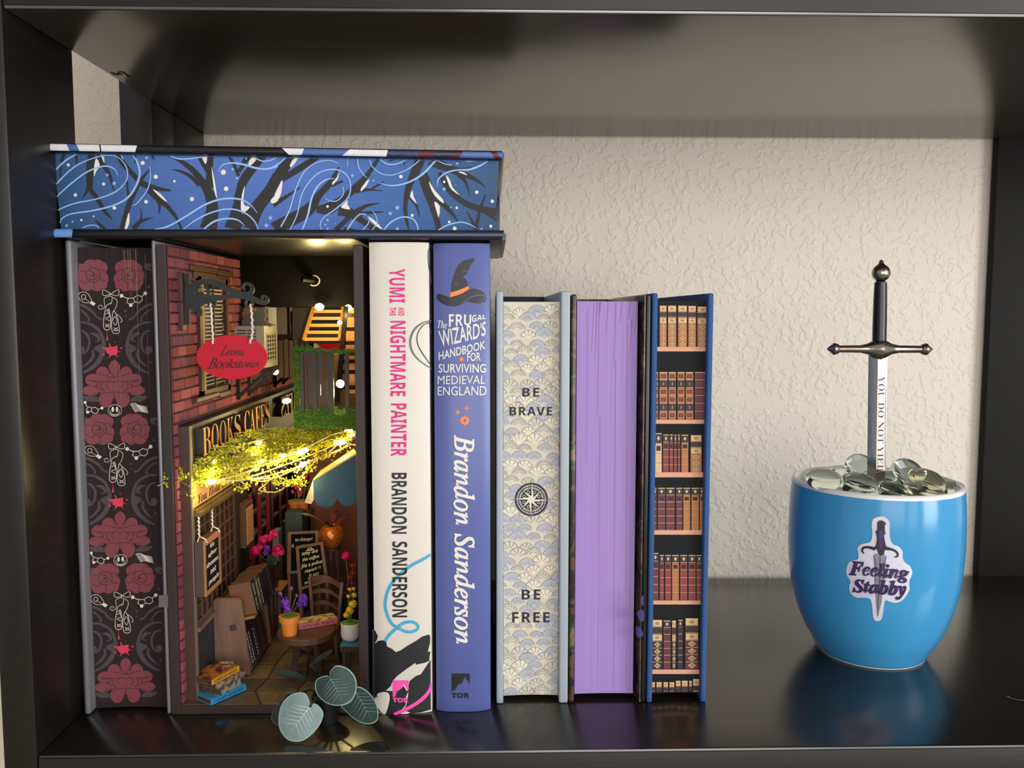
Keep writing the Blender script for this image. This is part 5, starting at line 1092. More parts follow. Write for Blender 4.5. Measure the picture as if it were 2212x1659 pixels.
P('balcony_wall', MB().box(yx(655), bx1, .150, .1515, yz(926), yz(775)), mat('balcony_back_brown', '#4a2f1b', .7, var=.3, scale=200, stretch=(6, 1, 1)))
moss = MB(); rm = random.Random(5)
def tuft(c, s, upv=(0, 0, 1)):
    for _ in range(3):
        d = Vector((rm.uniform(-1, 1), rm.uniform(-1, .4), rm.uniform(-.6, 1))).normalized() * s; w_ = d.orthogonal().normalized() * s * .16
        moss.add([c - w_, c + w_, c + d], [(0, 1, 2)])
for _ in range(2600):      # front of the floor slab
    x = rm.uniform(bx0 - .0008, bx1 - .0003); z = rm.uniform(yz(926), yz(884) + .0012 * math.sin(x * 900)); tuft(Vector((x, BY - .0002, z)), rm.uniform(.0008, .0017))
for _ in range(1300):      # left corner post
    z = rm.uniform(yz(926), yz(752)); x = bx0 + rm.uniform(-.0002, .0028 + .001 * math.sin(z * 400)); tuft(Vector((x, BY - .0004 + rm.uniform(0, .001), z)), rm.uniform(.0008, .0015))
for _ in range(700): x = rm.uniform(bx0, yx(765)); tuft(Vector((x, BY + rm.uniform(-.001, .002), yz(757) + rm.uniform(-.0012, .0012) + (.0008 if x < yx(680) else -.0006))), rm.uniform(.0007, .0014))
for _ in range(500): y_ = rm.uniform(BY, .148); tuft(Vector((bx0 - .0002, y_, rm.uniform(yz(926), yz(890)))), .0014)
P('moss', moss, mat('moss_green', '#5d8f2a', .8, var=.5, scale=700), kind='stuff', fix=False)
ld = MB(); blw = mat('ladder_black', '#0c0807', .9, spec=.1)
P('ladder_rail', MB().bar(tuple(atY(748, 662, .135)), tuple(atY(728, 868, .125)), .0026, .0022), blw)
for k, py in enumerate((681, 711, 741, 764, 781, 804, 838)):
    q = .135 - .01 * (py - 662) / 206; a_ = atY(748 - 20 * (py - 662) / 206, py, q); P('ladder_rung', MB().box(a_.x, -.0682, q, q + .004, a_.z - .0011, a_.z + .0011), blw)
P('lit_wall_board', MB().box(atY(747, 700, .146).x, -.0682, .1455, .1465, yz(850, .146), .2070), mat('board_honey', '#c98f55', .6, var=.25, scale=200))
lt = mat('stair_honey', '#c4842f', .5, var=.15)
P('back_board', MB().box(atY(632, 700, .1950).x, atY(748, 700, .1950).x, .1950, .1958, atY(700, 742, .195).z, .2075), mat('mirror_cover_umber', '#2e281c', .7, var=.6, scale=90, stretch=(3, 1, 1)))  # added board covering the mirror's bright reflection of the room
for k in range(6): x_ = 600 + k * 11.5; P('fence_reflection_plank', MB().bbox(atY(x_, 700, .1930).x, atY(x_ + 10, 700, .1930).x, .1930, .1942, atY(700, 816, .193).z, atY(700, 735 - (k % 2) * 2, .193).z, .0002, 1), mat('plank_umber', '#4a3524', .7, var=.4, scale=200, stretch=(3, 1, .3)))  # solid planks in place of a fence reflected in the mirror
P('white_reflection_strip', MB().box(atY(580, 700, .1955).x, atY(598, 700, .1955).x, .1950, .1962, atY(700, 703, .1955).z, .2075), mat('reflection_white', '#cfcfd2', .5))  # solid strip standing in for a white reflection in the mirror
P('grey_reflection_strip', MB().box(atY(598.3, 700, .1955).x, atY(620, 700, .1955).x, .1950, .1962, atY(700, 722, .1955).z, .2075), mat('reflection_grey_brown', '#5a504c', .7))  # reflected grey-brown stripe of the mirror, built as a solid strip
P('mirror_cover_panel', MB().box(atY(668, 1000, .1940).x, -.0682, .1940, .1950, .0052, atY(700, 928, .194).z), mat('mirror_cover_clay', '#6b3b22', .7, var=.5, scale=70))  # added panel hiding glaring and black reflections in the mirror
for (xa_, ya), (xb_, yb2) in (((678, 663), (656, 735)), ((741, 662), (733, 735))): P('stair_reflection_stringer', MB().bar(tuple(atY(xa_, ya, .182)), tuple(atY(xb_, yb2, .172)), .0016, .002), lt)  # stair built solid where the mirror reflects a warmly lit one
for k in range(5):
    q = k / 4; ya = 672 + q * 60; a_, c_ = atY(677 - 21 * q + 2, ya, .181 - .009 * q), atY(740 - 7 * q, ya, .181 - .009 * q); P('stair_reflection_tread', MB().box(a_.x, c_.x, a_.y - .002, a_.y + .003, a_.z - .0012, a_.z + .0008), lt)

# ------------------------------------------------ awning
teal = mat('awning_teal', '#1e4660', .8, var=.15, scale=1500, bump=.3)
A3 = lambda x, y, Y: atY(x, y, Y)
aw = thing('awning', 'teal scalloped fabric awning jutting from the right side of the miniature alley', 'awning', tuple(A3(720, 1040, .08)))
edge = [(676.5, 1038), (770.5, 982)]
bot = []
for cx_, x0_, x1_, low in ((702, 727.5, 677.5, 1097), (751, 770.5, 729.5, 1094)): pass
sc = [(770.8, 1088)] + [(770.8 - 41 * (k / 8), 1076 + 18 * math.sin(math.pi * k / 8) ** .6) for k in range(1, 9)] + [(728.6 - 51 * (k / 10), 1077 + 20.5 * math.sin(math.pi * k / 10) ** .6) for k in range(0, 10)] + [(677.5, 1076)]
pl = [(676.5, 1038), (771, 981.5)] + sc
def awf(x, y):
    Y = .083 - .010 * min(1, max(0, (y - 985) / 105)); return A3(x, y, Y)
MB().prism(pl, lambda x, y: awf(x, y), lambda x, y: awf(x, y) + Vector((0, .0007, .0002))).build('valance', teal, aw)
q = [awf(676.5, 1038), awf(771, 981.5), A3(764, 972, .112), A3(693, 1018, .118)]
MB().hexa([*q, *[p + Vector((0, 0, .0008)) for p in q]]).build('roof', mat('awning_lit_gold', '#c9a95e', .7), aw)  # golden colour stands for light falling on the awning's top
q = [awf(676.5, 1038), awf(677.5, 1080), A3(672, 1089, .080), A3(658.5, 1086, .088)]
MB().hexa([*q, *[p + Vector((-.0003, .0006, 0)) for p in q]]).build('side_flap', mat('awning_lining', '#b8b2ac', .7), aw)
P('wall_cleat', MB().bbox(-.0725, -.0682, .070, .0755, atY(765, 982, .07).z, atY(765, 942, .07).z, .0002, 1), mat('cleat_brown', '#5b3d38', .5))

# ------------------------------------------------ things standing in the alley
def blossom(mb, c, r, n=26, seed=1, sq=1.0):
    r_ = random.Random(seed)
    for k in range(n):
        d = Vector((r_.gauss(0, 1), r_.gauss(0, 1), r_.gauss(0, 1))).normalized(); t1 = d.orthogonal().normalized(); t2 = d.cross(t1); a_ = r_.uniform(0, 6.28); u = t1 * math.cos(a_) + t2 * math.sin(a_); v = d.cross(u)
        p = c + Vector((d.x * r * .62, d.y * r * .62, d.z * r * .62 * sq)); s = r * .48; k1 = d * s * .35
        mb.add([p - u * s * .9, p - u * s * .5 - v * s * .7 + k1, p + u * s * .3 - v * s * .8, p + u * s + k1, p + u * s * .4 + v * s * .8, p - u * s * .5 + v * s * .7 + k1], [(0, 1, 2, 3), (0, 3, 4, 5)])
    mb.ball(c, r * .55, r * .55, r * .55 * sq, 8, 5)
def pxd(px, Y): return px * (atY(1, 800, Y) - atY(0, 800, Y)).x
mag = mat('petal_magenta', '#d6136b', .6, var=.3, scale=800); vio = mat('petal_violet', '#7a2bb0', .6, var=.35, scale=800); yel = mat('petal_yellow', '#e8c113', .6, var=.2, scale=800); lilb = mat('bud_lilac', '#a04fc0', .6)
grn = mat('leaf_deep_green', '#27513a', .7, var=.3); mossm = mat('pot_moss', '#5a8a24', .8, var=.4, scale=900, bump=.6); stemg = mat('stem_green', '#4c6b2a', .7)
rach = mat('rack_walnut', '#7a5a47', .55, var=.35, scale=90, stretch=(5, 5, .6), bump=.1)
wal = mat('walnut_dark', '#4a3026', .5, var=.3, scale=200)
def zfl(px, py): return atZ(px, py, ZF)
# round table
TC = Vector((atY(662, 1358, .0760).x, .0760, 0)); tz = atY(662, 1360, .0760).z
tb = thing('round_table', 'miniature round walnut table near the right front of the alley', 'table', (TC.x, TC.y, ZF))
MB().lathe([(0, tz - .0036), (.0150, tz - .0036), (.0156, tz - .0032), (.0157, tz - .0004), (.0153, tz), (0, tz)], (TC.x, TC.y, 0), 40).build('tabletop', mat('table_walnut', '#5c3c2c', .4, var=.25, scale=120, stretch=(1, 6, 1)), tb, smooth=True)
for k in range(4):
    a_ = math.pi / 4 + k * math.pi / 2 + .2; d = Vector((math.cos(a_), math.sin(a_), 0)); MB().bar(TC + d * .006 + Vector((0, 0, tz - .0036)), TC + d * .0105 + Vector((0, 0, ZF)), .0026, .0020, up=(-d.y, d.x, 0)).build('leg', wal, tb)
MB().bar(TC + Vector((-.006, -.004, .016)), TC + Vector((.006, .004, .016)), .0014, .0014).build('stretcher', wal, tb); MB().bar(TC + Vector((-.005, .005, .0162)), TC + Vector((.005, -.005, .0162)), .0014, .0014).build('stretcher', wal, tb)
# terracotta pot with violet flowers
def pot_thing(name, label, px, pb_y, Y, r1, r0, h, m, mossc, blooms, stems, group='miniature flower pots', z=None, n=24, smooth=True):
    c = atY(px, pb_y, Y)
    if z is not None: c.z = z
    o = thing(name, label, 'flower pot', tuple(c), group)
    MB().lathe([(0, 0), (r0, 0), (r0 + (r1 - r0) * .7, h * .70), (r1 + .0004, h * .71), (r1 + .0005, h * .98), (r1, h), (r1 - .0005, h), (r1 - .0006, h * .9), (0, h * .9)], c, n).build('pot', m, o, smooth=smooth)
    mb = MB(); mb.ball(c + Vector((0, 0, h * .92)), r1 * .92, r1 * .92, h * .12, 14, 6); mb.build('moss_top', mossc, o, smooth=True)
    for i, (bx, by, dY, rad, m_, sq) in enumerate(blooms):
        mb = MB(); blossom(mb, atY(bx, by, Y + dY), pxd(rad, Y), 26 if rad > 7 else 8, i + 3, sq); mb.build('blossom', m_, o, fix=False)
    mb = MB()
    for (bx, by, dY) in stems: mb.tube([c + Vector((0, 0, h * .9)), (c + Vector((0, 0, h * .9))).lerp(atY(bx, by, Y + dY), .5) + Vector((0, 0, .0006)), atY(bx, by, Y + dY)], .00024, 5)
    mb.build('stems', stemg, o); return o
pot_thing('flower_pot', 'terracotta orange pot with violet flowers on the round table', 626, 1366, .0690, .0051, .0037, .0106, mat('terracotta_orange', '#d97a2c', .55, var=.06), mossm,
          [(617, 1302, -.002, 12, vio, 1.5), (620, 1314, -.003, 11, vio, 1.2), (655, 1294, 0, 12, vio, 1.3), (647, 1304, 0, 9, vio, 1), (606, 1282, 0, 5, lilb, 1), (629, 1271, 0, 5.5, lilb, 1), (641, 1286, 0, 4.5, lilb, 1), (659, 1305, 0, 7, vio, 1)],
          [(617, 1302, -.002), (655, 1294, 0), (606, 1282, 0), (629, 1271, 0), (641, 1286, 0)], z=tz + .00005)
# box-like little books
def little_book(name, label, corner, along, depthv, w_, th, mcov, mspine, group, paper=None, text=None, tm=None, st='b', par=None, lean=None):
    """corner: near bottom corner of the spine; along: unit vector along the spine; depthv: unit vector away from the spine"""
    c = Vector(corner); a_ = Vector(along); L_ = a_.length; a_ = a_.normalized(); d = Vector(depthv).normalized(); u = a_.cross(d); u = u if u.z > 0 or lean else -u; u = (lean or u).normalized()
    o = thing(name, label, 'book', tuple(c), group) if par is None else par
    t_ = .0003
    def bx(p0, la, ld, lu): return [p0, p0 + a_ * la, p0 + a_ * la + d * ld, p0 + d * ld] + [q + u * lu for q in (p0, p0 + a_ * la, p0 + a_ * la + d * ld, p0 + d * ld)]
    MB().hexa(bx(c, L_, w_, t_)).hexa(bx(c + u * (th - t_), L_, w_, t_)).build('cover', mcov, o); MB().hexa(bx(c - d * .0001, L_, t_, th)).build('spine', mspine, o)
    MB().hexa(bx(c + a_ * t_ + d * t_ + u * t_, L_ - 2 * t_, w_ - 2 * t_, th - 2 * t_)).build('page_block', paper or mat('mini_pages_brown', '#4e382e', .7, var=.3, scale=1500), o)
    if text:
        t = Art(lambda x, y, l: c - d * .00018 + a_ * (L_ * x) + u * (th * y)); t.text(text, [(.08, .78), (.92, .78), (.92, .25), (.08, .25)], st); t.build('lettering', tm or mat('mini_ink', '#1d1413', .6), o)
    return o
# pile in the front left corner, built upwards
g = 'little books piled in the front left corner'
def pile(px0, py0, px1, py1, z, w_, th, label, mc, ms, **k):
    a_, b_2 = atZ(px0, py0, z), atZ(px1, py1, z); v = b_2 - a_; d = Vector((-v.y, v.x, 0)); return little_book('mini_book', label, a_, v, d, w_, th, mc, ms, g, **k), z + th + .00005
z_ = ZF + .0003
_, z_ = pile(455.5, 1524, 532, 1490, z_, .0135, .0030, 'bottom little book of the corner pile with bright blue spine', mat('cover_sky', '#3f9bc4', .35), mat('spine_azure', '#2b8fd0', .4), text='CULINARY ADVENTURES')
_, z_ = pile(477, 1503, 520, 1478, z_, .0140, .0034, 'little book second from the bottom of the corner pile, grey photographic cover', mat('cover_smoke', '#7b8290', .3, color2='#3e3a3c', scale=500, contrast=.15), mat('spine_smoke', '#8f8c80', .4, color2='#4a4440', scale=400, contrast=.15))
_, z_ = pile(466, 1490, 530, 1459, z_, .0140, .0030, 'little book third from the bottom of the corner pile with tan spine end', mat('cover_sepia', '#8b6a48', .3, color2='#3b2a22', scale=400, contrast=.15), mat('spine_pale_tan', '#9d8a78', .4, color2='#5b4a44', scale=400, contrast=.1))
_, z_ = pile(457.5, 1481, 517, 1449, z_, .0150, .0029, 'topmost little book of the corner pile, brown picture cover and yellow spine', mat('cover_golden_brown', '#a8662a', .3, color2='#42150f', scale=220, contrast=.1), mat('spine_yellow', '#cf9a2e', .4), text='COMEDY AND MELODY')
t = Art(lambda x, y, l: atZ(x, y, z_ + .00008)); t.text('A SECRET OF', (474, 1428.5, 504, 1434), 'b'); t.text('AMERICA', (480, 1437, 500, 1441), 'b'); t.build('lettering', mat('mini_ink_white', '#d8cfc0', .6), _)
# book on the round table
a_, b_2 = atZ(645.5, 1361, tz + .0001), atZ(729.5, 1346, tz + .0001); v = b_2 - a_
ob = little_book('mini_book', 'little pink-spined book with a cream picture cover on the round table', a_, v, Vector((-v.y, v.x, 0)), .0098, .0030, mat('cover_cream_art', '#d9bf86', .3, color2='#8f6a40', scale=300, contrast=.12), mat('spine_rose', '#cf6f74', .4), None, paper=mat('mini_pages_cream', '#b49a78', .7), text='AUTUMN  WALTZ')
# pedestal with white pot, right edge
stc = atY(757, 1384, .066); st_ = thing('plant_stand', 'small teal-topped wooden stand half hidden by the right side of the box', 'plant stand', (stc.x, stc.y, ZF))
MB().bbox(atY(734.5, 1384, .060).x, -.0683, .0590, .0760, stc.z - .0034, stc.z - .0006, .0002, 1).build('top', fr2, st_); MB().bbox(atY(734.5, 1384, .060).x, -.0683, .0590, .0760, stc.z - .0006, stc.z, .0001, 1).build('teal_top', mat('stand_teal', '#2f7186', .6), st_)
for dx_, y_ in ((.001, .061), (.001, .074), (.0125, .061), (.0125, .074)): MB().box(atY(734.5, 1384, .06).x + dx_, atY(734.5, 1384, .06).x + dx_ + .002, y_ - .001, y_ + .001, ZF + .0002, stc.z - .0034).build('leg', wal, st_)
wc = atY(757, 1381, .068); wp = thing('flower_pot', 'white ceramic pot with yellow flowers at the right edge of the alley', 'flower pot', (wc.x, wc.y, stc.z), 'miniature flower pots')
MB().lathe([(0, .00005), (.0035, .00005), (.0048, .0012), (.0052, .003), (.0052, .0092), (.0048, .0094), (.0047, .0086), (0, .0086)], (wc.x, wc.y, stc.z), 10).build('pot', mat('ceramic_white', '#d6d0c6', .3), wp, smooth=True)
MB().ball((wc.x, wc.y, stc.z + .0088), .0048, .0048, .0012, 12, 6).build('moss_top', mossm, wp, smooth=True)
for i, (bx, by, r_) in enumerate(((756, 1318, 11), (762, 1304, 11), (748, 1328, 8), (752, 1288, 5), (765, 1285, 7), (755, 1273, 5), (764, 1272, 5))):
    mb = MB(); blossom(mb, atY(bx, by, .068), pxd(r_, .068), 22, 40 + i); mb.build('blossom', yel, wp, fix=False)
mb = MB()
for bx, by in ((756, 1318), (762, 1304), (748, 1328), (752, 1288), (765, 1275)): mb.tube([Vector((wc.x, wc.y, stc.z + .0088)), atY(bx, by, .068)], .00026, 5)
mb.build('stems', stemg, wp)
# chair
ch = thing('chair', 'miniature brown wooden chair with slatted back behind the round table', 'chair', tuple(atY(705, 1400, .104)))
cY = .112; chm = mat('chair_walnut', '#6a4632', .5, var=.25, scale=300, stretch=(1, 1, .3))
sz = atY(700, 1352, .104).z; cw0, cw1 = atY(676, 1340, cY).x, atY(734, 1340, cY).x
MB().bbox(cw0 - .001, cw1 + .001, .0960, .1120, sz - .002, sz, .0004, 2).build('seat', chm, ch)
for (xa_, ya), (xb_, yb2), nm_ in (((669, 1246), (677, 1345), 0), ((739, 1258), (731, 1345), 1)):
    MB().bar(atY(xa_, ya, cY + .003), Vector((atY(xb_, yb2, cY).x, cY, sz)), .0018, .0020, up=(0, 1, 0)).build('back_post', chm, ch)
for k, (y0_, y1_) in enumerate(((1246, 1262), (1276, 1290), (1302, 1316))):
    h_ = (14, 9, 9)[k]; qq = []
    for i in range(9):
        u = i / 8; x = (671 + k * 2.2) + (737 - k * 2.2 - 671 - k * 2.2) * u; yy = y0_ + (y1_ - y0_) * u - 6 * math.sin(math.pi * u); qq.append((x, yy))
    vs = []; 
    for (x, yy) in qq: p = atY(x, yy, cY + .0025 - k * .0008); s_ = .0035 * math.sin(math.pi * (x - 671) / 66); hh = pxd(h_, cY); vs += [p + Vector((0, s_, 0)), p + Vector((0, s_, -hh)), p + Vector((0, s_ + .0009, 0)), p + Vector((0, s_ + .0009, -hh))]
    fs = []
    for i in range(8): b0, b1 = i * 4, i * 4 + 4; fs += [(b0, b0 + 1, b1 + 1, b1), (b0 + 2, b1 + 2, b1 + 3, b0 + 3), (b0, b1, b1 + 2, b0 + 2), (b0 + 1, b0 + 3, b1 + 3, b1 + 1)]
    fs += [(0, 2, 3, 1), (32, 33, 35, 34)]; MB().add(vs, fs).build('back_slat', chm, ch)
for x, y_ in ((cw0, .0970), (cw1, .0970), (cw0, .1110), (cw1, .1110)):
    MB().bar(Vector((x, y_, sz - .002)), Vector((x * 1.0 + (.0006 if x == cw1 else -.0006), y_, ZF + .0003)), .0018, .0018).build('leg', chm, ch)
# chalk boards
slate = mat('chalkboard_black', '#090706', .9, spec=.15, var=.2); bfr = mat('easel_brown', '#6b4424', .5, var=.25, scale=250); chalk = mat('chalk_cream', '#d9c9a4', .8)
def easel(label, q, Yt_, Yb_, lines, fw, drop, backY):
    TLq, TRq, BRq, BLq = [atY(*p, Y) for p, Y in zip(q, (Yt_, Yt_, Yb_, Yb_))]
    o = thing('chalkboard', label, 'sign', tuple((BLq + BRq) / 2), 'easel chalkboards')
    n_ = (TRq - TLq).cross(BLq - TLq).normalized()
    if n_.y > 0: n_ = -n_
    def B(u, v, l=0): return (TLq * (1 - u) + TRq * u) * v + (BLq * (1 - u) + BRq * u) * (1 - v) + n_ * l
    def pnl(u0, u1, v0, v1, l0, l1): a4 = [B(u0, v0, l0), B(u1, v0, l0), B(u1, v1, l0), B(u0, v1, l0)]; return a4 + [B(u0, v0, l1), B(u1, v0, l1), B(u1, v1, l1), B(u0, v1, l1)]
    MB().hexa(pnl(fw, 1 - fw, fw * .6, 1 - fw * .6, -.001, 0)).build('slate', slate, o)
    for a4 in ((0, fw, 0, 1), (1 - fw, 1, 0, 1)): MB().hexa(pnl(*a4, -.0014, .0007)).build('frame', bfr, o)
    for a4 in ((fw, 1 - fw, 1 - fw * .6, 1), (fw, 1 - fw, 0, fw * .6)): MB().hexa(pnl(*a4, -.0014, .0007)).build('frame', bfr, o)
    for u in (.05, .95):
        p = B(u, 0, -.0004); e = Vector((p.x, p.y - .0008, ZF + .0002)); MB().bar(p, e, .0018, .0014).build('leg', bfr, o)
        p = B(u, .98, -.0014); e = Vector((p.x, p.y + backY, ZF + .0002)); MB().bar(p, e, .0016, .0014).build('leg', bfr, o)
    t = Art(lambda u, v, l: B(u, v, .00012))
    for s_, (u0, v0, u1, v1), rise in lines: t.text(s_, [(u0, v1), (u1, v1 + rise), (u1, v0 + rise), (u0, v0)], 'sbi', 0)
    t2 = Art(lambda u, v, l: B(u, v, .00012)); t2.line([(.42, .90), (.45, .865), (.55, .865), (.58, .90)], .012); t2.disc(.5, .905, .08, .008); t2.line([(.36, .855), (.5, .85), (.64, .86)], .008)
    if len(lines) > 3: t2.build('cup_drawing', chalk, o); t.build('lettering', chalk, o)
    else: t.build('lettering', chalk, o)
    return o
easel('front easel chalkboard with cream handwriting about coffee, behind the chair', [(639, 1180), (698, 1170), (710, 1256), (646, 1276)], .131, .124,
      [('Why did', (.20, .74, .78, .83), .01), ('the coffee', (.20, .60, .80, .70), .01), ('file a police', (.13, .455, .87, .56), .01), ('report ??', (.24, .33, .80, .42), .01), ('It got', (.36, .21, .72, .30), .0), ('mugged !!', (.2, .08, .8, .17), .0)], .11, 0, .012)
easel('rear easel chalkboard half hidden behind the coffee joke board', [(622, 1149), (688, 1146), (692, 1235), (621, 1240)], .150, .143,
      [('to change?', (.24, .74, .80, .84), .01), ('it', (.12, .62, .2, .70), 0), ('!?', (.44, .60, .54, .68), 0)], .11, 0, .01)
# little side table with pleated pot
sd = thing('side_table', 'tiny square table with a honey-coloured top left of the chalkboards', 'table', tuple(atY(600, 1290, .138)))
q0, q1 = atY(577, 1275, .128), atY(609, 1275, .128); sz2 = q0.z
MB().bbox(q0.x, q1.x, .128, .1475, sz2 - .0028, sz2 - .0004, .0002, 1).build('apron', fr2, sd); MB().bbox(q0.x, q1.x, .1278, .1477, sz2 - .0004, sz2, .0001, 1).build('tabletop', mat('table_honey', '#b37c42', .35, var=.2), sd)
for x in (q0.x + .001, q1.x - .003):
    for y_ in (.129, .1455): MB().box(x, x + .002, y_, y_ + .0018, ZF + .0002, sz2 - .0028).build('leg', wal, sd)
pc_ = Vector((atY(588, 1272, .135).x, .1345, sz2 + .00005)); pp_ = thing('flower_pot', 'dark pleated pot with magenta and purple flowers on the tiny square table', 'flower pot', tuple(pc_), 'miniature flower pots')
prof = [(0, 0), (.0036, 0), (.0062, .0150), (.0057, .0150), (.0050, .0130), (0, .0130)]; mb = MB(); vs = []; nn = 16
for (r_, z1_) in prof:
    for k in range(nn): rr_ = r_ * (1.0 if k % 2 else .86); vs.append(pc_ + Vector((rr_ * math.cos(2 * math.pi * k / nn), rr_ * math.sin(2 * math.pi * k / nn), z1_)))
mb.add(vs, [(i * nn + k, i * nn + (k + 1) % nn, (i + 1) * nn + (k + 1) % nn, (i + 1) * nn + k) for i in range(len(prof) - 1) for k in range(nn)]).build('pot', mat('pot_dark_bronze', '#3b2a26', .3, metal=.3), pp_)
for i, (bx, by, r_, m_, sq) in enumerate(((553, 1189, 12, mag, 1.1), (561, 1180, 9, mag, 1), (568, 1166, 12, mag, .8), (576, 1160, 9, mag, .8), (591, 1154, 12, mag, .9), (583, 1162, 8, mag, 1), (600, 1186, 14, mag, .9), (606, 1193, 11, mag, .9), (594, 1196, 8, mag, 1), (577, 1185, 9, vio, 1.2), (573, 1196, 7, vio, 1.3), (585, 1203, 9, grn, 1), (579, 1210, 7, grn, 1), (592, 1209, 7, grn, .9))):
    mb = MB(); blossom(mb, atY(bx, by, .131), pxd(r_, .131), 28, 70 + i, sq); mb.build('blossom' if m_ is not grn else 'foliage', m_, pp_, fix=False)
mb = MB()
for bx, by in ((553, 1189), (568, 1166), (591, 1154), (600, 1186), (577, 1190)): mb.tube([pc_ + Vector((0, 0, .013)), atY(bx, by, .131)], .00026, 5)
mb.build('stems', stemg, pp_)
# copper pot on a tall stand
cpc = atY(717, 1181, .150); cps = thing('plant_stand', 'tall slim wooden stool under the copper pot at the back of the alley', 'plant stand', (cpc.x, cpc.y, ZF))
MB().lathe([(0, cpc.z - .0015), (.0055, cpc.z - .0015), (.0055, cpc.z), (0, cpc.z)], (cpc.x, cpc.y, 0), 20).build('top', fr2, cps)
for k in range(3): a_ = k * 2.094 + .5; MB().bar((cpc.x + .003 * math.cos(a_), cpc.y + .003 * math.sin(a_), cpc.z - .0015), (cpc.x + .0052 * math.cos(a_), cpc.y + .0052 * math.sin(a_), ZF + .0003), .0016, .0016).build('leg', wal, cps)
cpo = thing('flower_pot', 'hammered copper pot with pink-edged leaves below the teal awning', 'flower pot', (cpc.x, cpc.y, cpc.z), 'miniature flower pots')
cs = pxd(29, .150)
MB().lathe([(0, .0001), (cs * .55, .0001), (cs * .85, cs * .35), (cs, cs * .85), (cs * .95, cs * 1.3), (cs * .75, cs * 1.62), (cs * .62, cs * 1.68), (cs * .56, cs * 1.6), (0, cs * 1.4)], cpc, 26).build('pot', mat('hammered_copper', '#e08a3c', .3, metal=.6, color2='#b05a20', scale=900, contrast=.05, bump=1.0, bscale=600), cpo, smooth=True)
pkl = mat('leaf_rose', '#a34a44', .5, var=.4, scale=400); pke = mat('leaf_pale_edge', '#c9a878', .5)
def bladeleaf(a_, b_2, w_, m_, par, nm_='leaf', up=(0, 0, 1)):
    a_, b_2 = Vector(a_), Vector(b_2); d = b_2 - a_; s_ = d.cross(Vector(up)).normalized() * w_; s_ = s_ + Vector((0, 0, w_ * .5)); vs = []
    for i in range(7): u = i / 6; c_ = a_ + d * u + Vector((0, 0, .0015 * math.sin(math.pi * u))); k = math.sin(math.pi * min(1, u * .95 + .05)) ** .7; vs += [c_ + s_ * k, c_ + Vector((0, 0, -.0003)), c_ - s_ * k]
    fs = []
    for i in range(6): b0 = i * 3; fs += [(b0, b0 + 1, b0 + 4, b0 + 3), (b0 + 1, b0 + 2, b0 + 5, b0 + 4)]
    mb = MB().add(vs, fs); return mb.build(nm_, m_, par, fix=False)
ct = cpc + Vector((0, 0, cs * 1.6))
for (x, y, dY, w_, m_) in ((660, 1089, -.03, .0022, pkl), (651, 1109, -.025, .0016, pke), (764, 1117, -.02, .0024, pkl), (722, 1102, -.02, .002, pkl), (735, 1095, .0, .002, mat('leaf_ochre', '#b98a1f', .6))):
    tip = atY(x, y, .150 + dY); root = ct.lerp(tip, .25); bladeleaf(root, tip, w_, m_, cpo); MB().tube([ct, root], .0004, 5).build('stem', mat('stem_black_green', '#1d231b', .6), cpo)
# magenta flower and friends at the right edge, orange pots at the back
rf = thing('flower_pot', 'tall dark vase of magenta and red blooms at the right edge by the chair', 'flower pot', tuple(atY(757, 1300, .125)), 'miniature flower pots')
vz = atY(757, 1300, .125)
MB().lathe([(0, ZF + .0002), (.0045, ZF + .0002), (.0052, vz.z - .004), (.0048, vz.z + .003), (.0042, vz.z + .003), (0, vz.z)], (vz.x, vz.y, 0), 14).build('vase', mat('vase_black', '#1b1618', .3), rf, smooth=True)
for i, (bx, by, r_, m_) in enumerate(((747, 1201, 12, mag), (762, 1222, 8, mat('petal_red', '#a31d2a', .6, var=.3)), (763, 1238, 8, mat('petal_red', '#a31d2a', .6)), (757, 1248, 7, mat('petal_red', '#a31d2a', .6)), (750, 1268, 9, mat('petal_plum', '#5a2560', .6)), (762, 1262, 8, mat('petal_plum', '#5a2560', .6)), (746, 1281, 7, mat('petal_plum', '#5a2560', .6)))):
    mb = MB(); blossom(mb, atY(bx, by, .125), pxd(r_, .125), 24, 110 + i); mb.build('blossom', m_, rf, fix=False)
mb = MB(); mb.tube([vz, atY(747, 1201, .125)], .0004, 5); mb.tube([vz, atY(762, 1222, .125)], .0004, 5); mb.build('stems', stemg, rf)
bsh = P('back_shelf', MB().bbox(atY(628, 1110, .18).x, atY(672, 1110, .18).x, .174, .192, atY(650, 1106, .18).z - .0016, atY(650, 1106, .18).z, .0002, 1).bar((atY(640, 1110, .18).x, .183, ZF), (atY(640, 1110, .18).x, .183, atY(650, 1106, .18).z), .003, .003), fr2)
zs_ = atY(650, 1106, .18).z
for (bx, nm_) in ((637, 'left small orange pot on the dark shelf at the back of the alley'), (655, 'right small orange pot on the dark shelf at the back of the alley')):
    pot_thing('flower_pot', nm_, bx, 1100, .182, .0040, .0030, .0075, mat('terracotta_dull', '#b5652a', .6), mat('pot_moss', '#5a8a24'), [(bx + 4, 1052 if bx < 645 else 1030, 0, 8, mag, 1), (bx - 5, 1062, 0, 6, mag, 1)], [(bx + 4, 1052, 0)], z=zs_ + .00005)
cub = MB().bbox(atY(617, 1150, .17).x, atY(655, 1150, .17).x, .168, .186, ZF + .0003, atY(640, 1105, .17).z, .001, 2); tag(cub.build('planter_box', mat('box_slate', '#39424a', .7, var=.4, scale=300)), 'slate-grey box standing at the back behind the chalkboards', 'box')
P('wall_crate', MB().bbox(atY(590, 1150, .185).x, atY(603, 1150, .185).x, .183, .192, ZF, atY(600, 1145, .185).z, .0003, 1), mat('post_grey', '#7e8288', .5))
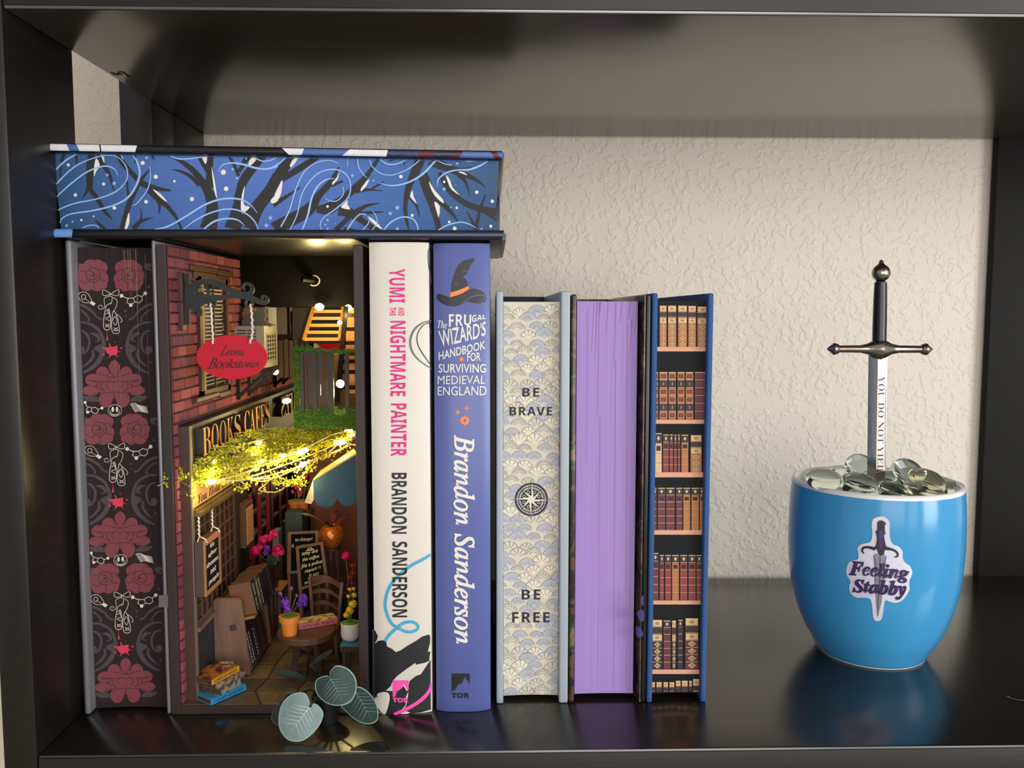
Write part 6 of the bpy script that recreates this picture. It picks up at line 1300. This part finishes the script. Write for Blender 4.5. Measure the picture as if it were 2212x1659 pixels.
# book rack
rk = thing('book_rack', 'walnut two-tier rack of little books leaning beside the lattice shop window', 'book rack', tuple(atZ(500, 1440, ZF)))
rY = .0735
sp_ = [(461, 1300), (463, 1295), (468, 1293), (512, 1293), (518, 1296), (522, 1302), (541, 1467), (461, 1447)]
hol = [(494, 1351), (509, 1348), (512, 1361), (497, 1364)]
fl_z = ZF + .0003
def rp(x, y, Y): k = atY(x, y, rY); return Vector((k.x, Y, max(k.z, fl_z)))
pol = [(atY(x, y, rY).x, max(atY(x, y, rY).z, fl_z)) for x, y in sp_]
for Y_ in (rY, .118):
    MB().prism(pol, lambda x, z: Vector((x, Y_, z)), lambda x, z: Vector((x, Y_ + .0018, z)), holes=[[(atY(x, y, rY).x, atY(x, y, rY).z) for x, y in hol]] if Y_ == rY else []).build('side_panel', rach, rk)
MB().prism([(atY(x, y, rY).x, atY(x, y, rY).z) for x, y in hol], lambda x, z: Vector((x, rY + .0002, z)), lambda x, z: Vector((x, rY + .0016, z))).build('tenon', mat('tenon_dark', '#3a2a2a', .5), rk)
t_ = math.radians(11); wv_ = Vector((math.cos(t_), 0, math.sin(t_))); hv_ = Vector((-math.sin(t_), 0, math.cos(t_)))
br_u = atY(556, 1326, rY + .004); br_l = atY(547, 1440, rY + .004)
for nm_, br_, wd in (('shelf', br_u, .0150), ('shelf', br_l, .0150)):
    p0 = br_ - hv_ * .0002 - wv_ * .0012; MB().hexa([Vector((q.x, Y_, q.z)) for Y_, qs in ((0, 0),) for q, Y_ in ((p0 - wv_ * wd, rY + .0018), (p0, rY + .0018), (p0, .118), (p0 - wv_ * wd, .118), (p0 - wv_ * wd - hv_ * .0012, rY + .0018), (p0 - hv_ * .0012, rY + .0018), (p0 - hv_ * .0012, .118), (p0 - wv_ * wd - hv_ * .0012, .118))]).build(nm_, mat('rack_shelf_tan', '#8a6a45', .5), rk)
rc_ = random.Random(3); spc = ['#1d1b22', '#20303c', '#3a4a42', '#2a2433', '#1b2a3a', '#52524a', '#2c2230', '#3d2f3a', '#241c2c', '#5a3a2a', '#233c34', '#4a4030']
kraft = mat('mini_cover_kraft', '#6b4429', .55, var=.15, scale=400); wink = mat('mini_ink_white', '#d8cfc0', .6)
names = {('u', 0): 'CYPTIC QUEST', ('u', 1): 'LAST TRIBUNAL', ('u', 2): 'REFLECTION', ('l', 1): 'DREAMS', ('l', 0): 'STORMS', ('l', 3): 'NIGHT'}
ordn = ['first', 'second', 'third', 'fourth', 'fifth', 'sixth', 'seventh', 'eighth', 'ninth', 'tenth']
for tier, br_, H_, nb, y0_ in (('u', br_u, .0182, 9, rY + .0040), ('l', br_l, .0205, 9, rY + .0026)):
    y_ = y0_
    for k in range(nb):
        th = (.0062, .0050, .0046)[k] if k < 3 and tier == 'u' else .0037 + rc_.uniform(-.0005, .0005); hh = H_ * rc_.uniform(.93, 1.0) if k else H_; cor = Vector((br_.x, y_ + th, br_.z)); col = spc[(k * 5 + (tier == 'l') * 3) % 12]
        where = 'upper' if tier == 'u' else 'lower'
        o = little_book('mini_book', '%s little book from the front in the %s tier of the walnut rack' % (ordn[k], where), cor + hv_ * .0002, hv_ * hh, -wv_, .0125, th - .0003, kraft, mat('mini_spine_' + col[1:], col, .35, var=.3, scale=400), 'little books in the walnut rack',
                        text=names.get((tier, k)), tm=wink, lean=Vector((0, -1, 0)), st='b')
        y_ += th
# words on the front kraft cover
t = Art(lambda u, v, l: Vector((br_u.x, rY + .0038, br_u.z)) - wv_ * .0125 * (1 - u) + hv_ * .0182 * v)
# hanging slate on the shop window
hs = thing('hanging_sign', 'narrow framed slate with white script hung by white cords below the cornice', 'sign', tuple(atX(440, 1220, XF + .005)))
Xh = XF + .0060; hY0, hY1 = atX(442, 1200, Xh).y, atX(477, 1200, Xh).y; hz1, hz0 = atX(441, 1171, Xh).z, atX(444, 1291, Xh).z
dth = .0052
MB().bbox(Xh - dth, Xh - .0005, hY0, hY1, hz0, hz1, .0002, 1).build('back_board', mat('sign_board_brown', '#49352c', .5), hs)
fm = mat('frame_copper_wood', '#a8714f', .5, var=.15, scale=300); q = .0022
for a4 in ((hY0, hY0 + q, hz0, hz1), (hY1 - q, hY1, hz0, hz1), (hY0 + q, hY1 - q, hz1 - .0028, hz1), (hY0 + q, hY1 - q, hz0, hz0 + .0022)): MB().box(Xh - .0006, Xh, *a4).build('frame', fm, hs)
MB().box(Xh - .0006, Xh - .0003, hY0 + q, hY1 - q, hz0 + .0022, hz1 - .0028).build('slate', mat('slate_plum_black', '#120d11', .8, spec=.2), hs)
t = Art(lambda u, v, l: Vector((Xh - .0003 + .00012, hY0 + (hY1 - hY0) * u, hz0 + (hz1 - hz0) * v)))
for s_, u0, u1, v0, v1 in (('Go', .36, .62, .80, .88), ('after', .24, .78, .63, .73), ('dreams,', .14, .88, .47, .57), ('not', .34, .70, .32, .41), ('people', .22, .86, .13, .24)): t.text(s_, [(u0, v1), (u1, v1), (u1, v0), (u0, v0)], 'sbi', 0)
t.build('lettering', mat('chalk_white', '#e6ddd4', .7), hs)
for ya in (hY0 + .0016, hY1 - .003):
    z0_ = hz1; MB().tube([Vector((Xh - .003 + .0003 * math.sin(i * 2.1), ya + .0003 * math.cos(i * 2.1), z0_ + .0025 + (cz0 - z0_ - .0025) * i / 14)) for i in range(15)], .00045, 5).build('cord', strm, hs)
    MB().tube([Vector((Xh - .0035, ya - .0012, z0_)), Vector((Xh - .003, ya, z0_ + .0025)), Vector((Xh - .0005, ya + .0015, z0_ + .0006)), Vector((Xh + .0002, ya + .0018, z0_ - .0012))], .00035, 5).build('cord', strm, hs)

# ------------------------------------------------ vine canopy with fairy lights
ZV = lambda x, y: (370 + x / 8.732, 860 + y / 8.732)
leafm = mat('vine_chartreuse', '#d6cf10', .5, var=.3, color2='#8f9a12', scale=260); vst = mat('vine_stem_cream', '#c9b35a', .6)
vn = thing('vine', 'yellow-green trailing vine stretched across the alley above the shopfront', 'vine', tuple(atY(600, 1000, .07)))
rv = random.Random(9); stems = MB(); leaves = MB(); wires = MB()
def VY(px, py): return .046 + .050 * max(0, min(1, (px - 400) / 380)) + .03 * max(0, min(1, (1010 - py) / 90))
def leaf(c, s_):
    d = Vector((rv.gauss(0, 1), rv.gauss(0, .6), rv.gauss(0, .7))).normalized(); u = d.orthogonal().normalized(); a_ = rv.uniform(0, 6.28); v = d.cross(u); u2 = u * math.cos(a_) + v * math.sin(a_); v2 = d.cross(u2)
    s_ *= .92; leaves.add([c, c + u2 * s_ * .3 + v2 * s_ * .36 + d * s_ * .1, c + u2 * s_ * .7 + v2 * s_ * .36 + d * s_ * .1, c + u2 * s_, c + u2 * s_ * .7 - v2 * s_ * .36 + d * s_ * .1, c + u2 * s_ * .3 - v2 * s_ * .36 + d * s_ * .1], [(0, 1, 2, 3), (0, 3, 4, 5)])
main = [[(768, 936), (700, 950), (620, 975), (540, 1000), (470, 1018), (405, 1026), (374, 1034)], [(768, 940), (690, 975), (600, 1010), (520, 1036), (450, 1046)], [(760, 960), (700, 985), (640, 1010), (560, 1032), (500, 1036)],
        [(766, 934), (680, 940), (600, 945), (545, 955), (500, 970), (440, 1000), (412, 1020)], [(640, 1012), (600, 1030), (560, 1040), (505, 1026)], [(690, 985), (650, 1030), (620, 1045), (590, 1040)], [(600, 1020), (575, 1045), (560, 1060), (600, 1062), (622, 1045)], [(510, 1020), (520, 1040), (540, 1050), (520, 1056)], [(420, 1015), (415, 1045), (420, 1075)], [(410, 1010), (404, 1030), (418, 1050), (417, 1080)]]
for mi_, ms in enumerate(main):
    pts = smooth_pts(ms, 6); ps = [atY(x, y, VY(x, y)) + Vector((0, rv.uniform(-.001, .001), 0)) for x, y in pts]; stems.tube(ps, .00038 if mi_ < 5 else .0003, 5)
    for i, p in enumerate(ps):
        for _ in range(3 if mi_ < 6 else 1):
            leaf(p + Vector((rv.uniform(-.002, .002), rv.uniform(-.004, .004), rv.uniform(-.0015, .0015))), rv.uniform(.0012, .0022))
# dense sprays: region between the upper and lower outlines of the canopy
up_ = [(400, 1012), (440, 990), (480, 975), (520, 950), (560, 932), (600, 925), (650, 930), (700, 932), (770, 931)]
lo_ = [(400, 1030), (440, 1038), (480, 1042), (520, 1035), (560, 1020), (600, 1004), (650, 985), (700, 962), (770, 945)]
def itp(pl_, x):
    for (x0_, y0_), (x1_, y1_) in zip(pl_, pl_[1:]):
        if x0_ <= x <= x1_: return y0_ + (y1_ - y0_) * (x - x0_) / (x1_ - x0_)
    return pl_[-1][1]
gaps = [(560, 947, 26, 8), (497, 982, 14, 5), (482, 985, 9, 5), (530, 962, 14, 5), (545, 975, 10, 4)]
for k in range(420):
    x = rv.uniform(400, 765); a0, a1 = itp(up_, x), itp(lo_, x); y = rv.uniform(a0, a1)
    if any(abs(x - g_[0]) < g_[2] and abs(y - g_[1]) < g_[3] for g_ in gaps): continue
    Y = VY(x, y); p = atY(x, y, Y); d = Vector((-.012, rv.uniform(-.012, .004), rv.uniform(-.004, .002))) * rv.uniform(.4, 1); q_ = p + d; stems.tube([p, p.lerp(q_, .5) + Vector((0, 0, rv.uniform(0, .001))), q_], .00018, 3, cap=False)
    for _ in range(20): leaf(p.lerp(q_, rv.random()) + Vector((rv.uniform(-.0008, .0008), rv.uniform(-.001, .001), rv.uniform(-.0008, .0008))), rv.uniform(.0011, .0022))
for (x0_, y0_, n_, sx_, sy_) in ((700, 982, 90, 18, 8), (640, 1040, 90, 20, 9), (600, 1042, 30, 12, 8), (520, 1055, 26, 10, 6), (415, 1050, 60, 10, 16), (418, 1075, 18, 3, 12), (400, 1026, 50, 22, 4), (668, 1012, 40, 12, 7)):
    for _ in range(n_):
        x, y = rv.gauss(x0_, sx_ * .6), rv.gauss(y0_, sy_ * .6); leaf(atY(x, y, VY(x, y) - .002), rv.uniform(.0010, .0019))
stems.build('stems', vst, vn, fix=False); leaves.build('foliage', leafm, vn, kind='stuff', fix=False)
glow = bpy.data.materials.new('led_glow'); glow.use_nodes = True; gb = glow.node_tree.nodes['Principled BSDF']; gb.inputs['Base Color'].default_value = (1, .9, .6, 1)
gb.inputs['Emission Color'].default_value = (1.0, .86, .38, 1); gb.inputs['Emission Strength'].default_value = 22.0
fl = thing('fairy_lights', 'string of warm lit fairy lights woven through the vine and the balcony', 'string lights', tuple(atY(600, 1005, .07)))
for pts in ([(768, 962), (735, 957), (700, 985), (655, 1003), (600, 1030), (540, 1036), (457, 1040)], [(770, 935), (760, 932), (720, 938), (650, 972), (560, 1008), (500, 1030), (457, 1040)], [(771, 942), (735, 972), (700, 985), (655, 1003), (640, 1022)]):
    wires.tube([atY(x, y, VY(x, y) - .003) for x, y in smooth_pts(pts, 6)], .00035, 5)
wires.build('wire', mat('wire_cream', '#c9b48a', .5), fl)
LW = (1.0, .76, .30)
for (x, y, dY, l_, r_, ang, pw) in ((457, 1040, -.003, 12, 5.5, 8, .010), (653, 975, -.004, 15, 5.5, 14, .016), (735, 956, -.003, 14, 6, 8, .007), (655, 1003, -.002, 10, 5, 25, .010), (752, 932, 0, 11, 4, 6, .004), (758, 941, 0, 10, 4, 8, 0),
        (610, 984, -.002, 8, 3, 20, .010), (565, 995, -.002, 7, 3, 10, .010), (559, 957, .0, 8, 3, 20, .012), (546, 982, 0, 3.5, 3, 0, 0), (463, 998, 0, 3.5, 3, 0, .006), (690, 663, .07, 10, 8, 0, .040), (752, 665, .06, 8, 7, 0, .020), (734, 697, .05, 5, 5, 0, .014),
        (735, 829, .02, 4.5, 9, 0, .012), (619, 866, .07, 10, 6, 10, .020), (595, 803, .09, 3, 7, 0, 0)):
    Y = VY(min(x, 770), min(y, 1040)) + dY if dY < .05 else (.098 + (dY - .02)); Y = min(Y, .19)
    if dY == .02: Y = .108
    c_ = atY(x, y, Y); s_ = pxd(1, Y); a_ = math.radians(ang)
    MB().ball(c_, r_ * s_, r_ * s_, l_ * s_ if l_ >= r_ else r_ * s_, 12, 8, axis=(math.cos(a_), 0, math.sin(a_)) if l_ >= r_ else (0, 0, 1)).build('bulb', glow, fl, smooth=True, fix=False)
    if pw:
        l = bpy.data.lights.new('bulb_light', 'POINT'); l.energy = pw * 1.9; l.color = LW; l.shadow_soft_size = .0025
        o = bpy.data.objects.new('bulb_light', l); COL.objects.link(o); o.location = c_ + Vector((0, -.006, -.0045)); o.parent = fl; o.location = o.location - OFF[fl.name]

# ------------------------------------------------------------------ potted plant in front of the alley
pl_c = atZ(702, 1560, 0.0); pl_c = Vector((atZ(702, 1572, 0).x, atZ(702, 1572, 0).y + .006, 0))
plt = thing('potted_plant', 'tiny black pot of silver-veined green leaves standing in front of the alley', 'plant', tuple(pl_c))
MB().lathe([(0, .0002), (.0050, .0002), (.0068, .0118), (.0074, .0120), (.0074, .0145), (.0068, .0145), (.0066, .0130), (0, .0125)], pl_c, 28).build('pot', mat('pot_matt_black', '#131214', .4), plt, smooth=True)
lgd = mat('leaf_dark_teal', '#213735', .42, var=.3, scale=300); lgl = mat('leaf_silver', '#768c8a', .45, var=.22, scale=250); rim = mat('leaf_rim_mint', '#8db2ac', .45); vnl = mat('leaf_vein_silver', '#8aaba8', .5); vng = mat('leaf_vein_grey', '#5f7d79', .5)
Z3 = lambda x, y: (350 + x / 3.318, 1120 + y / 3.318)
def rleaf(outl, Yc, m, tip, base, lean, label, vm, par=plt, rm_=rim):
    c = [sum(p[k] for p in outl) / len(outl) for k in (0, 1)]
    def f(x, y, l=0):
        Y = Yc + lean * (y - c[1]) / 400 + .0016 * (((x - c[0]) / 150) ** 2 - .3); p = atY(*Z3(x, y), Y); return p - (p - CAM).normalized() * (LIFT * l)
    o2 = smooth_pts(outl, 4, True); mb = MB(); n = len(o2)
    rings = [1.0, .965, .7, .4]; vs = []
    for k in rings: vs += [f(c[0] + (p[0] - c[0]) * k, c[1] + (p[1] - c[1]) * k) for p in o2]
    vs.append(f(*c)); fs = []; mi = []
    for r_ in range(3):
        for i in range(n): fs.append((r_ * n + i, r_ * n + (i + 1) % n, (r_ + 1) * n + (i + 1) % n, (r_ + 1) * n + i)); mi.append(1 if r_ == 0 else 0)
    for i in range(n): fs.append((3 * n + i, 3 * n + (i + 1) % n, 4 * n)); mi.append(0)
    m0 = len(vs); vs += [v + Vector((0, .0006, 0)) for v in vs[:n]]; fs += [(i, (i + 1) % n, m0 + (i + 1) % n, m0 + i) for i in range(n)]; mi += [1] * n
    vs += [f(*c) + Vector((0, .0006, 0))]; fs += [(m0 + i, m0 + (i + 1) % n, len(vs) - 1) for i in range(n)]; mi += [0] * n
    mb.v = [tuple(v) for v in vs]; mb.f = fs; mb.mi = mi
    o = mb.build('leaf', [m, rm_], par, smooth=False, label=label)
    t = Art(f); t.line([base, ((base[0] + tip[0]) / 2 + 4, (base[1] + tip[1]) / 2), tip], [7, 4, 1.5])
    ax = Vector((tip[0] - base[0], tip[1] - base[1])); nx = Vector((-ax.y, ax.x)).normalized(); W_ = max(abs((Vector(p[:2]) - Vector(base)).dot(nx)) for p in outl)
    for i in range(6):
        u = .04 + .13 * i; st0 = Vector(base) + ax * u
        for s_ in (1, -1):
            e = st0 + nx * s_ * W_ * (.72 - abs(u - .35) * .5) + ax * .22; mid = st0.lerp(e, .5) + ax * .02
            t.line([tuple(st0), tuple(mid), tuple(e)], [5, 4, .8])
    t.build('veins', vm, o, 4, 40); return o
rleaf([(985, 1248), (1030, 1262), (1055, 1310), (1062, 1350), (1090, 1328), (1130, 1355), (1155, 1400), (1140, 1460), (1100, 1520), (1040, 1575), (980, 1600), (910, 1590), (865, 1550), (838, 1490), (836, 1420), (850, 1350), (880, 1300), (930, 1262)], .0110, lgl, (915, 1530), (1060, 1345), -.006, 'front silver-grey leaf', mat('leaf_vein_pale', '#b4c6c4', .5))
rleaf([(1245, 1057), (1310, 1068), (1360, 1105), (1390, 1160), (1393, 1220), (1375, 1280), (1330, 1325), (1280, 1340), (1220, 1338), (1160, 1310), (1115, 1265), (1098, 1215), (1102, 1165), (1135, 1140), (1180, 1128), (1200, 1140), (1205, 1100)], .0120, lgd, (1290, 1310), (1205, 1145), -.004, 'upper dark green leaf', vng)
rleaf([(1400, 1208), (1450, 1225), (1500, 1270), (1535, 1330), (1550, 1395), (1540, 1450), (1495, 1472), (1430, 1465), (1370, 1430), (1320, 1385), (1285, 1345), (1330, 1330), (1370, 1290), (1390, 1240)], .0150, lgd, (1500, 1440), (1385, 1240), .0, 'right dark green leaf', vng)
rleaf([(900, 1250), (940, 1262), (990, 1248), (960, 1300), (880, 1340), (845, 1400), (835, 1478), (800, 1465), (783, 1430), (800, 1370), (840, 1320), (870, 1290)], .0170, mat('leaf_back_dark', '#1f2b28', .5), (800, 1450), (940, 1270), .0, 'dark leaf behind at the left', mat('leaf_vein_dim', '#33423e', .5), rm_=mat('leaf_rim_dim', '#4f6a64', .5))
def edge_leaf(a_, b_2, w_, Y, Y2):
    p, q_ = atY(*Z3(*a_), Y), atY(*Z3(*b_2), Y2); d = (q_ - p); n = 10; vs = []
    for i in range(n + 1):
        u = i / n; c = p + d * u; k = math.sin(math.pi * min(1, .06 + u * .9)) ** .6 * w_; vs += [c + Vector((0, -k * 2.5, k * .55)), c + Vector((0, 0, -k * .35)), c + Vector((0, k * 2.5, k * .55)), c + Vector((0, 0, -k * .35 - .0004))]
    fs = []
    for i in range(n):
        b0, b1 = 4 * i, 4 * i + 4
        for k in range(4): fs.append((b0 + k, b0 + (k + 1) % 4, b1 + (k + 1) % 4, b1 + k))
    fs += [(0, 1, 2, 3), (4 * n, 4 * n + 3, 4 * n + 2, 4 * n + 1)]; MB().add(vs, fs).build('leaf', [lgd], plt)
edge_leaf((1065, 1050), (1220, 950), .0016, .016, .012); edge_leaf((1020, 1145), (795, 1095), .0013, .020, .012)
stm_ = mat('stem_dark_green', '#1e2a24', .5); top = pl_c + Vector((0, 0, .0128))
for e_, Y in (((1062, 1348), .0112), ((1203, 1142), .0122), ((1388, 1240), .0152), ((1065, 1050), .016), ((1020, 1145), .020), ((940, 1270), .0172)):
    ep = atY(*Z3(*e_), Y); MB().tube([top, top.lerp(ep, .5) + Vector((0, .001, .003)), ep], .0006, 6).build('stem', stm_, plt, smooth=True)
